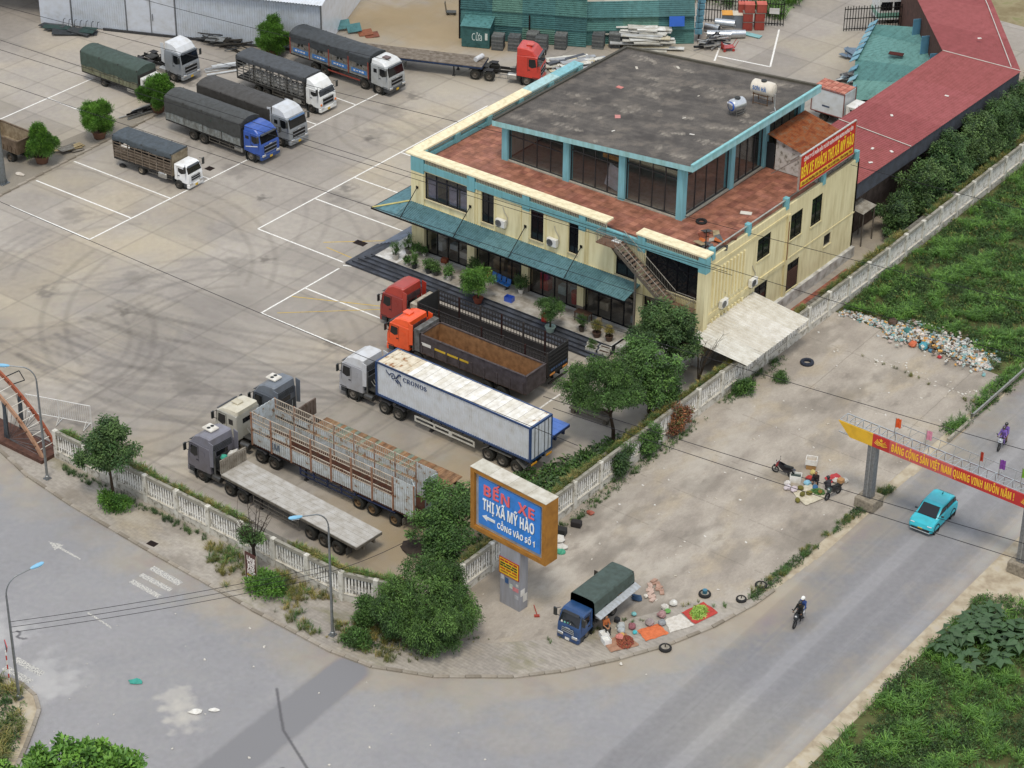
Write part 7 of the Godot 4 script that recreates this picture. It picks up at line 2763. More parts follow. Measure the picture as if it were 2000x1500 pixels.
func turquoise_car() -> void:
	var t := thing("turquoise_car","bright turquoise small hatchback driving on the main road","car",Vector3(52.25,-0.06,8.95),-PI / 2 + 0.02)
	var tq := "2fb5c4"
	var b := mb(tq)
	hull(b,[[0.0,0.32],[0.04,0.56],[-0.06,0.82],[-0.25,0.93],[-0.9,1.04],[-3.6,1.08],[-3.86,0.98],[-3.9,0.6],[-3.82,0.34]],0.91,0.13,0.02)
	put("body",b,"paint",t)
	b = mb(tq)
	hull(b,[[-0.75,1.0],[-1.55,1.6],[-1.85,1.68],[-3.25,1.66],[-3.55,1.52],[-3.82,1.04]],0.8,0.10,0.08)
	put("roof",b,"paint",t)
	b = mb("ffffff")
	b.quad(Vector3(-0.79,1.06,0.7),Vector3(-0.79,1.06,-0.7),Vector3(-1.51,1.6,-0.62),Vector3(-1.51,1.6,0.62))
	put("windscreen",b,"tinted",t)
	b = mb("ffffff")
	b.quad(Vector3(-3.83,1.1,-0.6),Vector3(-3.83,1.1,0.6),Vector3(-3.58,1.52,0.55),Vector3(-3.58,1.52,-0.55))
	put("rear_window",b,"tinted",t)
	for s in [-1.0,1.0]:
		for q in [[-1.08,-2.15,-1.56],[-2.25,-3.1,-2.25],[-3.18,-3.62,-3.18]]:
			b = mb("ffffff")
			b.slab(Vector3(0,0,s * 0.808),Vector3(s,0,0),Vector3.UP,V2([s * q[0],1.12,s * q[1],1.12,s * (q[1] + (0.15 if q[1] < -3.5 else 0.0)),1.5,s * q[2],1.5]),0.07)
			put("side_window",b,"tinted",t)
		b = mb("20242a")
		b.cbox(Vector3(-1.2,1.14,s * 1.0),Vector3(0.14,0.14,0.2),0.04)
		put("mirror",b,"paint",t)
		b = mb("eef2f4")
		b.cbox(Vector3(-0.12,0.76,s * 0.64),Vector3(0.22,0.09,0.34),0.03)
		put("headlight",b,"steel",t)
		b = mb("a8221c")
		b.cbox(Vector3(-3.84,0.95,s * 0.66),Vector3(0.1,0.14,0.34),0.03)
		put("tail_light",b,"paint",t)
		for x in [-0.72,-3.1]:
			wheel(t,x,s * 0.9,0.34,0.22,"4a4c50")
			b = mb("1c1d1f")
			b.lathe(Vector3(x,0.33,s * 0.84),Vector3(0,0,s),[Vector2(0.36,-0.1),Vector2(0.43,-0.1),Vector2(0.43,0.085),Vector2(0.36,0.085)],18)
			put("wheel_arch",b,"matte",t)
		b = mb("20242a")
		b.bb(-3.6,0.3,s * 0.86,-0.5,0.42,s * 0.90)
		put("sill",b,"matte",t)
		b = mb("e9eef0")
		b.bb(-2.9,0.62,s * 0.885,-1.9,0.74,s * 0.896)
		put("door_lettering",b,"matte",t)
	b = mb("1e2124")
	b.cbox(Vector3(-0.02,0.42,0),Vector3(0.12,0.16,1.4),0.03)
	put("lower_grille",b,"matte",t)
	b = mb("c3c9cc")
	b.cbox(Vector3(0.02,0.3,0),Vector3(0.12,0.06,1.5),0.02)
	put("bumper_strip",b,"metal",t)
	b = mb("e0b02a")
	b.box(Vector3(0.05,0.5,0),Vector3(0.012,0.12,0.36))
	put("number_plate",b,"matte",t)
	b = mb("1c1d1f")
	b.slab(Vector3(-3.0,1.66,0.01),Vector3.RIGHT,Vector3.UP,V2([-0.1,0.0,0.1,0.0,-0.12,0.14]),0.03)
	put("antenna_fin",b,"matte",t)
# ---- people as one smooth surface round bones [a,b,ra,rb,colour]

func figure(bones: Array,cell := 0.042) -> MB:
	var lo := Vector3(9,9,9)
	var hi := -lo
	for q in bones:
		for k in 2:
			var r: float = q[2 + k] + cell * 2.0
			lo = lo.min(q[k] - Vector3.ONE * r)
			hi = hi.max(q[k] + Vector3.ONE * r)
	var nx := int((hi.x - lo.x) / cell) + 2
	var ny := int((hi.y - lo.y) / cell) + 2
	var nz := int((hi.z - lo.z) / cell) + 2
	var f := PackedFloat32Array()
	f.resize(nx * ny * nz)
	f.fill(1.0)
	var who := PackedInt32Array()
	who.resize(nx * ny * nz)
	for bi in bones.size():
		var q: Array = bones[bi]
		var a: Vector3 = q[0]
		var d: Vector3 = q[1] - a
		var dd := maxf(d.length_squared(),0.00001)
		var ra: float = q[2]
		var rb: float = q[3]
		var reach := maxf(ra,rb) + 0.12
		var l := ((a.min(q[1]) - Vector3.ONE * reach - lo) / cell).floor()
		var h := ((a.max(q[1]) + Vector3.ONE * reach - lo) / cell).ceil()
		for z in range(maxi(0,int(l.z)),mini(nz,int(h.z) + 1)):
			for y in range(maxi(0,int(l.y)),mini(ny,int(h.y) + 1)):
				for x in range(maxi(0,int(l.x)),mini(nx,int(h.x) + 1)):
					var p := lo + Vector3(x,y,z) * cell
					var u := clampf((p - a).dot(d) / dd,0.0,1.0)
					var v := (p - a - d * u).length() - lerpf(ra,rb,u)
					var i := x + nx * (y + ny * z)
					var o := f[i]
					if v < o:
						who[i] = bi
					var k := clampf(0.5 + 0.5 * (o - v) / 0.035,0.0,1.0)
					f[i] = lerpf(o,v,k) - 0.035 * k * (1.0 - k)
	var m := MB.new()
	var vert := {}
	var cols := {}
	var norm := {}
	var corner := [0,1,nx,nx + 1,nx * ny,nx * ny + 1,nx * ny + nx,nx * ny + nx + 1]
	var at := [Vector3(0,0,0),Vector3(1,0,0),Vector3(0,1,0),Vector3(1,1,0),Vector3(0,0,1),Vector3(1,0,1),Vector3(0,1,1),Vector3(1,1,1)]
	var edges := [[0,1],[2,3],[4,5],[6,7],[0,2],[1,3],[4,6],[5,7],[0,4],[1,5],[2,6],[3,7]]
	for z in nz - 1:
		for y in ny - 1:
			for x in nx - 1:
				var i := x + nx * (y + ny * z)
				var inside := 0
				for k in 8:
					if f[i + corner[k]] < 0.0:
						inside += 1
				if inside == 0 or inside == 8:
					continue
				var s := Vector3.ZERO
				var c := 0
				for e in edges:
					var a: float = f[i + corner[e[0]]]
					var b: float = f[i + corner[e[1]]]
					if (a < 0.0) != (b < 0.0):
						s += at[e[0]].lerp(at[e[1]],a / (a - b))
						c += 1
				vert[i] = lo + (Vector3(x,y,z) + s / c) * cell
				cols[i] = C(bones[who[i]][4])
				norm[i] = Vector3(f[i + 1] - f[i] + f[i + 1 + nx] - f[i + nx],f[i + nx] - f[i] + f[i + nx + 1] - f[i + 1],f[i + nx * ny] - f[i] + f[i + nx * ny + nx] - f[i + nx]).normalized()
	var step := [1,nx,nx * ny]
	for i in vert:
		for ax in 3:
			var j: int = i + step[ax]
			if j >= f.size() or (f[i] < 0.0) == (f[j] < 0.0):
				continue
			var u: int = step[(ax + 1) % 3]
			var w: int = step[(ax + 2) % 3]
			var ids := [i,i - u,i - u - w,i - w]
			var ok := true
			for k in ids:
				ok = ok and vert.has(k)
			if not ok:
				continue
			if f[i] < 0.0:
				ids.reverse()
			for tr in [[0,1,2],[0,2,3]]:
				for k in tr:
					m.v.append(vert[ids[k]])
					m.n.append(norm[ids[k]])
					m.c.append(cols[ids[k]])
	return m

func person(label: String,at: Vector3,turn: float,P: Dictionary,hat := "") -> void:
	var t := thing("person",label,"person",at,turn)
	var top: String = P.top
	var leg: String = P.leg
	var skin := "a87c5e"
	var hip: Vector3 = P.hip
	var ch: Vector3 = P.chest
	var hd: Vector3 = P.head
	var bones := [[hip,hip.lerp(ch,0.5),0.155,0.15,leg],[hip.lerp(ch,0.35),ch,0.15,0.165,top],[ch,ch.lerp(hd,0.6),0.10,0.055,skin],[hd + Vector3(-0.01,-0.03,0),hd + Vector3(0.0,0.06,0),0.085,0.1,skin],[hd + Vector3(-0.03,0.06,0),hd + Vector3(-0.05,0.0,0),0.105,0.09,"1f1b19"],[hd + Vector3(0.09,0.0,0),hd + Vector3(0.11,-0.02,0),0.02,0.02,skin]]
	for s in [-1.0,1.0]:
		var sh := ch + Vector3(0,0.07,s * 0.17)
		var el: Vector3 = P.elbow * Vector3(1,1,s)
		var ha: Vector3 = P.hand * Vector3(1,1,s)
		var kn: Vector3 = P.knee * Vector3(1,1,s)
		var an: Vector3 = P.ankle * Vector3(1,1,s)
		bones.append([ch + Vector3(0,0.05,s * 0.05),sh,0.1,0.075,top])
		bones.append([sh,el,0.07,0.052,top])
		bones.append([el,el.lerp(ha,0.8),0.05,0.036,P.get("sleeve",top)])
		bones.append([el.lerp(ha,0.85),ha,0.032,0.04,skin])
		bones.append([ha,ha + Vector3(0.07,-0.02,0.0),0.038,0.022,skin])
		bones.append([ha,ha + Vector3(0.03,0.02,-s * 0.06),0.02,0.014,skin])
		bones.append([hip + Vector3(0,0,s * 0.09),kn,0.1,0.07,leg])
		bones.append([kn,an,0.066,0.045,leg])
		bones.append([an,an + Vector3(0.15,-0.03,0),0.045,0.035,P.get("shoe","2b2b2b")])
	var o := put("body",figure(bones),"cloth",t)
	o.name = "body"
	if hat:
		var b := mb(hat)
		b.blob(hd + Vector3(-0.02,0.06,0),Vector3(0.15,0.14,0.135),12,0.0,null,-0.05)
		b.box(hd + Vector3(0.12,0.05,0),Vector3(0.1,0.02,0.16))
		put("helmet",b,"paint",t)

func motorbike(label: String,at: Vector3,turn: float,body: String,panel: String,rack := "") -> void:
	var t := thing("motorbike",label,"motorbike",at,turn)
	var b: MB
	for x in [0.64,-0.62]:
		var w := sub("wheel",t,Vector3(x,0.29,0))
		b = mb("232323")
		b.lathe(Vector3(0,0,-0.05),Vector3(0,0,1),[Vector2(0.22,0.0),Vector2(0.28,0.01),Vector2(0.29,0.05),Vector2(0.28,0.09),Vector2(0.22,0.1),Vector2(0.215,0.05),Vector2(0.22,0.0)],20)
		put("tyre",b,"rubber",w)
		b = mb("9a9c9e")
		for k in 6:
			var a := k * PI / 6
			b.cyl(Vector3(cos(a) * 0.22,sin(a) * 0.22,0),Vector3(-cos(a) * 0.22,-sin(a) * 0.22,0),0.012,0.012,5)
		b.cyl(Vector3(0,0,-0.06),Vector3(0,0,0.06),0.05)
		put("spokes",b,"metal",w)
	b = mb(body)
	hull(b,[[-0.95,0.72],[-0.6,0.82],[-0.1,0.68],[0.05,0.42],[0.36,0.62],[0.46,0.92],[0.36,0.98],[0.2,0.55],[-0.05,0.35],[-0.35,0.36],[-0.6,0.55]],0.12,0.03)
	put("body_shell",b,"paint",t)
	b = mb(panel)
	b.cbox(Vector3(0.48,0.78,0),Vector3(0.14,0.4,0.34),0.05,Basis(Vector3(0,0,1),0.3))
	put("front_fairing",b,"paint",t)
	b = mb("26272a")
	b.cbox(Vector3(-0.38,0.84,0),Vector3(0.75,0.1,0.26),0.04,Basis(Vector3(0,0,1),-0.06))
	put("seat",b,"matte",t)
	b = mb("4a4c4f")
	for s in [-0.07,0.07]:
		b.cyl(Vector3(0.64,0.29,s),Vector3(0.46,0.98,s),0.025,0.025,6)
		b.cyl(Vector3(-0.62,0.29,s * 1.6),Vector3(-0.5,0.72,s * 1.6),0.025,0.025,6)
	b.cyl(Vector3(0.42,1.02,-0.32),Vector3(0.42,1.02,0.32),0.02,0.02,6)
	b.cyl(Vector3(-0.1,0.3,0.1),Vector3(-0.85,0.36,0.14),0.045,0.05,8)
	b.cyl(Vector3(-0.05,0.3,0),Vector3(-0.1,0.02,0.22),0.015,0.015,5)
	put("fork_and_bars",b,"metal",t)
	for s in [-1.0,1.0]:
		b = mb("1c1d1f")
		b.cyl(Vector3(0.42,1.02,s * 0.26),Vector3(0.44,1.22,s * 0.3),0.012,0.012,5)
		b.blob(Vector3(0.44,1.25,s * 0.31),Vector3(0.02,0.05,0.07),8)
		put("mirror",b,"paint",t)
	b = mb("e6e8ea")
	b.blob(Vector3(0.56,0.86,0),Vector3(0.05,0.08,0.1),8)
	put("headlight",b,"steel",t)
	b = mb("2c2d2f")
	b.box(Vector3(0.62,0.61,0),Vector3(0.34,0.03,0.12))
	b.box(Vector3(-0.72,0.63,0),Vector3(0.34,0.03,0.13),Basis(Vector3(0,0,1),-0.3))
	put("mudguard",b,"matte",t)
	if rack:
		b = mb(rack)
		b.cbox(Vector3(-0.75,1.02,0),Vector3(0.42,0.3,0.42),0.03)
		put("rear_box",b,"matte",t)

func build_street() -> void:
	R.seed = 71
	street_lamp(Vector3(28.2,0.03,42.3),9.6,Vector3(-0.45,0,0.9),"street lamp on pavement in front of the fence, between bush and brown sign")
	street_lamp(Vector3(0.6,0.03,41.1),9.2,Vector3(-0.75,0,0.65),"street lamp beside the rusty arch at far left")
	street_lamp(Vector3(17.24,0.06,59.0),9.0,Vector3(0.3,0,-0.95),"street lamp on the grassy traffic island at lower left")
	billboard()
	gantry()
	arch_gate()
	turquoise_car()
	var t := thing("brown_signboard","narrow dark brown signboard with white letters under the bare tree","sign",Vector3(20.4,0.03,41.4),-0.04)
	var b := mb("4a2220")
	b.bb(-0.5,0.32,-0.04,0.5,2.4,0.04)
	put("board",b,"paint",t)
	b = mb("cfc9bd")
	b.bb(0.5,0.0,-0.05,0.55,2.42,0.05)
	b.bb(-0.54,0.0,-0.05,-0.5,2.42,0.05)
	put("frame",b,"metal",t)
	for k in 4:
		text("lettering",["Lòng","Chái","Phố","Hiến"][k],0.36,[0.72,0.62,0.6,0.72][k],"ece6df",t,Vector3(0.03,2.02 - k * 0.36,0.045),0.0,0.01)
	b = mb("d9b04a")
	b.box(Vector3(0,0.66,0.045),Vector3(0.7,0.12,0.01))
	b.col = C("e6e6e2")
	b.box(Vector3(0,0.45,0.045),Vector3(0.8,0.14,0.01))
	put("footer_strip",b,"matte",t)
	# warning triangle on a striped post
	t = thing("warning_sign","triangular warning sign on red and white striped post at the island","sign",Vector3(15.6,0.06,58.3),2.6)
	for k in 7:
		b = mb("c0392f" if k % 2 else "e4e2dc")
		b.cyl(Vector3(0,0.35 * k,0),Vector3(0,0.35 * (k + 1),0),0.045,0.045,8)
		put("post_band",b,"paint",t)
	b = mb("5f7f94")
	b.slab(Vector3(0,2.35,0.06),Vector3.RIGHT,Vector3.UP,V2([-0.4,0.65,0.0,0.0,0.4,0.65]),0.03)
	put("plate",b,"metal",t)
	b = mb("c0392f")
	for q in [[Vector3(-0.4,3.0,0.07),Vector3(0,2.35,0.07)],[Vector3(0,2.35,0.07),Vector3(0.4,3.0,0.07)],[Vector3(0.4,3.0,0.07),Vector3(-0.4,3.0,0.07)]]:
		b.cyl(q[0],q[1],0.03,0.03,5)
	put("rim",b,"paint",t)
	# guard rail
	t = thing("guard_rail","grey steel guard rail along the road edge at right","guard rail")
	for k in 14:
		var z := -6.0 - k * 3.0
		b = mb("b9bab6")
		b.slab(Vector3(48.35,0.45,z),Vector3(0,0,-1),Vector3.UP,V2([0.0,0.0,3.0,0.0,3.0,0.32,0.0,0.32]),0.03)
		b.box(Vector3(48.38,0.54,z - 1.5),Vector3(0.06,0.08,3.0))
		b.box(Vector3(48.38,0.70,z - 1.5),Vector3(0.06,0.08,3.0))
		put("rail",b,"metal",t)
		b = mb("8f908c")
		b.bb(48.2,0.0,z - 0.06,48.3,0.72,z + 0.06)
		put("post",b,"metal",t)
	b = mb("c3c0b6")
	b.box(Vector3(48.25,0.14,-4.2),Vector3(0.22,0.28,3.4))
	solo("kerb_beam",b,"concrete","pale concrete beam lying in grass at the guard rail's near end","beam")
	# tall poles in the yard
	for q in [[Vector3(-36.5,0.1,11.6),14.0,"big grey mast cut by left edge beside the gravel strip",0.28],[Vector3(-37.5,0.0,-27.6),14.0,"grey mast rising in front of warehouse behind the eight-wheel truck",0.2]]:
		t = thing("light_mast",q[2],"mast",q[0])
		b = mb("8d959c")
		b.cyl(Vector3.ZERO,Vector3(0,q[1],0),q[3] + 0.06,q[3] - 0.08,14)
		put("shaft",b,"metal",t)
		b = mb("7d848a")
		b.cbox(Vector3(0,0.05,0),Vector3(0.9,0.1,0.9),0.02)
		for k in 4:
			b.box(Vector3(0,0.25,0),Vector3(0.8,0.3,0.04),Basis(Vector3.UP,k * PI / 4))
		put("base_flange",b,"metal",t)
	# motorbikes and riders
	motorbike("silver scooter carrying two riders in purple near the gantry",Vector3(51.6,-0.06,-4.4),-PI / 2 + 0.1,"3a3c42","b9bcc2")
	var ride := {"hip": Vector3(-0.18,0.93,0),"chest": Vector3(-0.06,1.32,0),"head": Vector3(0.02,1.6,0),"elbow": Vector3(0.14,1.12,0.27),"hand": Vector3(0.38,1.05,0.28),"knee": Vector3(0.22,0.78,0.17),"ankle": Vector3(0.1,0.36,0.17),"top": "7a5fb0","leg": "8a72b8"}
	person("front scooter rider in purple rain jacket with dark helmet",Vector3(51.6,-0.06,-4.4),-PI / 2 + 0.1,ride,"3a3336")
	var back := ride.duplicate()
	back.merge({"hip": Vector3(-0.58,0.97,0),"chest": Vector3(-0.5,1.38,0),"head": Vector3(-0.42,1.68,0),"elbow": Vector3(-0.28,1.15,0.27),"hand": Vector3(-0.05,1.02,0.2),"knee": Vector3(-0.15,0.85,0.22),"ankle": Vector3(-0.28,0.42,0.22),"leg": "8a6a58"},true)
	person("rear scooter passenger in purple jacket and black helmet",Vector3(51.6,-0.06,-4.4),-PI / 2 + 0.1,back,"202124")
	motorbike("black scooter with two riders on the lower part of main road",Vector3(51.0,-0.06,22.7),-PI / 2 + 0.12,"1f2124","26282c")
	var ride2 := ride.duplicate()
	ride2.merge({"top": "23221f","leg": "2c2c30","sleeve": "23221f"},true)
	person("scooter rider in black jacket and black helmet",Vector3(51.0,-0.06,22.7),-PI / 2 + 0.12,ride2,"1d1d1f")
	var back2 := back.duplicate()
	back2.merge({"top": "2f4a86","leg": "d3d3d6"},true)
	person("scooter passenger in blue jacket with white helmet",Vector3(51.0,-0.06,22.7),-PI / 2 + 0.12,back2,"eeeeea")
# ---------- roadside sellers ----------

func mat_cloth(called: String,label: String,pts: Array,tint: String) -> void:
	var b := mb(tint)
	var n := 8
	var g := []
	for i in n + 1:
		var row := []
		for j in n + 1:
			var a: Vector2 = pts[0].lerp(pts[1],float(i) / n)
			var e: Vector2 = pts[3].lerp(pts[2],float(i) / n)
			var p := a.lerp(e,float(j) / n) + Vector2(R.randf_range(-0.04,0.04),R.randf_range(-0.04,0.04))
			row.append(Vector3(p.x,0.045 + R.randf() * 0.05,p.y))
		g.append(row)
	for i in n:
		for j in n:
			b.quad(g[i][j],g[i + 1][j],g[i + 1][j + 1],g[i][j + 1])
			b.quad(g[i][j + 1],g[i + 1][j + 1],g[i + 1][j],g[i][j])
	solo(called,b,"cloth",label,"ground sheet","ground sheets of the street sellers")

func bag(called: String,label: String,at: Vector3,s: Vector3,tint: String,m := "tarp",group := "plastic bags at the fruit stall") -> void:
	var b := mb(tint)
	b.blob(Vector3(0,s.y * 0.85,0),s,12,0.16,R,-s.y * 0.8)
	b.blob(Vector3(s.x * 0.1,s.y * 1.75,0),s * Vector3(0.25,0.3,0.25),7,0.2,R)
	solo(called,b,m,label,"bag",group,at,R.randf() * TAU)

func grains(called: String,label: String,category: String,o: Vector3,n: int,spread: Vector2,h: float,me: Mesh,cols: Array,turn := 0.0) -> void:
	var at := []
	var cc := []
	for k in n:
		var a := R.randf() * TAU
		var r := sqrt(R.randf())
		var p := Vector3(cos(a) * r * spread.x,0.07 + h * (1.0 - r) * R.randf_range(0.5,1.0),sin(a) * r * spread.y).rotated(Vector3.UP,turn)
		at.append(Transform3D(Basis.from_euler(Vector3(R.randf_range(-0.4,0.4),R.randf() * TAU,R.randf_range(-0.4,0.4))),o + p))
		cc.append(C(cols[R.randi() % cols.size()]))
	var mm := multi(me,at,cc)
	mm.name = numbered(called)
	add_child(mm)
	tag(mm,label,category)
	stuff(mm)

func fruit_truck() -> void:
	var t := thing("fruit_truck","small blue truck with dark green tarpaulin and open side selling fruit","truck",Vector3(40.4,0,33.5),-PI / 2)
	cab(t,{"color": "2a4a78","L": 1.5,"H": 2.1,"W": 1.75,"base": 0.62,"hi": 0.0,"axle": -0.95,"rear_window": false,"wb": 1.2,"rake": 0.4,"plate": "e6e6e2","bumper": "23406a","slat": "b5bac0"})
	for s in [-1.0,1.0]:
		wheel(t,-0.95,s * 0.8,0.36,0.2,"9a9690")
		wheel(t,-4.0,s * 0.8,0.36,0.2,"9a9690",true)
	chassis(t,-6.0,-1.0,0.68,false)
	var b := mb("4a4d50")
	b.bb(-6.0,0.72,-0.88,-1.6,0.84,0.88)
	put("cargo_floor",b,"dirty",t)
	b = mb("4a5b56")
	var rows := []
	var n := 14
	for i in n + 1:
		var x := lerpf(-5.95,-1.5,float(i) / n)
		var sag := 0.07 * absf(sin(PI * (x + 5.95) / 1.1)) + R.randf_range(0,0.03)
		var top := 2.62 - 0.12 * float(n - i) / n
		var ring := [Vector3(x,1.62 + 0.12 * sin(x * 4.0),-0.99),Vector3(x,1.95 + R.randf_range(-0.06,0.06),-0.95 - R.randf() * 0.04),Vector3(x,top - 0.12,-0.92),Vector3(x,top,-0.8)]
		for k in range(1,6):
			ring.append(Vector3(x,top + 0.06 * sin(PI * k / 6.0) - sag * sin(PI * k / 6.0),-0.8 + 1.6 * k / 6.0))
		ring.append_array([Vector3(x,top,0.8),Vector3(x,top - 0.1,0.92),Vector3(x,1.6,0.96 - R.randf() * 0.04),Vector3(x,0.95 + R.randf() * 0.06,0.95)])
		rows.append(ring)
	for i in n:
		for k in rows[0].size() - 1:
			b.quad(rows[i][k],rows[i][k + 1],rows[i + 1][k + 1],rows[i + 1][k])
	for e in [0,n]:
		for k in range(1,rows[0].size() - 2):
			var a := Vector3(rows[e][k].x,1.3,rows[e][k].z)
			var c := Vector3(rows[e][k + 1].x,1.3,rows[e][k + 1].z)
			b.quad(a,rows[e][k],rows[e][k + 1],c)
			b.quad(c,rows[e][k + 1],rows[e][k],a)
	put("tarpaulin",b,"tarp",t)
	b = mb("c9cccd")
	b.box(Vector3(-3.8,1.5,-1.2),Vector3(4.5,0.05,0.5),Basis(Vector3.RIGHT,-0.35))
	put("raised_side_board",b,"metal",t)
	b = mb("5a5c5e")
	for x in [-5.9,-3.8,-1.7]:
		b.bb(x - 0.04,0.84,-0.9,x + 0.04,2.5,-0.84)
		b.cyl(Vector3(x,1.0,-0.9),Vector3(x,1.45,-1.35),0.02,0.02,5)
	put("cargo_post",b,"metal",t)
	b = mb("4a4440")
	b.bb(-6.05,0.9,-1.0,-6.0,1.5,0.9)
	put("tailgate",b,"dirty",t)
	b = mb("55524e")
	b.box(Vector3(-5.2,1.5,1.3),Vector3(0.05,0.7,0.8))
	put("side_flap",b,"dirty",t)
	# load in the open side
	for k in 18:
		b = mb(["d9a52c","e0b43a","c99428"][k % 3])
		b.blob(Vector3(-5.6 + (k % 6) * 0.26,1.0 + (k / 6) * 0.17,-0.72 + R.randf_range(-0.2,0.15)),Vector3(0.14,0.12,0.14),8)
		solo("melon",b,"matte","yellow melon heaped in the open side of the fruit truck","melon","yellow melons on the truck",t.position,t.rotation.y)
	for k in 4:
		b = mb("dcdcd8")
		b.cbox(Vector3(-2.3 - k * 0.45,1.05 + 0.1 * (k % 2),-0.8),Vector3(0.42,0.4,0.42),0.02,Basis(Vector3.UP,0.15 * k))
		solo("white_sack",b,"cloth","white sack in truck side behind the seated seller","sack","white sacks on the truck",t.position,t.rotation.y)
	for k in 6:
		b = mb(["5fc0b0","7fd0c4","e6e6e2"][k % 3])
		b.blob(Vector3(-0.2 + 0.02 * k,1.32,-0.55 + k * 0.22),Vector3(0.1,0.08,0.1),7,0.2,R)
		put("dashboard_bag",b,"tarp",t)

func build_market() -> void:
	R.seed = 81
	fruit_truck()
	person("street seller in orange shirt seated beside the blue fruit truck",Vector3(41.7,0,31.2),-0.5,{"hip": Vector3(0,0.45,0),"chest": Vector3(0.05,0.88,0),"head": Vector3(0.1,1.18,0),"elbow": Vector3(0.2,0.68,0.22),"hand": Vector3(0.42,0.52,0.04),"knee": Vector3(0.42,0.5,0.14),"ankle": Vector3(0.4,0.08,0.13),"top": "b5683a","leg": "2b2b2e","sleeve": "a87c5e"})
	var b := mb("8a8378")
	b.cbox(Vector3(41.65,0.16,31.2),Vector3(0.35,0.3,0.35),0.02)
	solo("stool",b,"matte","low box seat under the seller in orange shirt","stool")
	for k in 2:
		b = mb("eceeee")
		for q in [[-0.3,-0.27,-0.25,0.25],[0.27,0.3,-0.25,0.25],[-0.27,0.27,-0.25,-0.22],[-0.27,0.27,0.22,0.25]]:
			b.bb(q[0],0.0,q[2],q[1],0.38,q[3])
		b.bb(-0.27,0.0,-0.22,0.27,0.24,0.22)
		solo("foam_box",b,"matte",["upper white foam box at the seller's feet","lower white foam box next to the lychee mat"][k],"box","white foam boxes by the seller",[Vector3(42.0,0,31.75),Vector3(42.45,0,32.15)][k],-0.5)
	mat_cloth("lychee_mat","brown sheet under the lychee heap",[Vector2(42.3,32.3),Vector2(43.3,32.8),Vector2(44.3,31.1),Vector2(42.9,30.6)],"a8806a")
	mat_cloth("orange_mat","orange sheet spread beside the kerb, empty",[Vector2(43.3,29.9),Vector2(44.4,30.5),Vector2(45.1,28.9),Vector2(43.9,28.5)],"d9764a")
	mat_cloth("white_mat","white sheet between the orange and red sheets",[Vector2(44.1,27.9),Vector2(45.1,28.8),Vector2(45.9,27.2),Vector2(44.5,26.7)],"d3cfc8")
	mat_cloth("red_mat","red sheet carrying the green vegetables",[Vector2(44.5,26.6),Vector2(45.9,27.05),Vector2(46.4,25.1),Vector2(45.0,24.7)],"b8443c")
	var ly := mb("ffffff")
	ly.blob(Vector3.ZERO,Vector3(0.05,0.05,0.05),6)
	grains("lychee_heap","heap of small brown-red fruit on a brown sheet","fruit",Vector3(43.4,0,31.4),420,Vector2(0.55,0.7),0.18,ly.mesh(M.matte),["7a4030","8a4a34","6b3a2a","a0603c","9a3a30"],0.5)
	var cu := mb("ffffff")
	cu.cyl(Vector3(-0.13,0,0),Vector3(0.13,0,0),0.03,0.025,6)
	grains("vegetable_heap","heap of long light green vegetables on a red sheet","vegetables",Vector3(45.4,0,25.9),190,Vector2(0.55,0.85),0.16,cu.mesh(M.matte),["8fb84a","a3c45c","7da23e","b5cc70","6f9438"],0.3)
	var bags := [[42.9,29.9,"9a5f6a",0.26],[43.6,28.9,"a89a9c",0.3],[44.2,28.4,"9aa0a8",0.26],[43.7,27.7,"b08a8c",0.3],[42.3,30.3,"c3c9cc",0.28],[42.6,30.7,"b9c0c6",0.26],[42.2,28.7,"7fc0c4",0.18],[41.7,26.6,"e6e2da",0.16],[43.4,26.9,"dddad6",0.26],[43.6,26.2,"e9e9e6",0.26],[43.35,30.25,"4fc0cc",0.16],[43.75,27.1,"6fb05a",0.2],[42.9,31.3,"d98a80",0.26],[42.85,31.0,"e0b060",0.18]]
	var said := ["dark pink plastic bag by the orange sheet","pale grey bag of fruit above the orange sheet","grey bag at the corner of the white sheet","pink-grey bag above the white sheet","clear plastic bag near the truck's rear wheel","clear plastic bag above the lychee heap","pale teal plastic bag lying alone behind the stall","small white bag on the concrete behind the truck","white bag left of the red sheet","white bag farthest from the truck","bright turquoise bag by the lychee heap","green leafy bag between white bags and sheet","pink bag on the lychee mat","yellow bag behind the lychee heap"]
	for k in bags.size():
		bag("plastic_bag",said[k],Vector3(bags[k][0],0.04,bags[k][1]),Vector3(bags[k][3],bags[k][3] * 0.75,bags[k][3]),bags[k][2])
	b = mb("2f333a")
	b.cbox(Vector3(41.75,0.2,29.95),Vector3(0.35,0.4,0.3),0.05)
	solo("dark_crate",b,"matte","small dark crate beside the clear plastic bags","crate")
	b = mb("35506e")
	b.blob(Vector3(41.3,0.12,27.1),Vector3(0.4,0.14,0.3),10,0.2,R)
	solo("blue_bundle",b,"cloth","dark blue bundle on ground behind the fruit truck","bundle")
	for k in 2:
		b = mb(["b59484","c9b0a4"][k])
		var pts := []
		for i in 7:
			pts.append(Vector3(41.0 + 0.22 * i + R.randf_range(-0.1,0.1),0.06,24.7 + 0.25 * i * (1 if k else 0.6) + k * 0.5))
		for i in 6:
			b.box((pts[i] + pts[i + 1]) / 2,Vector3(0.5,0.08,0.28),Basis.from_euler(Vector3(R.randf_range(-0.3,0.3),R.randf() * TAU,R.randf_range(-0.2,0.2))))
		solo("crumpled_cloth",b,"cloth",["longer crumpled beige cloth on the concrete","shorter crumpled pinkish cloth beside it"][k],"cloth","cloths on the lot")
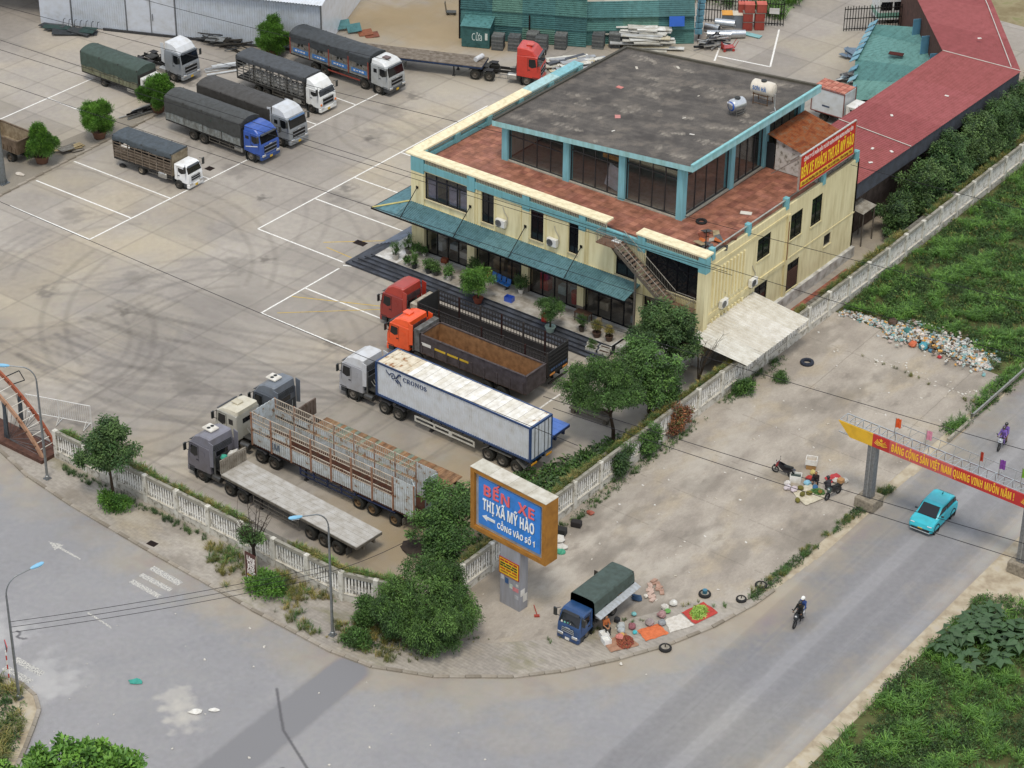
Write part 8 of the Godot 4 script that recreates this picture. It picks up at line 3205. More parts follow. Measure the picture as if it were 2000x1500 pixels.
	# weighted tyres with posts
	var ty := [[45.75,30.3,0.42,"tyre base with grey filling on the road just below the kerb"],[44.6,24.0,0.42,"tyre base carrying a blue tin, above the red sheet"],[46.8,23.0,0.36,"smaller tyre base with white filling near the kerb end"],[47.0,20.9,0.42,"tyre base farthest from the fruit truck by the weeds"]]
	for k in 4:
		var t := thing("weighted_tyre",ty[k][3],"tyre",Vector3(ty[k][0],0.0 if k else -0.06,ty[k][1]),0.0,"concrete-filled tyres along the kerb")
		var r: float = ty[k][2]
		b = mb("2a2a2a")
		b.lathe(Vector3(0,0,0),Vector3.UP,[Vector2(r * 0.62,0.0),Vector2(r * 0.9,0.0),Vector2(r,0.06),Vector2(r,0.16),Vector2(r * 0.9,0.22),Vector2(r * 0.68,0.22),Vector2(r * 0.64,0.14)],20)
		put("tyre",b,"rubber",t)
		b = mb("b9b5ae" if k != 2 else "d3d0ca")
		b.lathe(Vector3(0,0.02,0),Vector3.UP,[Vector2(r * 0.66,0.0),Vector2(r * 0.66,0.16),Vector2(0.0,0.18)],18)
		put("filling",b,"concrete",t)
		b = mb("6d6a66" if k != 1 else "5f9ab5")
		b.cyl(Vector3(0,0.18,0),Vector3(0,0.45,0),0.04 if k != 1 else 0.16,-1.0,10)
		put("post_stub",b,"metal",t)
	# sellers with motorbikes on the lot
	motorbike("red and blue motorbike parked left of the vegetable sellers",Vector3(41.1,0,8.6),PI + 0.06,"2c2d33","a8343a")
	motorbike("dark motorbike with cardboard box standing right of the sellers",Vector3(45.3,0,8.8),-PI / 2 - 0.15,"26282b","3a4a44","b58a5c")
	person("squatting vendor in black jacket facing the vegetables",Vector3(43.5,0,8.1),-PI / 2 + 0.3,{"hip": Vector3(0,0.3,0),"chest": Vector3(0.14,0.7,0),"head": Vector3(0.22,0.98,0),"elbow": Vector3(0.3,0.5,0.24),"hand": Vector3(0.46,0.36,0.14),"knee": Vector3(0.32,0.52,0.17),"ankle": Vector3(0.16,0.07,0.17),"top": "2b2322","leg": "2f2d33"})
	person("squatting person in dark grey beside the dark motorbike",Vector3(44.7,0,8.3),PI - 0.5,{"hip": Vector3(0,0.28,0),"chest": Vector3(0.16,0.66,0),"head": Vector3(0.26,0.92,0),"elbow": Vector3(0.36,0.5,0.22),"hand": Vector3(0.55,0.42,0.12),"knee": Vector3(0.3,0.5,0.17),"ankle": Vector3(0.14,0.07,0.17),"top": "44444c","leg": "33333a"},"26262a")
	for k in 2:
		var t := thing("foam_box",["open white foam box standing on cardboard behind the vendor","round white foam basket with dark bag beside the motorbike"][k],"box",[Vector3(42.2,0.0,6.6),Vector3(42.2,0.0,8.7)][k],0.4,"white foam boxes on the lot")
		b = mb("eae9e4")
		var h: float = [0.85,0.55][k]
		for q in [[-0.4,-0.36,-0.32,0.32],[0.36,0.4,-0.32,0.32],[-0.36,0.36,-0.32,-0.28],[-0.36,0.36,0.28,0.32]]:
			b.bb(q[0],0.0 if k else 0.4,q[2],q[1],h,q[3])
		put("wall",b,"matte",t)
		b = mb("b08a58" if k == 0 else "4a5a58")
		b.bb(-0.34,0.0,-0.27,0.34,0.5 if k == 0 else 0.4,0.27)
		put("filling",b,"matte",t)
	mat_cloth("vegetable_sheet","cream sheet holding the jackfruit and greens",[Vector2(42.7,10.1),Vector2(44.4,11.0),Vector2(45.0,9.2),Vector2(43.2,8.4)],"cfc8b4")
	mat_cloth("red_cloth","red cloth spread behind the squatting person",[Vector2(43.6,7.2),Vector2(44.3,7.6),Vector2(44.6,6.4),Vector2(44.0,6.1)],"c2454a")
	for k in 4:
		b = mb(["6f6a2c","7a7434","68642c","75702f"][k])
		b.blob(Vector3(0,0.17,0),Vector3(0.24,0.17,0.18),12,0.1,R)
		solo("jackfruit",b,"matte",["green-brown jackfruit nearest the white sack","jackfruit left of the green leaves","jackfruit in the middle of the four","jackfruit at the front edge, off the sheet"][k],"jackfruit","jackfruit on the vegetable sheet",[Vector3(43.1,0.05,9.5),Vector3(43.9,0.05,9.7),Vector3(43.6,0.05,10.1),Vector3(43.7,0.0,10.9)][k],k * 0.8)
	var lf := mb("ffffff")
	lf.quad(Vector3(-0.1,0,0),Vector3(0,0.02,0.05),Vector3(0.12,0,0),Vector3(0,0.02,-0.05))
	grains("greens_heap","heap of green leaves in front of the vendor","vegetables",Vector3(44.2,0,9.0),260,Vector2(0.5,0.4),0.2,lf.mesh(M.leaf),["4f7a38","3f6a2e","6a9448","587f3c"])
	var bs := [[42.0,9.5,"d9d6d4",0.26,"white sack on the ground below the motorbike"],[42.3,10.0,"d3ccd2",0.3,"second white sack, closer to the sheet"],[42.8,9.9,"cfc4cc",0.3,"pinkish sack lying at the sheet's left"],[43.1,8.6,"8fc3dc",0.28,"pale blue bag in front of the vendor"],[43.8,8.7,"3f6f9a",0.24,"dark blue basin bag at the vendor's knees"],[42.9,8.0,"b5403c",0.28,"red bag behind the foam basket"],[44.6,7.1,"dcd9d4",0.3,"white bag beside the red cloth"],[45.0,6.7,"d6d3cc",0.26,"white box bag at the far end of the stall"],[42.7,7.2,"cdbf7a",0.24,"yellowish bag beside the tall foam box"],[44.4,9.0,"8a6f3a",0.22,"brown net bag between vendor and greens"]]
	for q in bs:
		bag("goods_bag",q[4],Vector3(q[0],0.0,q[1]),Vector3(q[3],q[3] * 0.7,q[3] * 0.8),q[2],"cloth","bags of the vegetable sellers")
	# rubbish heap at the edge of the field
	var heap := [[38.2,-14.5,"3f7f80",0.45,"big dark teal sack in rubbish heap"],[40.3,-13.2,"4aa0b4",0.5,"light blue sack at the front of rubbish heap"],[39.5,-13.0,"d9714a",0.42,"orange sack lying in front of the rubbish heap"],[38.9,-14.8,"d6d0d0",0.45,"pale pink bag on top of rubbish heap"],[39.9,-14.2,"dfa03a",0.36,"yellow-orange bag in the middle of rubbish heap"],[40.3,-14.5,"e2a83e",0.34,"second yellow bag just behind the first"],[41.2,-14.1,"c9cfd0",0.4,"whitish bag right of the yellow bags"],[41.9,-14.0,"dedcd8",0.42,"white bag in the right half of rubbish heap"],[42.6,-14.4,"c3ccd0",0.4,"grey-white bag near the heap's right end"],[43.4,-14.1,"d3d8d8",0.4,"pale bag at the right end of heap"],[44.7,-13.9,"eceae6",0.36,"white flat bag at far right of rubbish"],[36.6,-15.0,"5a4636",0.5,"brown earth clump at left of the heap"],[38.2,-15.8,"d8bcc4",0.3,"upright pale bottle bag at the back of heap"],[41.0,-13.1,"4a8ab0",0.24,"small blue bag in front of the heap"],[42.0,-12.7,"c23a44",0.22,"small red bag in front of the heap"],[34.6,-14.4,"d9d8d4",0.3,"white foam box lid left of the heap"]]
	for q in heap:
		bag("rubbish_bag",q[4],Vector3(q[0],0.0,q[1]),Vector3(q[3],q[3] * 0.7,q[3] * 0.85) * 0.85,q[2],"tarp","bags in the rubbish heap")
	var sc := mb("ffffff")
	sc.box(Vector3.ZERO,Vector3(0.2,0.05,0.14))
	sc.box(Vector3(0.06,0.03,0.05),Vector3(0.12,0.08,0.1),Basis(Vector3.UP,0.6))
	var at := []
	var cc := []
	for k in 2300:
		var u := R.randf()
		if u < 0.3 and k % 3:
			u = R.randf_range(0.35,0.95)
		var p := Vector3(lerpf(32.4,46.0,u),0.04,-14.3 + R.randfn(0.0,0.35 if u < 0.3 else 0.75) - 0.3 * sin(u * PI))
		if u > 0.3:
			p.y += R.randf() * 0.45 * sin((u - 0.3) * PI / 0.7)
		at.append(Transform3D(Basis.from_euler(Vector3(R.randf_range(-0.6,0.6),R.randf() * TAU,R.randf_range(-0.6,0.6))).scaled(Vector3.ONE * R.randf_range(0.5,1.5)),p))
		cc.append(C(["dfe0de","c9cfd2","e9e6e0","a8b8bc","d6c9c4","8a7a68","7fb0b4","e2b060","6a5a4a","cfd8d4"][R.randi() % 10]))
	for k in 170:
		var p := Vector3(R.randf_range(32.5,47),0.02,R.randf_range(-13.5,34))
		if k % 3 == 0:
			p = Vector3(R.randf_range(38,47),0.02,-9.5 + R.randfn(0,0.5))
		at.append(Transform3D(Basis(Vector3.UP,R.randf() * TAU).scaled(Vector3.ONE * R.randf_range(0.25,0.9)),p))
		cc.append(C(["e6e4de","d9d6cf","cfc9bd","e9e9e6"][R.randi() % 4]))
	for k in 60:
		at.append(Transform3D(Basis(Vector3.UP,R.randf() * TAU).scaled(Vector3.ONE * R.randf_range(0.25,0.8)),Vector3(R.randf_range(12,56),-0.04,R.randf_range(44,62))))
		cc.append(C("dedcd6"))
	var mm := multi(sc.mesh(M.matte),at,cc)
	mm.name = "litter"
	add_child(mm)
	tag(mm,"small scraps of litter in the rubbish heap and scattered on the ground","litter")
	stuff(mm)
	# things by the fence near the billboard
	var fb := [[33.0,24.2,"2b2c2e",0.4,"black box at the fence foot right of the billboard",0.5],[33.3,22.8,"2e2a28",0.36,"second black box against the fence",0.45],[33.3,25.0,"e2e0dc",0.4,"white plastic sheet heaped by the black box",0.25],[34.0,25.6,"dcdad6",0.35,"white crumpled sheet on the lot near the fence",0.2],[34.3,26.0,"4faf90",0.22,"small green plastic bag right of the billboard frame",0.2],[33.2,21.0,"a85a48",0.2,"brown-red rag at the fence",0.18]]
	for q in fb:
		b = mb(q[2])
		if q[5] > 0.4:
			b.cbox(Vector3(0,q[5] / 2,0),Vector3(q[3] * 2,q[5],q[3] * 1.3),0.04)
			solo("black_box",b,"matte",q[4],"box","black boxes by the fence",Vector3(q[0],0,q[1]),0.3)
		else:
			b.blob(Vector3(0,q[5] * 0.5,0),Vector3(q[3] * 1.4,q[5],q[3] * 1.1),11,0.25,R,-q[5] * 0.5)
			solo("discarded_sheet",b,"tarp",q[4],"litter","sheets by the fence",Vector3(q[0],0,q[1]),R.randf())
	b = mb("2b3440")
	b.lathe(Vector3(34.4,0.0,-5.7),Vector3.UP,[Vector2(0.3,0.0),Vector2(0.52,0.0),Vector2(0.55,0.12),Vector2(0.5,0.22),Vector2(0.3,0.22),Vector2(0.28,0.1),Vector2(0.3,0.0)],18)
	solo("old_tyre",b,"rubber","dark old tyre lying on the lot beside the fence","tyre")
# ---------- plants ----------

func leaf_mesh(key: String,n: int,radius: float,L: float,w: float,droop := 0.3) -> Mesh:
	if shared.has(key):
		return shared[key]
	var b := mb("ffffff")
	for k in n:
		var d := Vector3(R.randfn(),R.randfn() * 0.7 + 0.15,R.randfn()).normalized()
		var o := d * radius * R.randf_range(0.25,1.0)
		var f := (d + Vector3(R.randfn(),R.randfn(),R.randfn()) * 0.5 - Vector3(0,droop,0)).normalized()
		var s := f.cross(Vector3(R.randfn(),2.0,R.randfn())).normalized() * w * 0.5
		var up := s.cross(f).normalized() * L * 0.12
		var v := R.randf_range(0.75,1.2)
		b.col = Color(v,v,v)
		b.tri(o,o + f * L * 0.5 + s + up,o + f * L)
		b.tri(o,o + f * L,o + f * L * 0.5 - s + up)
	shared[key] = b.mesh(M.leaf)
	return shared[key]

func blade_mesh(key: String,n: int,h: float,w: float,spread: float) -> Mesh:
	if shared.has(key):
		return shared[key]
	var b := mb("ffffff")
	for k in n:
		var a := R.randf() * TAU
		var o := Vector3(cos(a),0,sin(a)) * R.randf() * spread * 0.5
		var d := Vector3(cos(a + R.randfn() * 0.5),0,sin(a + R.randfn() * 0.5))
		var hh := h * R.randf_range(0.5,1.1)
		var s := Vector3(-d.z,0,d.x) * w * 0.5
		var m := o + d * spread * 0.25 + Vector3(0,hh * 0.7,0)
		var e := o + d * spread * R.randf_range(0.5,1.0) + Vector3(0,hh * R.randf_range(0.7,1.0),0)
		var v := R.randf_range(0.75,1.2)
		b.col = Color(v,v,v)
		b.quad(o - s,o + s,m + s,m - s)
		b.tri(m - s,m + s,e)
	shared[key] = b.mesh(M.leaf)
	return shared[key]

func greens(base: Array) -> Color:
	var c: Color = C(base[R.randi() % base.size()])
	var v := R.randf_range(0.62,1.45)
	return Color(c.r * v,c.g * v,c.b * v)
# crown: leaf clumps in the shell of uneven lobes,with gaps; one mesh

func crown(t: Node3D,lobes: Array,n: int,me: Mesh,cols: Array,size := 1.0,holes := 0.25,shell := 0.55) -> void:
	var nz := FastNoiseLite.new()
	nz.frequency = 0.7
	nz.seed = R.randi() % 999
	var arr := me.surface_get_arrays(0)
	var mv: PackedVector3Array = arr[Mesh.ARRAY_VERTEX]
	var mn: PackedVector3Array = arr[Mesh.ARRAY_NORMAL]
	var mc: PackedColorArray = arr[Mesh.ARRAY_COLOR]
	var tints := []
	for k in 14:
		var g := greens(cols)
		var p := PackedColorArray()
		for c in mc:
			p.append(Color(c.r * g.r,c.g * g.g,c.b * g.b))
		tints.append(p)
	var parts := []
	var vol := 0.0
	for q in lobes:
		var big: bool = n > 150
		parts.append([q[0],q[1] * (0.7 if big else 1.0),shell])
		if big:
			for k in 9:
				var d := Vector3(R.randfn(),R.randfn() * 0.8 + 0.2,R.randfn()).normalized()
				parts.append([q[0] + d * q[1] * R.randf_range(0.7,0.95),q[1] * R.randf_range(0.22,0.48),0.3])
	for q in parts:
		vol += pow(q[1].x * q[1].y * q[1].z,0.667)
	var b := MB.new()
	for q in parts:
		var m := int(ceil(n * pow(q[1].x * q[1].y * q[1].z,0.667) / vol))
		var base := R.randi() % 14
		for k in m:
			var d := Vector3(R.randfn(),R.randfn(),R.randfn()).normalized()
			var r := lerpf(q[2],1.0,sqrt(R.randf())) * R.randf_range(0.85,1.12)
			var p: Vector3 = q[0] + d * q[1] * r
			if p.y < 0.1 or nz.get_noise_3dv(p + t.position) < -0.8 + holes * 1.4:
				continue
			var bs := Basis.from_euler(Vector3(R.randf_range(-0.6,0.6),R.randf() * TAU,R.randf_range(-0.6,0.6)))
			b.v.append_array(Transform3D(bs.scaled(Vector3.ONE * size * R.randf_range(0.65,1.3)),p) * mv)
			b.n.append_array(Transform3D(bs,Vector3.ZERO) * mn)
			b.c.append_array(tints[(base + R.randi() % 5) % 14])
	if b.v.size() > 0:
		put("crown",b,"leaf",t)

func trunk(t: Node3D,path: Array,r0: float,r1: float,lobes: Array,twigs := 2,tint := "6f6252") -> void:
	var b := mb(tint)
	for k in path.size() - 1:
		b.cyl(path[k],path[k + 1],lerpf(r0,r1,float(k) / (path.size() - 1)),lerpf(r0,r1,float(k + 1) / (path.size() - 1)),8,k == 0)
	put("trunk",b,"bark",t)
	var f: Vector3 = path[-1]
	for q in lobes:
		b = mb(tint)
		var mid: Vector3 = f.lerp(q[0],0.55) + Vector3(R.randfn(),R.randfn(),R.randfn()) * 0.12
		b.cyl(f,mid,r1 * 0.9,r1 * 0.55,7,false)
		b.cyl(mid,q[0],r1 * 0.55,r1 * 0.25,6,false)
		for k in twigs:
			var d: Vector3 = Vector3(R.randfn(),R.randf_range(-0.2,1.0),R.randfn()).normalized() * q[1] * 0.8
			b.cyl(mid.lerp(q[0],R.randf()),q[0] + d,r1 * 0.3,0.012,5,false)
		put("limb",b,"bark",t)
const DEEP := ["46632f","3b592c","527038","34502a","607a42"]
const MID := ["4a6b30","557838","3f5f2c","62843e"]
const FRESH := ["55802e","648f36","477028","75a040"]
const DRY := ["7a7a3c","8f8846","6a7038","a0904e","5f6a34"]

func tree(called: String,label: String,at: Vector3,path: Array,r0: float,lobes: Array,n: int,me: Mesh,cols: Array,group := "",size := 1.0,holes := 0.25) -> Node3D:
	var t := thing(called,label,"tree",at,0.0,group)
	trunk(t,path,r0,r0 * 0.6,lobes,3)
	crown(t,lobes,n,me,cols,size,holes)
	return t
# patch of plants standing on the ground inside a polygon

func weeds(called: String,label: String,category: String,poly: PackedVector2Array,n: int,meshes: Array,cols: Array,smin: float,smax: float,y := 0.0,patchy := 0.0,seed_ := 3) -> void:
	var nz := FastNoiseLite.new()
	nz.frequency = 0.16
	nz.seed = seed_
	var lo := poly[0]
	var hi := poly[0]
	for p in poly:
		lo = lo.min(p)
		hi = hi.max(p)
	var at := []
	var cc := []
	for k in meshes:
		at.append([])
		cc.append([])
	for k in n:
		var p := Vector2(R.randf_range(lo.x,hi.x),R.randf_range(lo.y,hi.y))
		var v := nz.get_noise_2dv(p)
		if not Geometry2D.is_point_in_polygon(p,poly) or v * 1.6 < patchy - 0.6 + R.randf() * 0.3:
			continue
		var g := nz.get_noise_2dv(p * 2.3 + Vector2(50,9))
		var i := clampi(int((g * 1.3 + 0.5 + R.randf_range(-0.2,0.2)) * meshes.size()),0,meshes.size() - 1)
		var s := R.randf_range(smin,smax) * (1.0 + 0.5 * v)
		at[i].append(Transform3D(Basis.from_euler(Vector3(R.randf_range(-0.15,0.15),R.randf() * TAU,R.randf_range(-0.15,0.15))).scaled(Vector3.ONE * s),Vector3(p.x,y,p.y)))
		var set_: Array = cols[i % cols.size()]
		cc[i].append(greens(set_))
	for i in meshes.size():
		if at[i]:
			var mm := multi(meshes[i],at[i],cc[i])
			mm.name = numbered(called)
			add_child(mm)
			tag(mm,label + ["",", broad-leaved kind",", grassy kind",", low kind"][i],category)
			stuff(mm)

func pot_plant(label: String,at: Vector3,r: float,h: float,pot: String,me: Mesh,cols: Array,n: int,ph := 0.4,size := 0.6) -> void:
	var t := thing("potted_plant",label,"potted plant",at,R.randf(),"potted plants on the terminal steps")
	var b := mb(pot)
	b.lathe(Vector3.ZERO,Vector3.UP,[Vector2(r * 0.5,0.0),Vector2(r * 0.62,0.02),Vector2(r * 0.85,ph),Vector2(r * 0.92,ph),Vector2(r * 0.92,ph + 0.05),Vector2(r * 0.75,ph + 0.05),Vector2(r * 0.72,ph - 0.05),Vector2(0.0,ph - 0.05)],14)
	put("pot",b,"matte",t)
	b = mb("5a4a38")
	for k in 4:
		b.cyl(Vector3(0,ph - 0.05,0),Vector3(R.randf_range(-0.2,0.2),ph + h * 0.6,R.randf_range(-0.2,0.2)),0.025,0.012,5)
	put("stem",b,"bark",t)
	crown(t,[[Vector3(0,ph + h * 0.55,0),Vector3(h * 0.42,h * 0.5,h * 0.42)]],n,me,cols,size,0.1,0.2)

func build_plants() -> void:
	R.seed = 91
	var broad := leaf_mesh("broad",16,0.34,0.26,0.11)
	var fine := leaf_mesh("fine",26,0.30,0.17,0.055)
	var bush := leaf_mesh("bush",20,0.36,0.22,0.09,0.1)
	var spike := leaf_mesh("spike",30,0.24,0.22,0.04,-0.3)
	var grass := blade_mesh("grass",16,0.6,0.035,0.5)
	var tall := blade_mesh("tall",22,1.1,0.04,0.9)
	var reed := blade_mesh("reed",26,0.55,0.03,0.42)
	# street trees
	tree("street_tree","slender young tree with round crown on the pavement by the arch",Vector3(6.6,0,40.4),[Vector3.ZERO,Vector3(-0.1,1.2,0),Vector3(-0.25,2.6,-0.05)],0.14,[[Vector3(0.35,5.0,0.1),Vector3(1.7,1.15,1.6)],[Vector3(-0.9,4.6,-0.2),Vector3(1.2,0.9,1.1)],[Vector3(0.2,6.0,-0.3),Vector3(1.1,0.8,1.1)],[Vector3(-1.9,3.3,0.6),Vector3(0.8,0.5,0.7)],[Vector3(-0.6,3.5,0.2),Vector3(0.9,0.6,0.8)]],1100,broad,DEEP,"",0.85,0.4)
	var t := thing("round_shrub","low round shrub at the foot of young street tree","shrub",Vector3(6.9,0,40.7))
	crown(t,[[Vector3(0,0.45,0),Vector3(1.05,0.6,0.95)]],240,bush,FRESH,0.8,0.0,0.3)
	t = thing("bare_tree","nearly bare tree with many thin twigs behind the brown signboard","tree",Vector3(19.6,0,40.3))
	trunk(t,[Vector3.ZERO,Vector3(0.05,1.0,0),Vector3(0,2.0,0)],0.16,0.11,[],0,"564d45")
	for k in 14:
		var b := mb("5d544c")
		var a := k * 0.46
		var e := Vector3(cos(a) * R.randf_range(0.7,1.5),R.randf_range(3.6,5.4),sin(a) * R.randf_range(0.7,1.5))
		var m := Vector3(e.x * 0.4,2.9,e.z * 0.4)
		b.cyl(Vector3(0,1.9,0),m,0.055,0.035,5,false)
		b.cyl(m,e,0.035,0.012,5,false)
		for j in 7:
			var o := m.lerp(e,R.randf_range(0.2,1.0))
			b.cyl(o,o + Vector3(R.randfn(),R.randf_range(0.1,1.2),R.randfn()) * 0.5,0.014,0.006,4,false)
		put("limb",b,"bark",t)
	crown(t,[[Vector3(-0.5,3.0,0.1),Vector3(0.65,0.75,0.6)],[Vector3(0.7,3.2,0.2),Vector3(0.4,0.4,0.4)]],120,broad,MID,0.6,0.1,0.3)
	# big rounded bush at the corner
	t = tree("corner_bush","big dense rounded dark green bush left of the billboard",Vector3(33.0,0,38.4),[Vector3.ZERO,Vector3(0,0.8,0),Vector3(0,1.4,0)],0.25,[[Vector3(0,2.5,0),Vector3(3.1,2.3,2.9)],[Vector3(-1.7,1.8,1.1),Vector3(1.9,1.6,1.8)],[Vector3(1.7,1.8,-1.1),Vector3(2.0,1.6,1.8)],[Vector3(0.7,1.4,1.5),Vector3(2.0,1.4,1.6)]],3000,fine,MID,"",1.05,-0.1)
	# trees inside the yard,right of the lorries
	tree("yard_tree","spreading tree behind the billboard at the rusty container's rear",Vector3(28.4,0,30.2),[Vector3.ZERO,Vector3(-0.1,1.1,0),Vector3(-0.1,1.8,-0.1)],0.16,[[Vector3(-0.5,3.4,-0.5),Vector3(2.1,1.5,2.0)],[Vector3(0.8,2.4,0.8),Vector3(1.8,1.3,1.8)],[Vector3(-1.2,2.0,1.3),Vector3(1.2,0.9,1.1)],[Vector3(0.6,1.2,2.4),Vector3(1.5,0.9,1.3)]],1300,broad,MID,"trees between the lorries and the fence",0.85,0.32)
	tree("yard_tree","umbrella-shaped tree right of the white container",Vector3(29.4,0,12.9),[Vector3.ZERO,Vector3(-0.05,1.3,0),Vector3(-0.3,2.6,0.1)],0.17,[[Vector3(-1.0,4.9,0.6),Vector3(2.5,1.2,2.3)],[Vector3(-2.3,4.1,1.6),Vector3(1.5,0.9,1.4)],[Vector3(0.6,4.4,-0.6),Vector3(1.6,1.1,1.6)],[Vector3(-0.9,5.9,0.2),Vector3(1.6,0.7,1.5)]],1500,fine,MID,"trees between the lorries and the fence",1.05,0.32)
	tree("yard_tree","dense tree between umbrella-shaped tree and terminal corner",Vector3(28.9,0,7.6),[Vector3.ZERO,Vector3(0,1.0,0),Vector3(-0.1,1.9,0)],0.17,[[Vector3(-0.2,4.3,0.6),Vector3(2.2,1.5,2.1)],[Vector3(0.6,3.0,1.6),Vector3(1.8,1.3,1.6)],[Vector3(-1.1,5.1,-0.2),Vector3(1.3,0.8,1.3)],[Vector3(1.2,2.2,-0.4),Vector3(1.2,1.2,1.2)]],1300,broad,MID,"trees between the lorries and the fence",0.9,0.32)
	tree("yard_tree","tall leafy tree in front of terminal corner and white awning",Vector3(27.9,0,3.6),[Vector3.ZERO,Vector3(0,1.2,0),Vector3(0.1,2.4,0)],0.17,[[Vector3(-0.4,5.0,0.2),Vector3(2.3,1.5,2.0)],[Vector3(-1.4,4.2,0.9),Vector3(1.6,1.2,1.4)],[Vector3(0.7,4.0,-0.2),Vector3(1.5,1.1,1.4)],[Vector3(-0.4,6.0,-0.1),Vector3(1.4,0.8,1.3)]],1400,broad,DEEP,"trees between the lorries and the fence",0.85,0.32)
	t = thing("bare_tree","small leafless bush spreading grey twigs over the white awning","tree",Vector3(29.6,0,2.2))
	for k in 8:
		var b := mb("8a8378")
		var e := Vector3(R.randf_range(-0.6,1.6),R.randf_range(3.4,4.8),R.randf_range(-1.2,0.8))
		b.cyl(Vector3.ZERO,e * Vector3(0.3,0.5,0.3),0.05,0.03,5)
		b.cyl(e * Vector3(0.3,0.5,0.3),e,0.03,0.01,5)
		for j in 6:
			var o := e * R.randf_range(0.6,1.0)
			b.cyl(o,o + Vector3(R.randfn(),R.randf(),R.randfn()) * 0.4,0.012,0.005,4,false)
		put("limb",b,"bark",t)
	# row behind the side fence at upper right
	var row := [[28.9,-28.6,2.0,"half bare small tree nearest the terminal's rear corner"],[28.9,-32.6,2.7,"second hedge tree from the terminal, round crown"],[28.8,-37.2,3.0,"third hedge tree from the terminal, broad crown"],[28.9,-42.0,3.2,"fourth hedge tree from the terminal along red roof"],[28.6,-46.6,3.3,"fifth hedge tree from the terminal along red roof"],[28.8,-51.4,3.2,"sixth hedge tree, near the bend of the red roof"],[28.8,-56.5,3.2,"seventh hedge tree, at the right frame edge"],[27.8,-62.0,3.4,"last tree of the hedge row in the top right corner"]]
	for q in row:
		var s: float = q[2]
		tree("hedge_tree",q[3],Vector3(q[0],0,q[1]),[Vector3.ZERO,Vector3(0,0.6,0),Vector3(0.05,1.3,0)],0.15,[[Vector3(0,s * 1.05,0),Vector3(s * 0.72,s * 0.6,s * 0.75)],[Vector3(0.3,s * 0.65,s * 0.45),Vector3(s * 0.55,s * 0.5,s * 0.5)],[Vector3(-0.3,s * 1.3,-s * 0.4),Vector3(s * 0.5,s * 0.42,s * 0.5)],[Vector3(0.5,s * 0.5,-s * 0.4),Vector3(s * 0.5,s * 0.45,s * 0.5)]],int(420 * s),broad,DEEP,"trees behind the side fence",0.85,0.15 if s > 2.2 else 0.45)
	# tree rising from below the frame
	tree("near_tree","bright broad-leaved treetop at the bottom left edge",Vector3(30.0,-0.06,66.0),[Vector3.ZERO,Vector3(0,2.0,0),Vector3(0,3.6,0)],0.2,[[Vector3(-0.2,5.7,-1.0),Vector3(1.9,0.8,1.6)],[Vector3(1.2,5.2,-2.4),Vector3(1.3,0.7,1.2)],[Vector3(-1.6,5.0,0.8),Vector3(1.9,0.8,1.5)],[Vector3(1.6,4.6,-0.8),Vector3(1.6,0.8,1.5)],[Vector3(-3.2,4.4,1.8),Vector3(1.6,0.7,1.2)]],900,leaf_mesh("large",14,0.36,0.36,0.2),FRESH,"",0.95,0.1)
	# potted ball bushes in the yard
	var pots := [["potted ball bush beside dump truck at left edge",-36.8,6.7,1.3],["potted ball bush in middle of the gravel strip",-36.5,0.0,1.4],["potted ball bush behind the dark tarpaulin truck",-36.3,-7.3,1.4],["potted ball bush behind white-cab cage truck by warehouse",-37.0,-23.6,1.5]]
	for q in pots:
		t = thing("potted_bush",q[0],"potted bush",Vector3(q[1],0.12 if q[2] > -10 else 0.0,q[2]),0.0,"large potted bushes in the yard")
		var b := mb("6a4a3a")
		b.lathe(Vector3.ZERO,Vector3.UP,[Vector2(0.4,0.0),Vector2(0.5,0.05),Vector2(0.66,0.65),Vector2(0.72,0.65),Vector2(0.72,0.75),Vector2(0.6,0.75),Vector2(0.58,0.65),Vector2(0.0,0.65)],18)
		put("pot",b,"matte",t)
		b = mb("5a4a38")
		b.cyl(Vector3(0,0.6,0),Vector3(0,1.6,0),0.09,0.06,7)
		put("stem",b,"bark",t)
		var r: float = q[3]
		crown(t,[[Vector3(0,0.7 + r * 0.9,0),Vector3(r * 0.98,r * 0.95,r * 0.98)],[Vector3(0.1,0.8 + r * 1.5,0.1),Vector3(r * 0.6,r * 0.62,r * 0.6)]],900,spike,["4f7a26","5f8c2e","446a24","6f9a38"],1.0,-0.2,0.5)
	# plants in pots on the platform
	var pp := [[0.1,0.924,2.2,0.34,1.0,"c3c0b8",1,"bushy plant in pale pot at the steps' left end"],[0.3,0.924,0.8,0.36,1.1,"6d6a64",1,"tall palm-like plant in ribbed grey pot by first pillar"],[0.95,0.924,0.7,0.3,0.7,"e2e0da",0,"small plant in round white pot by first pillar"],[1.6,0.924,0.35,0.22,0.3,"e6e4de",0,"white pot nearly empty at first glass front"],[2.3,0.924,2.5,0.28,0.8,"2e2f31",1,"plant in black pot at top of the steps"],[1.5,0.924,2.45,0.2,0.3,"d9d7d0",0,"small white pot at top of steps"],[3.7,0.924,2.4,0.32,0.9,"3a3b3c",0,"spreading plant above the red lorry cab"],[4.4,0.924,2.3,0.3,0.7,"44433f",0,"leafy plant next to the spreading plant"],[5.7,0.924,2.3,0.26,0.9,"dedcd6",0,"thin plant in white pot on platform"],[6.8,0.924,0.5,0.26,1.3,"e4e2dc",0,"tall thin plant in white pot by second pillar"],[11.6,0.924,0.5,0.28,1.3,"e4e2dc",0,"tall plant in white pot by third pillar"],[18.9,0.924,2.35,0.26,0.8,"4a4038",1,"palm-like plant in dark pot near the stool"],[20.3,0.924,2.3,0.4,0.95,"5a4638",2,"big grassy plant in pot near right end of platform"],[21.4,0.924,2.2,0.36,0.8,"5a4638",2,"smaller reddish grassy plant at right end of platform"],[7.5,0.924,2.4,0.26,0.9,"5a4a40",0,"dark pot plant left of the bright platform tree"]]
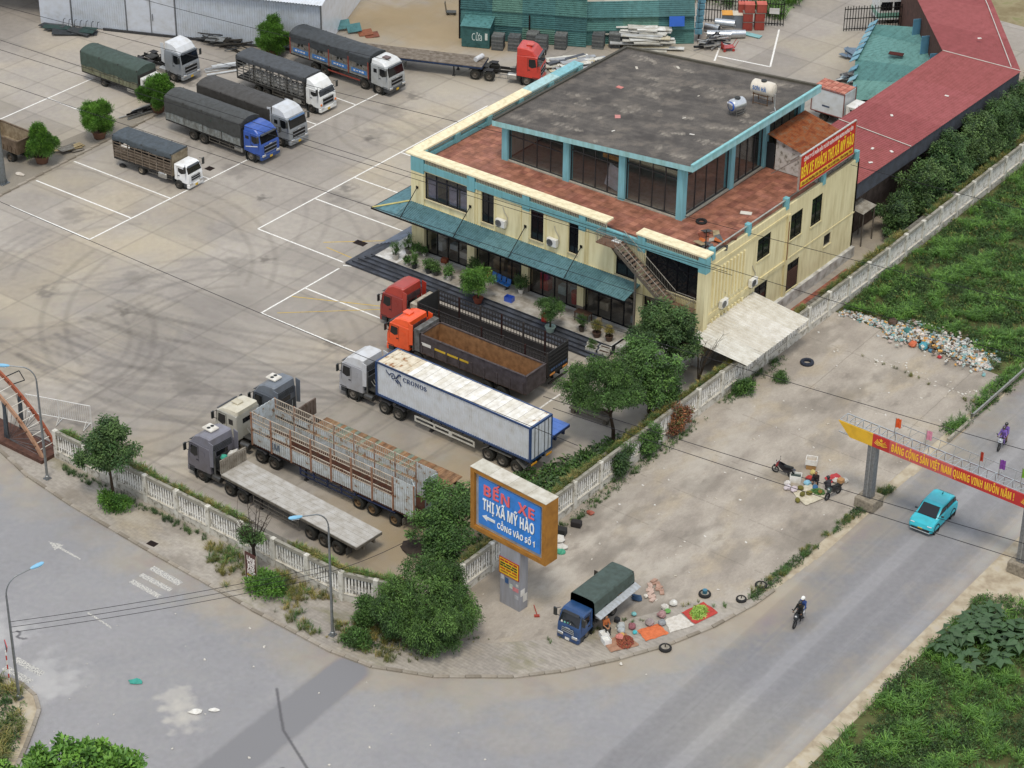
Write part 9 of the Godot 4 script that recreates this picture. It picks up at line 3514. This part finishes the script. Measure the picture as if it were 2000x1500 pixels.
	for q in pp:
		pot_plant(q[7],Vector3(q[0],q[1],q[2]),q[3],q[4],q[5],[broad,grass,reed][q[6]],[MID,MID,DRY][q[6]],26 if q[6] else 46,0.4,0.62)
	for k in 2:
		t = thing("platform_tree",["bright green small tree in tub on steps behind black trailer","smaller sparse tree in tub on steps near the stool"][k],"tree",[Vector3(9.4,0.54,3.2),Vector3(16.6,0.54,3.3)][k])
		var b := mb("8a4a3a" if k == 0 else "9fb8b4")
		b.lathe(Vector3.ZERO,Vector3.UP,[Vector2(0.3,0.0),Vector2(0.42,0.45),Vector2(0.45,0.45),Vector2(0.38,0.4),Vector2(0.0,0.4)],14)
		put("pot",b,"matte",t)
		trunk(t,[Vector3(0,0.3,0),Vector3(0,1.4,0)],0.08,0.05,[[Vector3(0,2.2,0),Vector3(0.7,0.5,0.7)]],4)
		crown(t,[[Vector3(0.1,2.3,0),Vector3(1.15,0.65,1.05) * (1.0 if k == 0 else 0.8)],[Vector3(0.0,1.7,0.2),Vector3(0.9,0.5,0.9) * (1.0 if k == 0 else 0.7)]],320 if k == 0 else 170,fine,FRESH if k == 0 else MID,0.95,0.0,0.3)
	# ground cover
	weeds("field_weeds","dense green weeds covering the field beyond the white fence","weeds",V2([32.3,-14.4,36.0,-15.3,40.0,-15.2,44.0,-14.6,47.2,-13.6,47.4,-60,32.0,-60]),19000,[fine,bush,fine,grass],[DEEP,MID + DRY.slice(0,1),MID,FRESH],0.6,1.15,0.12,0.0,5)
	weeds("verge_weeds","dense green undergrowth at the lower right beyond the road","weeds",V2([58.9,13.0,60.5,11.8,75,14,75,60,59.6,60,59.3,34,58.8,26]),14000,[fine,bush,fine,grass],[DEEP,MID,FRESH,FRESH],0.6,1.15,0.1,0.0,8)
	weeds("verge_weeds","bushes along the road's right side beyond the gantry","weeds",V2([60.2,9.5,75,12,75,-60,62,-60,61,-10,60.6,6]),2600,[bush,fine],[MID,DEEP],0.8,1.5,0.05,0.0,9)
	weeds("island_weeds","tall weeds filling the traffic island at lower left","weeds",V2([10.8,59.2,14.6,58.6,17.4,58.6,18.6,59.6,19.6,61,21.6,64.5,22,68,10.5,68]),1700,[bush,fine,grass],[DEEP,MID,DRY],0.7,1.2,0.1,0.0,12)
	weeds("fence_weeds","strip of yellowish weeds growing in trough on top of the street fence","weeds",V2([-0.8,38.08,26.0,38.42,30.5,37.1,30.6,37.4,26.2,38.78,-0.8,38.45]),4200,[reed,grass],[DRY,DRY + FRESH],0.35,0.85,2.02,0.0,14)
	weeds("fence_weeds","yellow-green weeds growing in trough on top of the side fence","weeds",V2([31.3,33.5,31.65,33.5,31.65,-22,30.9,-70,30.5,-70,31.3,-22]),9000,[reed,grass],[DRY + MID,DRY],0.4,0.8,2.02,0.0,15)
	weeds("fence_weeds","thick green shrubs inside the side fence by the container","weeds",V2([26.6,20.8,28.2,16.2,29.6,11.0,31.5,9.0,31.5,22.5,30.6,25.5,31.3,33.0,28.6,33.4,29.2,26,28.0,23.0]),1500,[bush,broad],[MID,DEEP],0.9,1.7,0.1,0.0,16)
	weeds("fence_weeds","weeds inside the side fence below the white awning","weeds",V2([29.5,9.0,31.2,9.0,31.2,0.5,30.0,2.0]),330,[grass,bush],[DRY,MID],0.8,1.4,0.0,0.0,17)
	weeds("pavement_grass","tufts of grass on the pavement along the street fence","grass",V2([14.5,39.4,17.5,42.7,27,43.2,34,42.2,34.5,39.8,26.5,39.4]),1300,[reed,grass],[DRY,DRY + MID],0.35,0.8,0.03,0.42,18)
	weeds("pavement_grass","small weeds along the foot of street fence near the young tree","grass",V2([0,39.2,14.5,39.3,14.5,39.9,0,39.9]),160,[reed],[DEEP],0.3,0.6,0.03,0.2,19)
	weeds("kerb_grass","line of grass along the lot edge beside the main road","grass",V2([46.9,22.5,47.6,22.5,47.7,12,48.3,5.2,47.6,5.2,47.1,12]),900,[reed,bush],[MID + DRY.slice(0,2),DEEP],0.35,0.75,0.0,0.1,20)
	weeds("kerb_grass","grass strip around the guard rail at right","grass",V2([47.0,-3.6,48.2,-3.4,48.8,-30,47.0,-30]),900,[grass,bush],[FRESH,MID],0.5,1.0,0.0,0.0,21)
	weeds("joint_grass","weeds sprouting along the concrete joints of the lot","grass",V2([36.6,-9.6,47.2,-8.6,47.2,-8.2,36.6,-9.2]),120,[reed],[DRY],0.3,0.6,0.0,0.2,22)
	weeds("joint_grass","weeds growing outside the side fence foot","grass",V2([32.2,-7.5,33.0,-7.5,33.0,30,32.2,30]),420,[bush,reed],[DEEP,MID],0.3,0.75,0.0,0.25,23)
	weeds("joint_grass","grass patches where the lot meets the pavement","grass",V2([33,37.2,36.2,36.6,39.2,34.2,44.8,24.6,47.0,23.6,46.8,24.2,45.2,25.2,40.0,34.2,36.6,37.4,33,38]),520,[reed],[DRY + MID],0.25,0.55,0.03,0.2,24)
	weeds("back_weeds","green growth beyond the black gate at the top","weeds",V2([-16,-60,-2.8,-62.0,-7,-80,-30,-80]),1500,[bush,tall],[MID,FRESH],1.0,1.8,0.1,0.0,25)
	# shrubs with names of their own
	for q in [["low green shrub at the foot of brown signboard",22.0,41.6,1.5,0.75,300],["dark shrub between the fence corner and the big bush",29.3,39.6,1.4,1.0,300],["grassy yellow-green clump under the corner street lamp",29.9,42.0,1.1,0.55,150],["small bush against the outer side of side fence",32.9,1.0,0.8,0.7,120],["small tuft bush on the lot beside old tyre",34.2,-2.2,0.6,0.5,80]]:
		t = thing("low_shrub",q[0],"shrub",Vector3(q[1],0.02,q[2]))
		crown(t,[[Vector3(0,q[4] * 0.6,0),Vector3(q[3],q[4],q[3] * 0.85)]],q[5],bush if q[3] > 0.7 else fine,FRESH if q[1] < 23 else MID,0.85,0.0,0.2)
	# climbing plants on the fence
	for q in [["green climber hanging over the fence near umbrella-shaped tree",31.95,12.2,MID],["reddish climber on the fence right of the green one",32.1,8.6,["8a5a3a","a06a44","6f6a38","7a4a34"]],["green climber on fence panel opposite the white container",32.0,15.8,DEEP]]:
		t = thing("climbing_plant",q[0],"climbing plant",Vector3(q[1],0,q[2]))
		crown(t,[[Vector3(0,1.6,0),Vector3(0.5,0.9,1.3)],[Vector3(0.15,0.7,0.3),Vector3(0.35,0.7,0.9)]],230,broad,q[3],0.7,0.2,0.3)
	# wild taro with large leaves
	var tl := mb("ffffff")
	for k in 7:
		var a := k * 0.9
		var d := Vector3(cos(a),0,sin(a))
		var s := Vector3(-d.z,0,d.x)
		var o := d * 0.35 + Vector3(0,0.75 + 0.08 * (k % 3),0)
		var v := 0.85 + 0.06 * (k % 5)
		tl.col = Color(0.055 * v,0.115 * v,0.04 * v)
		var e := o + d * 0.62 - Vector3(0,0.22,0)
		tl.tri(o - d * 0.12 + s * 0.12,o + d * 0.1 + s * 0.27 - Vector3(0,0.08,0),e)
		tl.tri(o - d * 0.12 + s * 0.12,e,o)
		tl.tri(o,e,o - d * 0.12 - s * 0.12)
		tl.tri(o - d * 0.12 - s * 0.12,e,o + d * 0.1 - s * 0.27 - Vector3(0,0.08,0))
		tl.col = C("6f8a4a")
		tl.cyl(d * 0.05,o,0.02,0.015,4,false)
	var tm := tl.mesh(M.leaf)
	for k in 40:
		var p := Vector3(R.randf_range(59.9,64.0),0.15,R.randf_range(14.6,20.4))
		t = thing("taro_plant","large-leaved taro clump in the undergrowth beside the main road","plant",p,R.randf() * TAU,"wild taro in the undergrowth")
		var o := putm("leaves",tm,t)
		o.basis = Basis.from_euler(Vector3(R.randf_range(-0.35,0.35),0,R.randf_range(-0.35,0.35))).scaled(Vector3(1,R.randf_range(0.7,1.3),1) * R.randf_range(0.8,1.2))
# ---------- small things and cables ----------

func build_small() -> void:
	R.seed = 101
	var b: MB
	var t: Node3D
	# row of blue waiting seats
	t = thing("waiting_seats","row of blue plastic waiting seats on steel beam under the canopy","seats",Vector3(9.3,0.924,0.5),-0.12)
	b = mb("4a4c4e")
	b.box(Vector3(0,0.36,0),Vector3(2.6,0.06,0.08))
	for x in [-1.0,1.0]:
		b.box(Vector3(x,0.18,0),Vector3(0.06,0.36,0.06))
		b.box(Vector3(x,0.02,0),Vector3(0.06,0.04,0.5))
	put("beam",b,"metal",t)
	for k in 5:
		b = mb("b5453a" if k == 0 else "2f74c0")
		b.cbox(Vector3(-1.1 + k * 0.54,0.43,0.05),Vector3(0.46,0.05,0.42),0.02)
		b.cbox(Vector3(-1.1 + k * 0.54,0.68,-0.18),Vector3(0.44,0.45,0.05),0.02,Basis(Vector3.RIGHT,-0.2))
		put("seat",b,"paint",t)
	b = mb("3458b8")
	for q in [[-0.35,-0.32,-0.25,0.25],[0.32,0.35,-0.25,0.25],[-0.32,0.32,-0.25,-0.22],[-0.32,0.32,0.22,0.25]]:
		b.bb(q[0],0,q[2],q[1],0.42,q[3])
	b.bb(-0.32,0,-0.22,0.32,0.05,0.22)
	solo("blue_crate",b,"paint","blue plastic crate on platform behind the black trailer","crate","",Vector3(11.6,0.924,2.0),0.1)
	b = mb("c23a30")
	b.cbox(Vector3(0,0.25,0),Vector3(0.6,0.5,0.45),0.04)
	b.cbox(Vector3(0,0.55,0),Vector3(0.64,0.1,0.5),0.03)
	solo("red_box",b,"paint","red box standing on steps beside the sparse tub tree","box","",Vector3(15.6,0.74,2.55),0.2)
	b = mb("8a4a30")
	b.cbox(Vector3(0,0.2,0),Vector3(0.55,0.4,0.4),0.03)
	solo("brown_crate",b,"matte","brown crate before the first glass front","crate","",Vector3(3.6,0.924,0.2),0.2)
	t = thing("wooden_table","dark wooden table under the canopy near the fifth glass front","table",Vector3(18.0,0.924,0.9),0.05)
	b = mb("5a4032")
	b.cbox(Vector3(0,0.74,0),Vector3(1.3,0.06,0.7),0.015)
	put("top",b,"matte",t)
	for x in [-0.58,0.58]:
		for z in [-0.3,0.3]:
			b = mb("4a3428")
			b.box(Vector3(x,0.36,z),Vector3(0.07,0.72,0.07))
			put("leg",b,"matte",t)
	t = thing("bar_stool","pale wooden stool beside the dark table","stool",Vector3(19.6,0.924,1.0),0.4)
	b = mb("a89a84")
	b.cbox(Vector3(0,0.8,0),Vector3(0.36,0.05,0.36),0.015)
	put("seat",b,"matte",t)
	for x in [-1.0,1.0]:
		for z in [-1.0,1.0]:
			b = mb("9a8c78")
			b.cyl(Vector3(x * 0.2,0,z * 0.2),Vector3(x * 0.13,0.78,z * 0.13),0.025,0.025,6)
			put("leg",b,"matte",t)
	b = mb("b4362e")
	b.bb(-0.4,0,-0.3,0.4,1.7,0.3)
	solo("red_cabinet",b,"paint","red cabinet seen through glass in the third bay","cabinet","",Vector3(12.7,0.95,-1.4))
	b = mb("b4362e")
	b.cyl(Vector3.ZERO,Vector3(0,1.0,0),0.35,0.38,14)
	solo("red_barrel",b,"paint","red barrel inside the glass front left of the dark table","barrel","",Vector3(15.9,0.95,-1.0))
	for k in 9:
		b = mb(["cfd6d8","a9b8c0","9fb8b8","b09a78","8a6f50","d3d0c8","7f9aa8","c3b8a0","96a4aa"][k])
		b.cbox(Vector3(0,0.4,0),Vector3(R.randf_range(0.6,1.1),R.randf_range(0.5,1.1),0.6),0.03)
		solo("stored_box",b,"matte",["pale box behind first glass front","blue-grey box behind first glass front","light teal box behind third glass front","brown carton behind second glass front","dark carton behind second glass front","white box behind first glass front near pillar","blue box behind third glass front","beige carton behind fourth glass front","grey box at right end of the glass fronts"][k],"box","goods stored behind the glass fronts",Vector3([2.0,3.1,14.3,7.8,9.2,4.6,15.0,18.4,21.6][k],0.95,[-1.4,-1.9,-1.6,-1.8,-1.7,-1.3,-2.2,-1.6,-1.2][k]))
	# planter boxes on the lower steps
	for k in 5:
		t = thing("planter_box",["white planter trough on the upper step, leftmost","white planter trough on the upper step, rightmost","white planter trough in the middle, left","white planter trough in the middle, right","front white planter trough on the ground"][k],"planter",Vector3([20.5,21.6,20.6,21.7,21.3][k],[0.54,0.54,0.36,0.36,0.0][k],[3.05,2.95,3.4,3.3,4.45][k]),0.1,"white planter troughs")
		b = mb("d0cec6")
		for q in [[-0.45,0.45,-0.18,-0.14],[-0.45,0.45,0.14,0.18],[-0.45,-0.41,-0.14,0.14],[0.41,0.45,-0.14,0.14]]:
			b.bb(q[0],0,q[2],q[1],0.26,q[3])
		put("trough",b,"oldwhite",t)
		b = mb("4a3a2c")
		b.bb(-0.41,0.02,-0.14,0.41,0.2,0.14)
		put("soil",b,"matte",t)
		if k % 2 == 0:
			crown(t,[[Vector3(0,0.32,0),Vector3(0.38,0.12,0.14)]],14,shared["fine"],MID,0.6,0.0,0.1)
	# stone bench near the umbrella tree
	b = mb("8a857c")
	b.cbox(Vector3(0,0.42,0),Vector3(3.4,0.14,0.6),0.02)
	for x in [-1.4,1.4]:
		b.cbox(Vector3(x,0.18,0),Vector3(0.3,0.36,0.5),0.02)
	b.cbox(Vector3(0,0.75,-0.28),Vector3(3.4,0.5,0.1),0.02)
	solo("stone_bench",b,"concrete","grey concrete bench under the umbrella-shaped tree","bench","",Vector3(25.9,0,10.9),0.05)
	b = mb("3f8a9a")
	b.lathe(Vector3.ZERO,Vector3.UP,[Vector2(0.28,0.0),Vector2(0.34,0.1),Vector2(0.36,0.75),Vector2(0.32,0.8),Vector2(0.0,0.8)],14)
	solo("water_bin",b,"paint","teal plastic bin with blue bag behind the bush by the fence","bin","",Vector3(29.8,0,32.4))
	b = mb("3a3028")
	b.blob(Vector3(0,0.05,0),Vector3(1.3,0.28,1.0),14,0.15,R,-0.04)
	solo("ash_heap",b,"matte","dark heap of ash and soil behind the rusty container","heap","",Vector3(26.6,0,31.6))
	# drains and covers
	for q in [[-5.1,0.6,1.1,0.7,"rectangular iron drain grate left of the terminal steps"],[-24.6,-1.8,0.7,0.7,"round-cornered iron cover in front of small white-cab truck"],[12.0,42.2,0.7,0.5,"iron gully grate at the side road kerb"]]:
		t = thing("drain_grate",q[4],"drain grate",Vector3(q[0],0.0 if q[1] < 40 else 0.03,q[1]),0.05)
		b = mb("4a4643")
		b.bb(-q[2] / 2,0.0,-q[3] / 2,q[2] / 2,0.012,q[3] / 2)
		put("frame",b,"rust",t)
		for k in 7:
			b = mb("3a3735")
			b.bb(-q[2] / 2 + 0.06,0.012,-q[3] / 2 + 0.05 + k * (q[3] - 0.1) / 7.0,q[2] / 2 - 0.06,0.024,-q[3] / 2 + 0.05 + (k + 0.5) * (q[3] - 0.1) / 7.0)
			put("bar",b,"rust",t)
	# litter that stands out
	for q in [[21.6,53.4,0.5,"3fa89a","teal plastic bag lying on the side road"],[26.6,53.2,0.45,"f0efec","white bag lying on side road, larger one"],[27.4,52.4,0.3,"f0efec","small white bag just above the larger one"]]:
		b = mb(q[3])
		b.blob(Vector3(0,0.06,0),Vector3(q[2],0.1,q[2] * 0.5),9,0.3,R,-0.05)
		solo("road_litter",b,"tarp",q[4],"litter","",Vector3(q[0],-0.06,q[1]),0.6)
	for q in [[-31.0,2.6,"dark scrap of rubber on the bays at far left"],[-36.6,9.6,"crumpled white paper on the gravel strip"]]:
		b = mb("d6cfc6" if q[1] > 5 else "3a3733")
		b.blob(Vector3(0,0.08,0),Vector3(0.45,0.1,0.3),9,0.3,R,-0.06)
		solo("yard_litter",b,"matte",q[2],"litter","",Vector3(q[0],0.12 if q[1] > 5 else 0.0,q[1]))
	# red brick path between terminal and fence
	b = mb("9a5a4a")
	for k in 22:
		for j in 3:
			b.col = C(["9a5a4a","a36450","8f5244"][(k * 2 + j) % 3])
			b.bb(29.0 + j * 0.42,0.004,-8.6 - k * 0.55,29.4 + j * 0.42,0.02,-9.12 - k * 0.55)
	var path := struct("brick_path",b,"tile")
	path.name = "path"
	# power cables
	var cables := [[-46.5,9.0,4.1,30.2,9.0,-0.0,0.15,0.022,"cable above the rear rows of trucks, upper of a pair"],[-44.8,9.0,5.6,30.8,9.0,0.2,0.15,0.022,"cable above the rear rows of trucks, lower of a pair"],[-39.5,9.0,10.3,29.2,9.0,6.6,0.15,0.022,"single cable crossing the yard centre and terminal front"],[-22.6,9.0,25.4,35.4,9.0,25.9,0.15,0.022,"lowest cable crossing the open yard"],[-43.2,9.0,-10.4,-14.0,9.0,-14.1,0.15,0.022,"cable across the top in front of the warehouse"],[-52.4,9.0,-1.1,3.6,9.0,-8.7,0.15,0.022,"cable across the top behind the parked trucks"],[25.2,9.0,12.4,60.0,9.0,8.1,0.15,0.022,"cable over the lot just above the gantry"],[30.0,9.0,22.4,64.7,9.0,17.7,0.15,0.022,"cable over the lot crossing the sellers"],[31.4,9.0,23.2,65.5,9.0,19.4,0.15,0.022,"cable over the lot crossing the gantry pillar"],[9.8,9.0,0.8,54.7,9.0,-2.5,0.15,0.022,"cable across the terminal side wall and field"],[16.7,9.0,-4.8,51.1,9.0,-9.8,0.15,0.022,"upper cable across the side wall and fence"],[18.3,9.0,-20.7,44.5,9.0,-23.0,0.15,0.022,"cable over the red roof and hedge trees"],[17.2,5.9,59.0,28.2,5.5,42.3,0.25,0.018,"top one of three wires from island lamp across the side road"],[17.2,5.5,59.0,28.2,5.1,42.3,0.25,0.018,"middle one of three wires from island lamp across the side road"],[17.2,5.1,59.0,28.2,4.7,42.3,0.25,0.018,"lowest of three wires from island lamp across the side road"],[28.2,5.0,42.3,31.0,6.0,35.7,0.3,0.018,"thin wire from corner lamp towards the yard tree"]]
	for q in cables:
		var a := Vector3(q[0],q[1],q[2])
		var e := Vector3(q[3],q[4],q[5])
		var pts := []
		for k in 25:
			var u := k / 24.0
			pts.append(a.lerp(e,u) - Vector3(0,q[6] * 4.0 * u * (1.0 - u),0))
		b = mb("1f2022")
		b.tube(pts,q[7],5)
		solo("power_cable",b,"matte",q[8],"cable","overhead power cables")
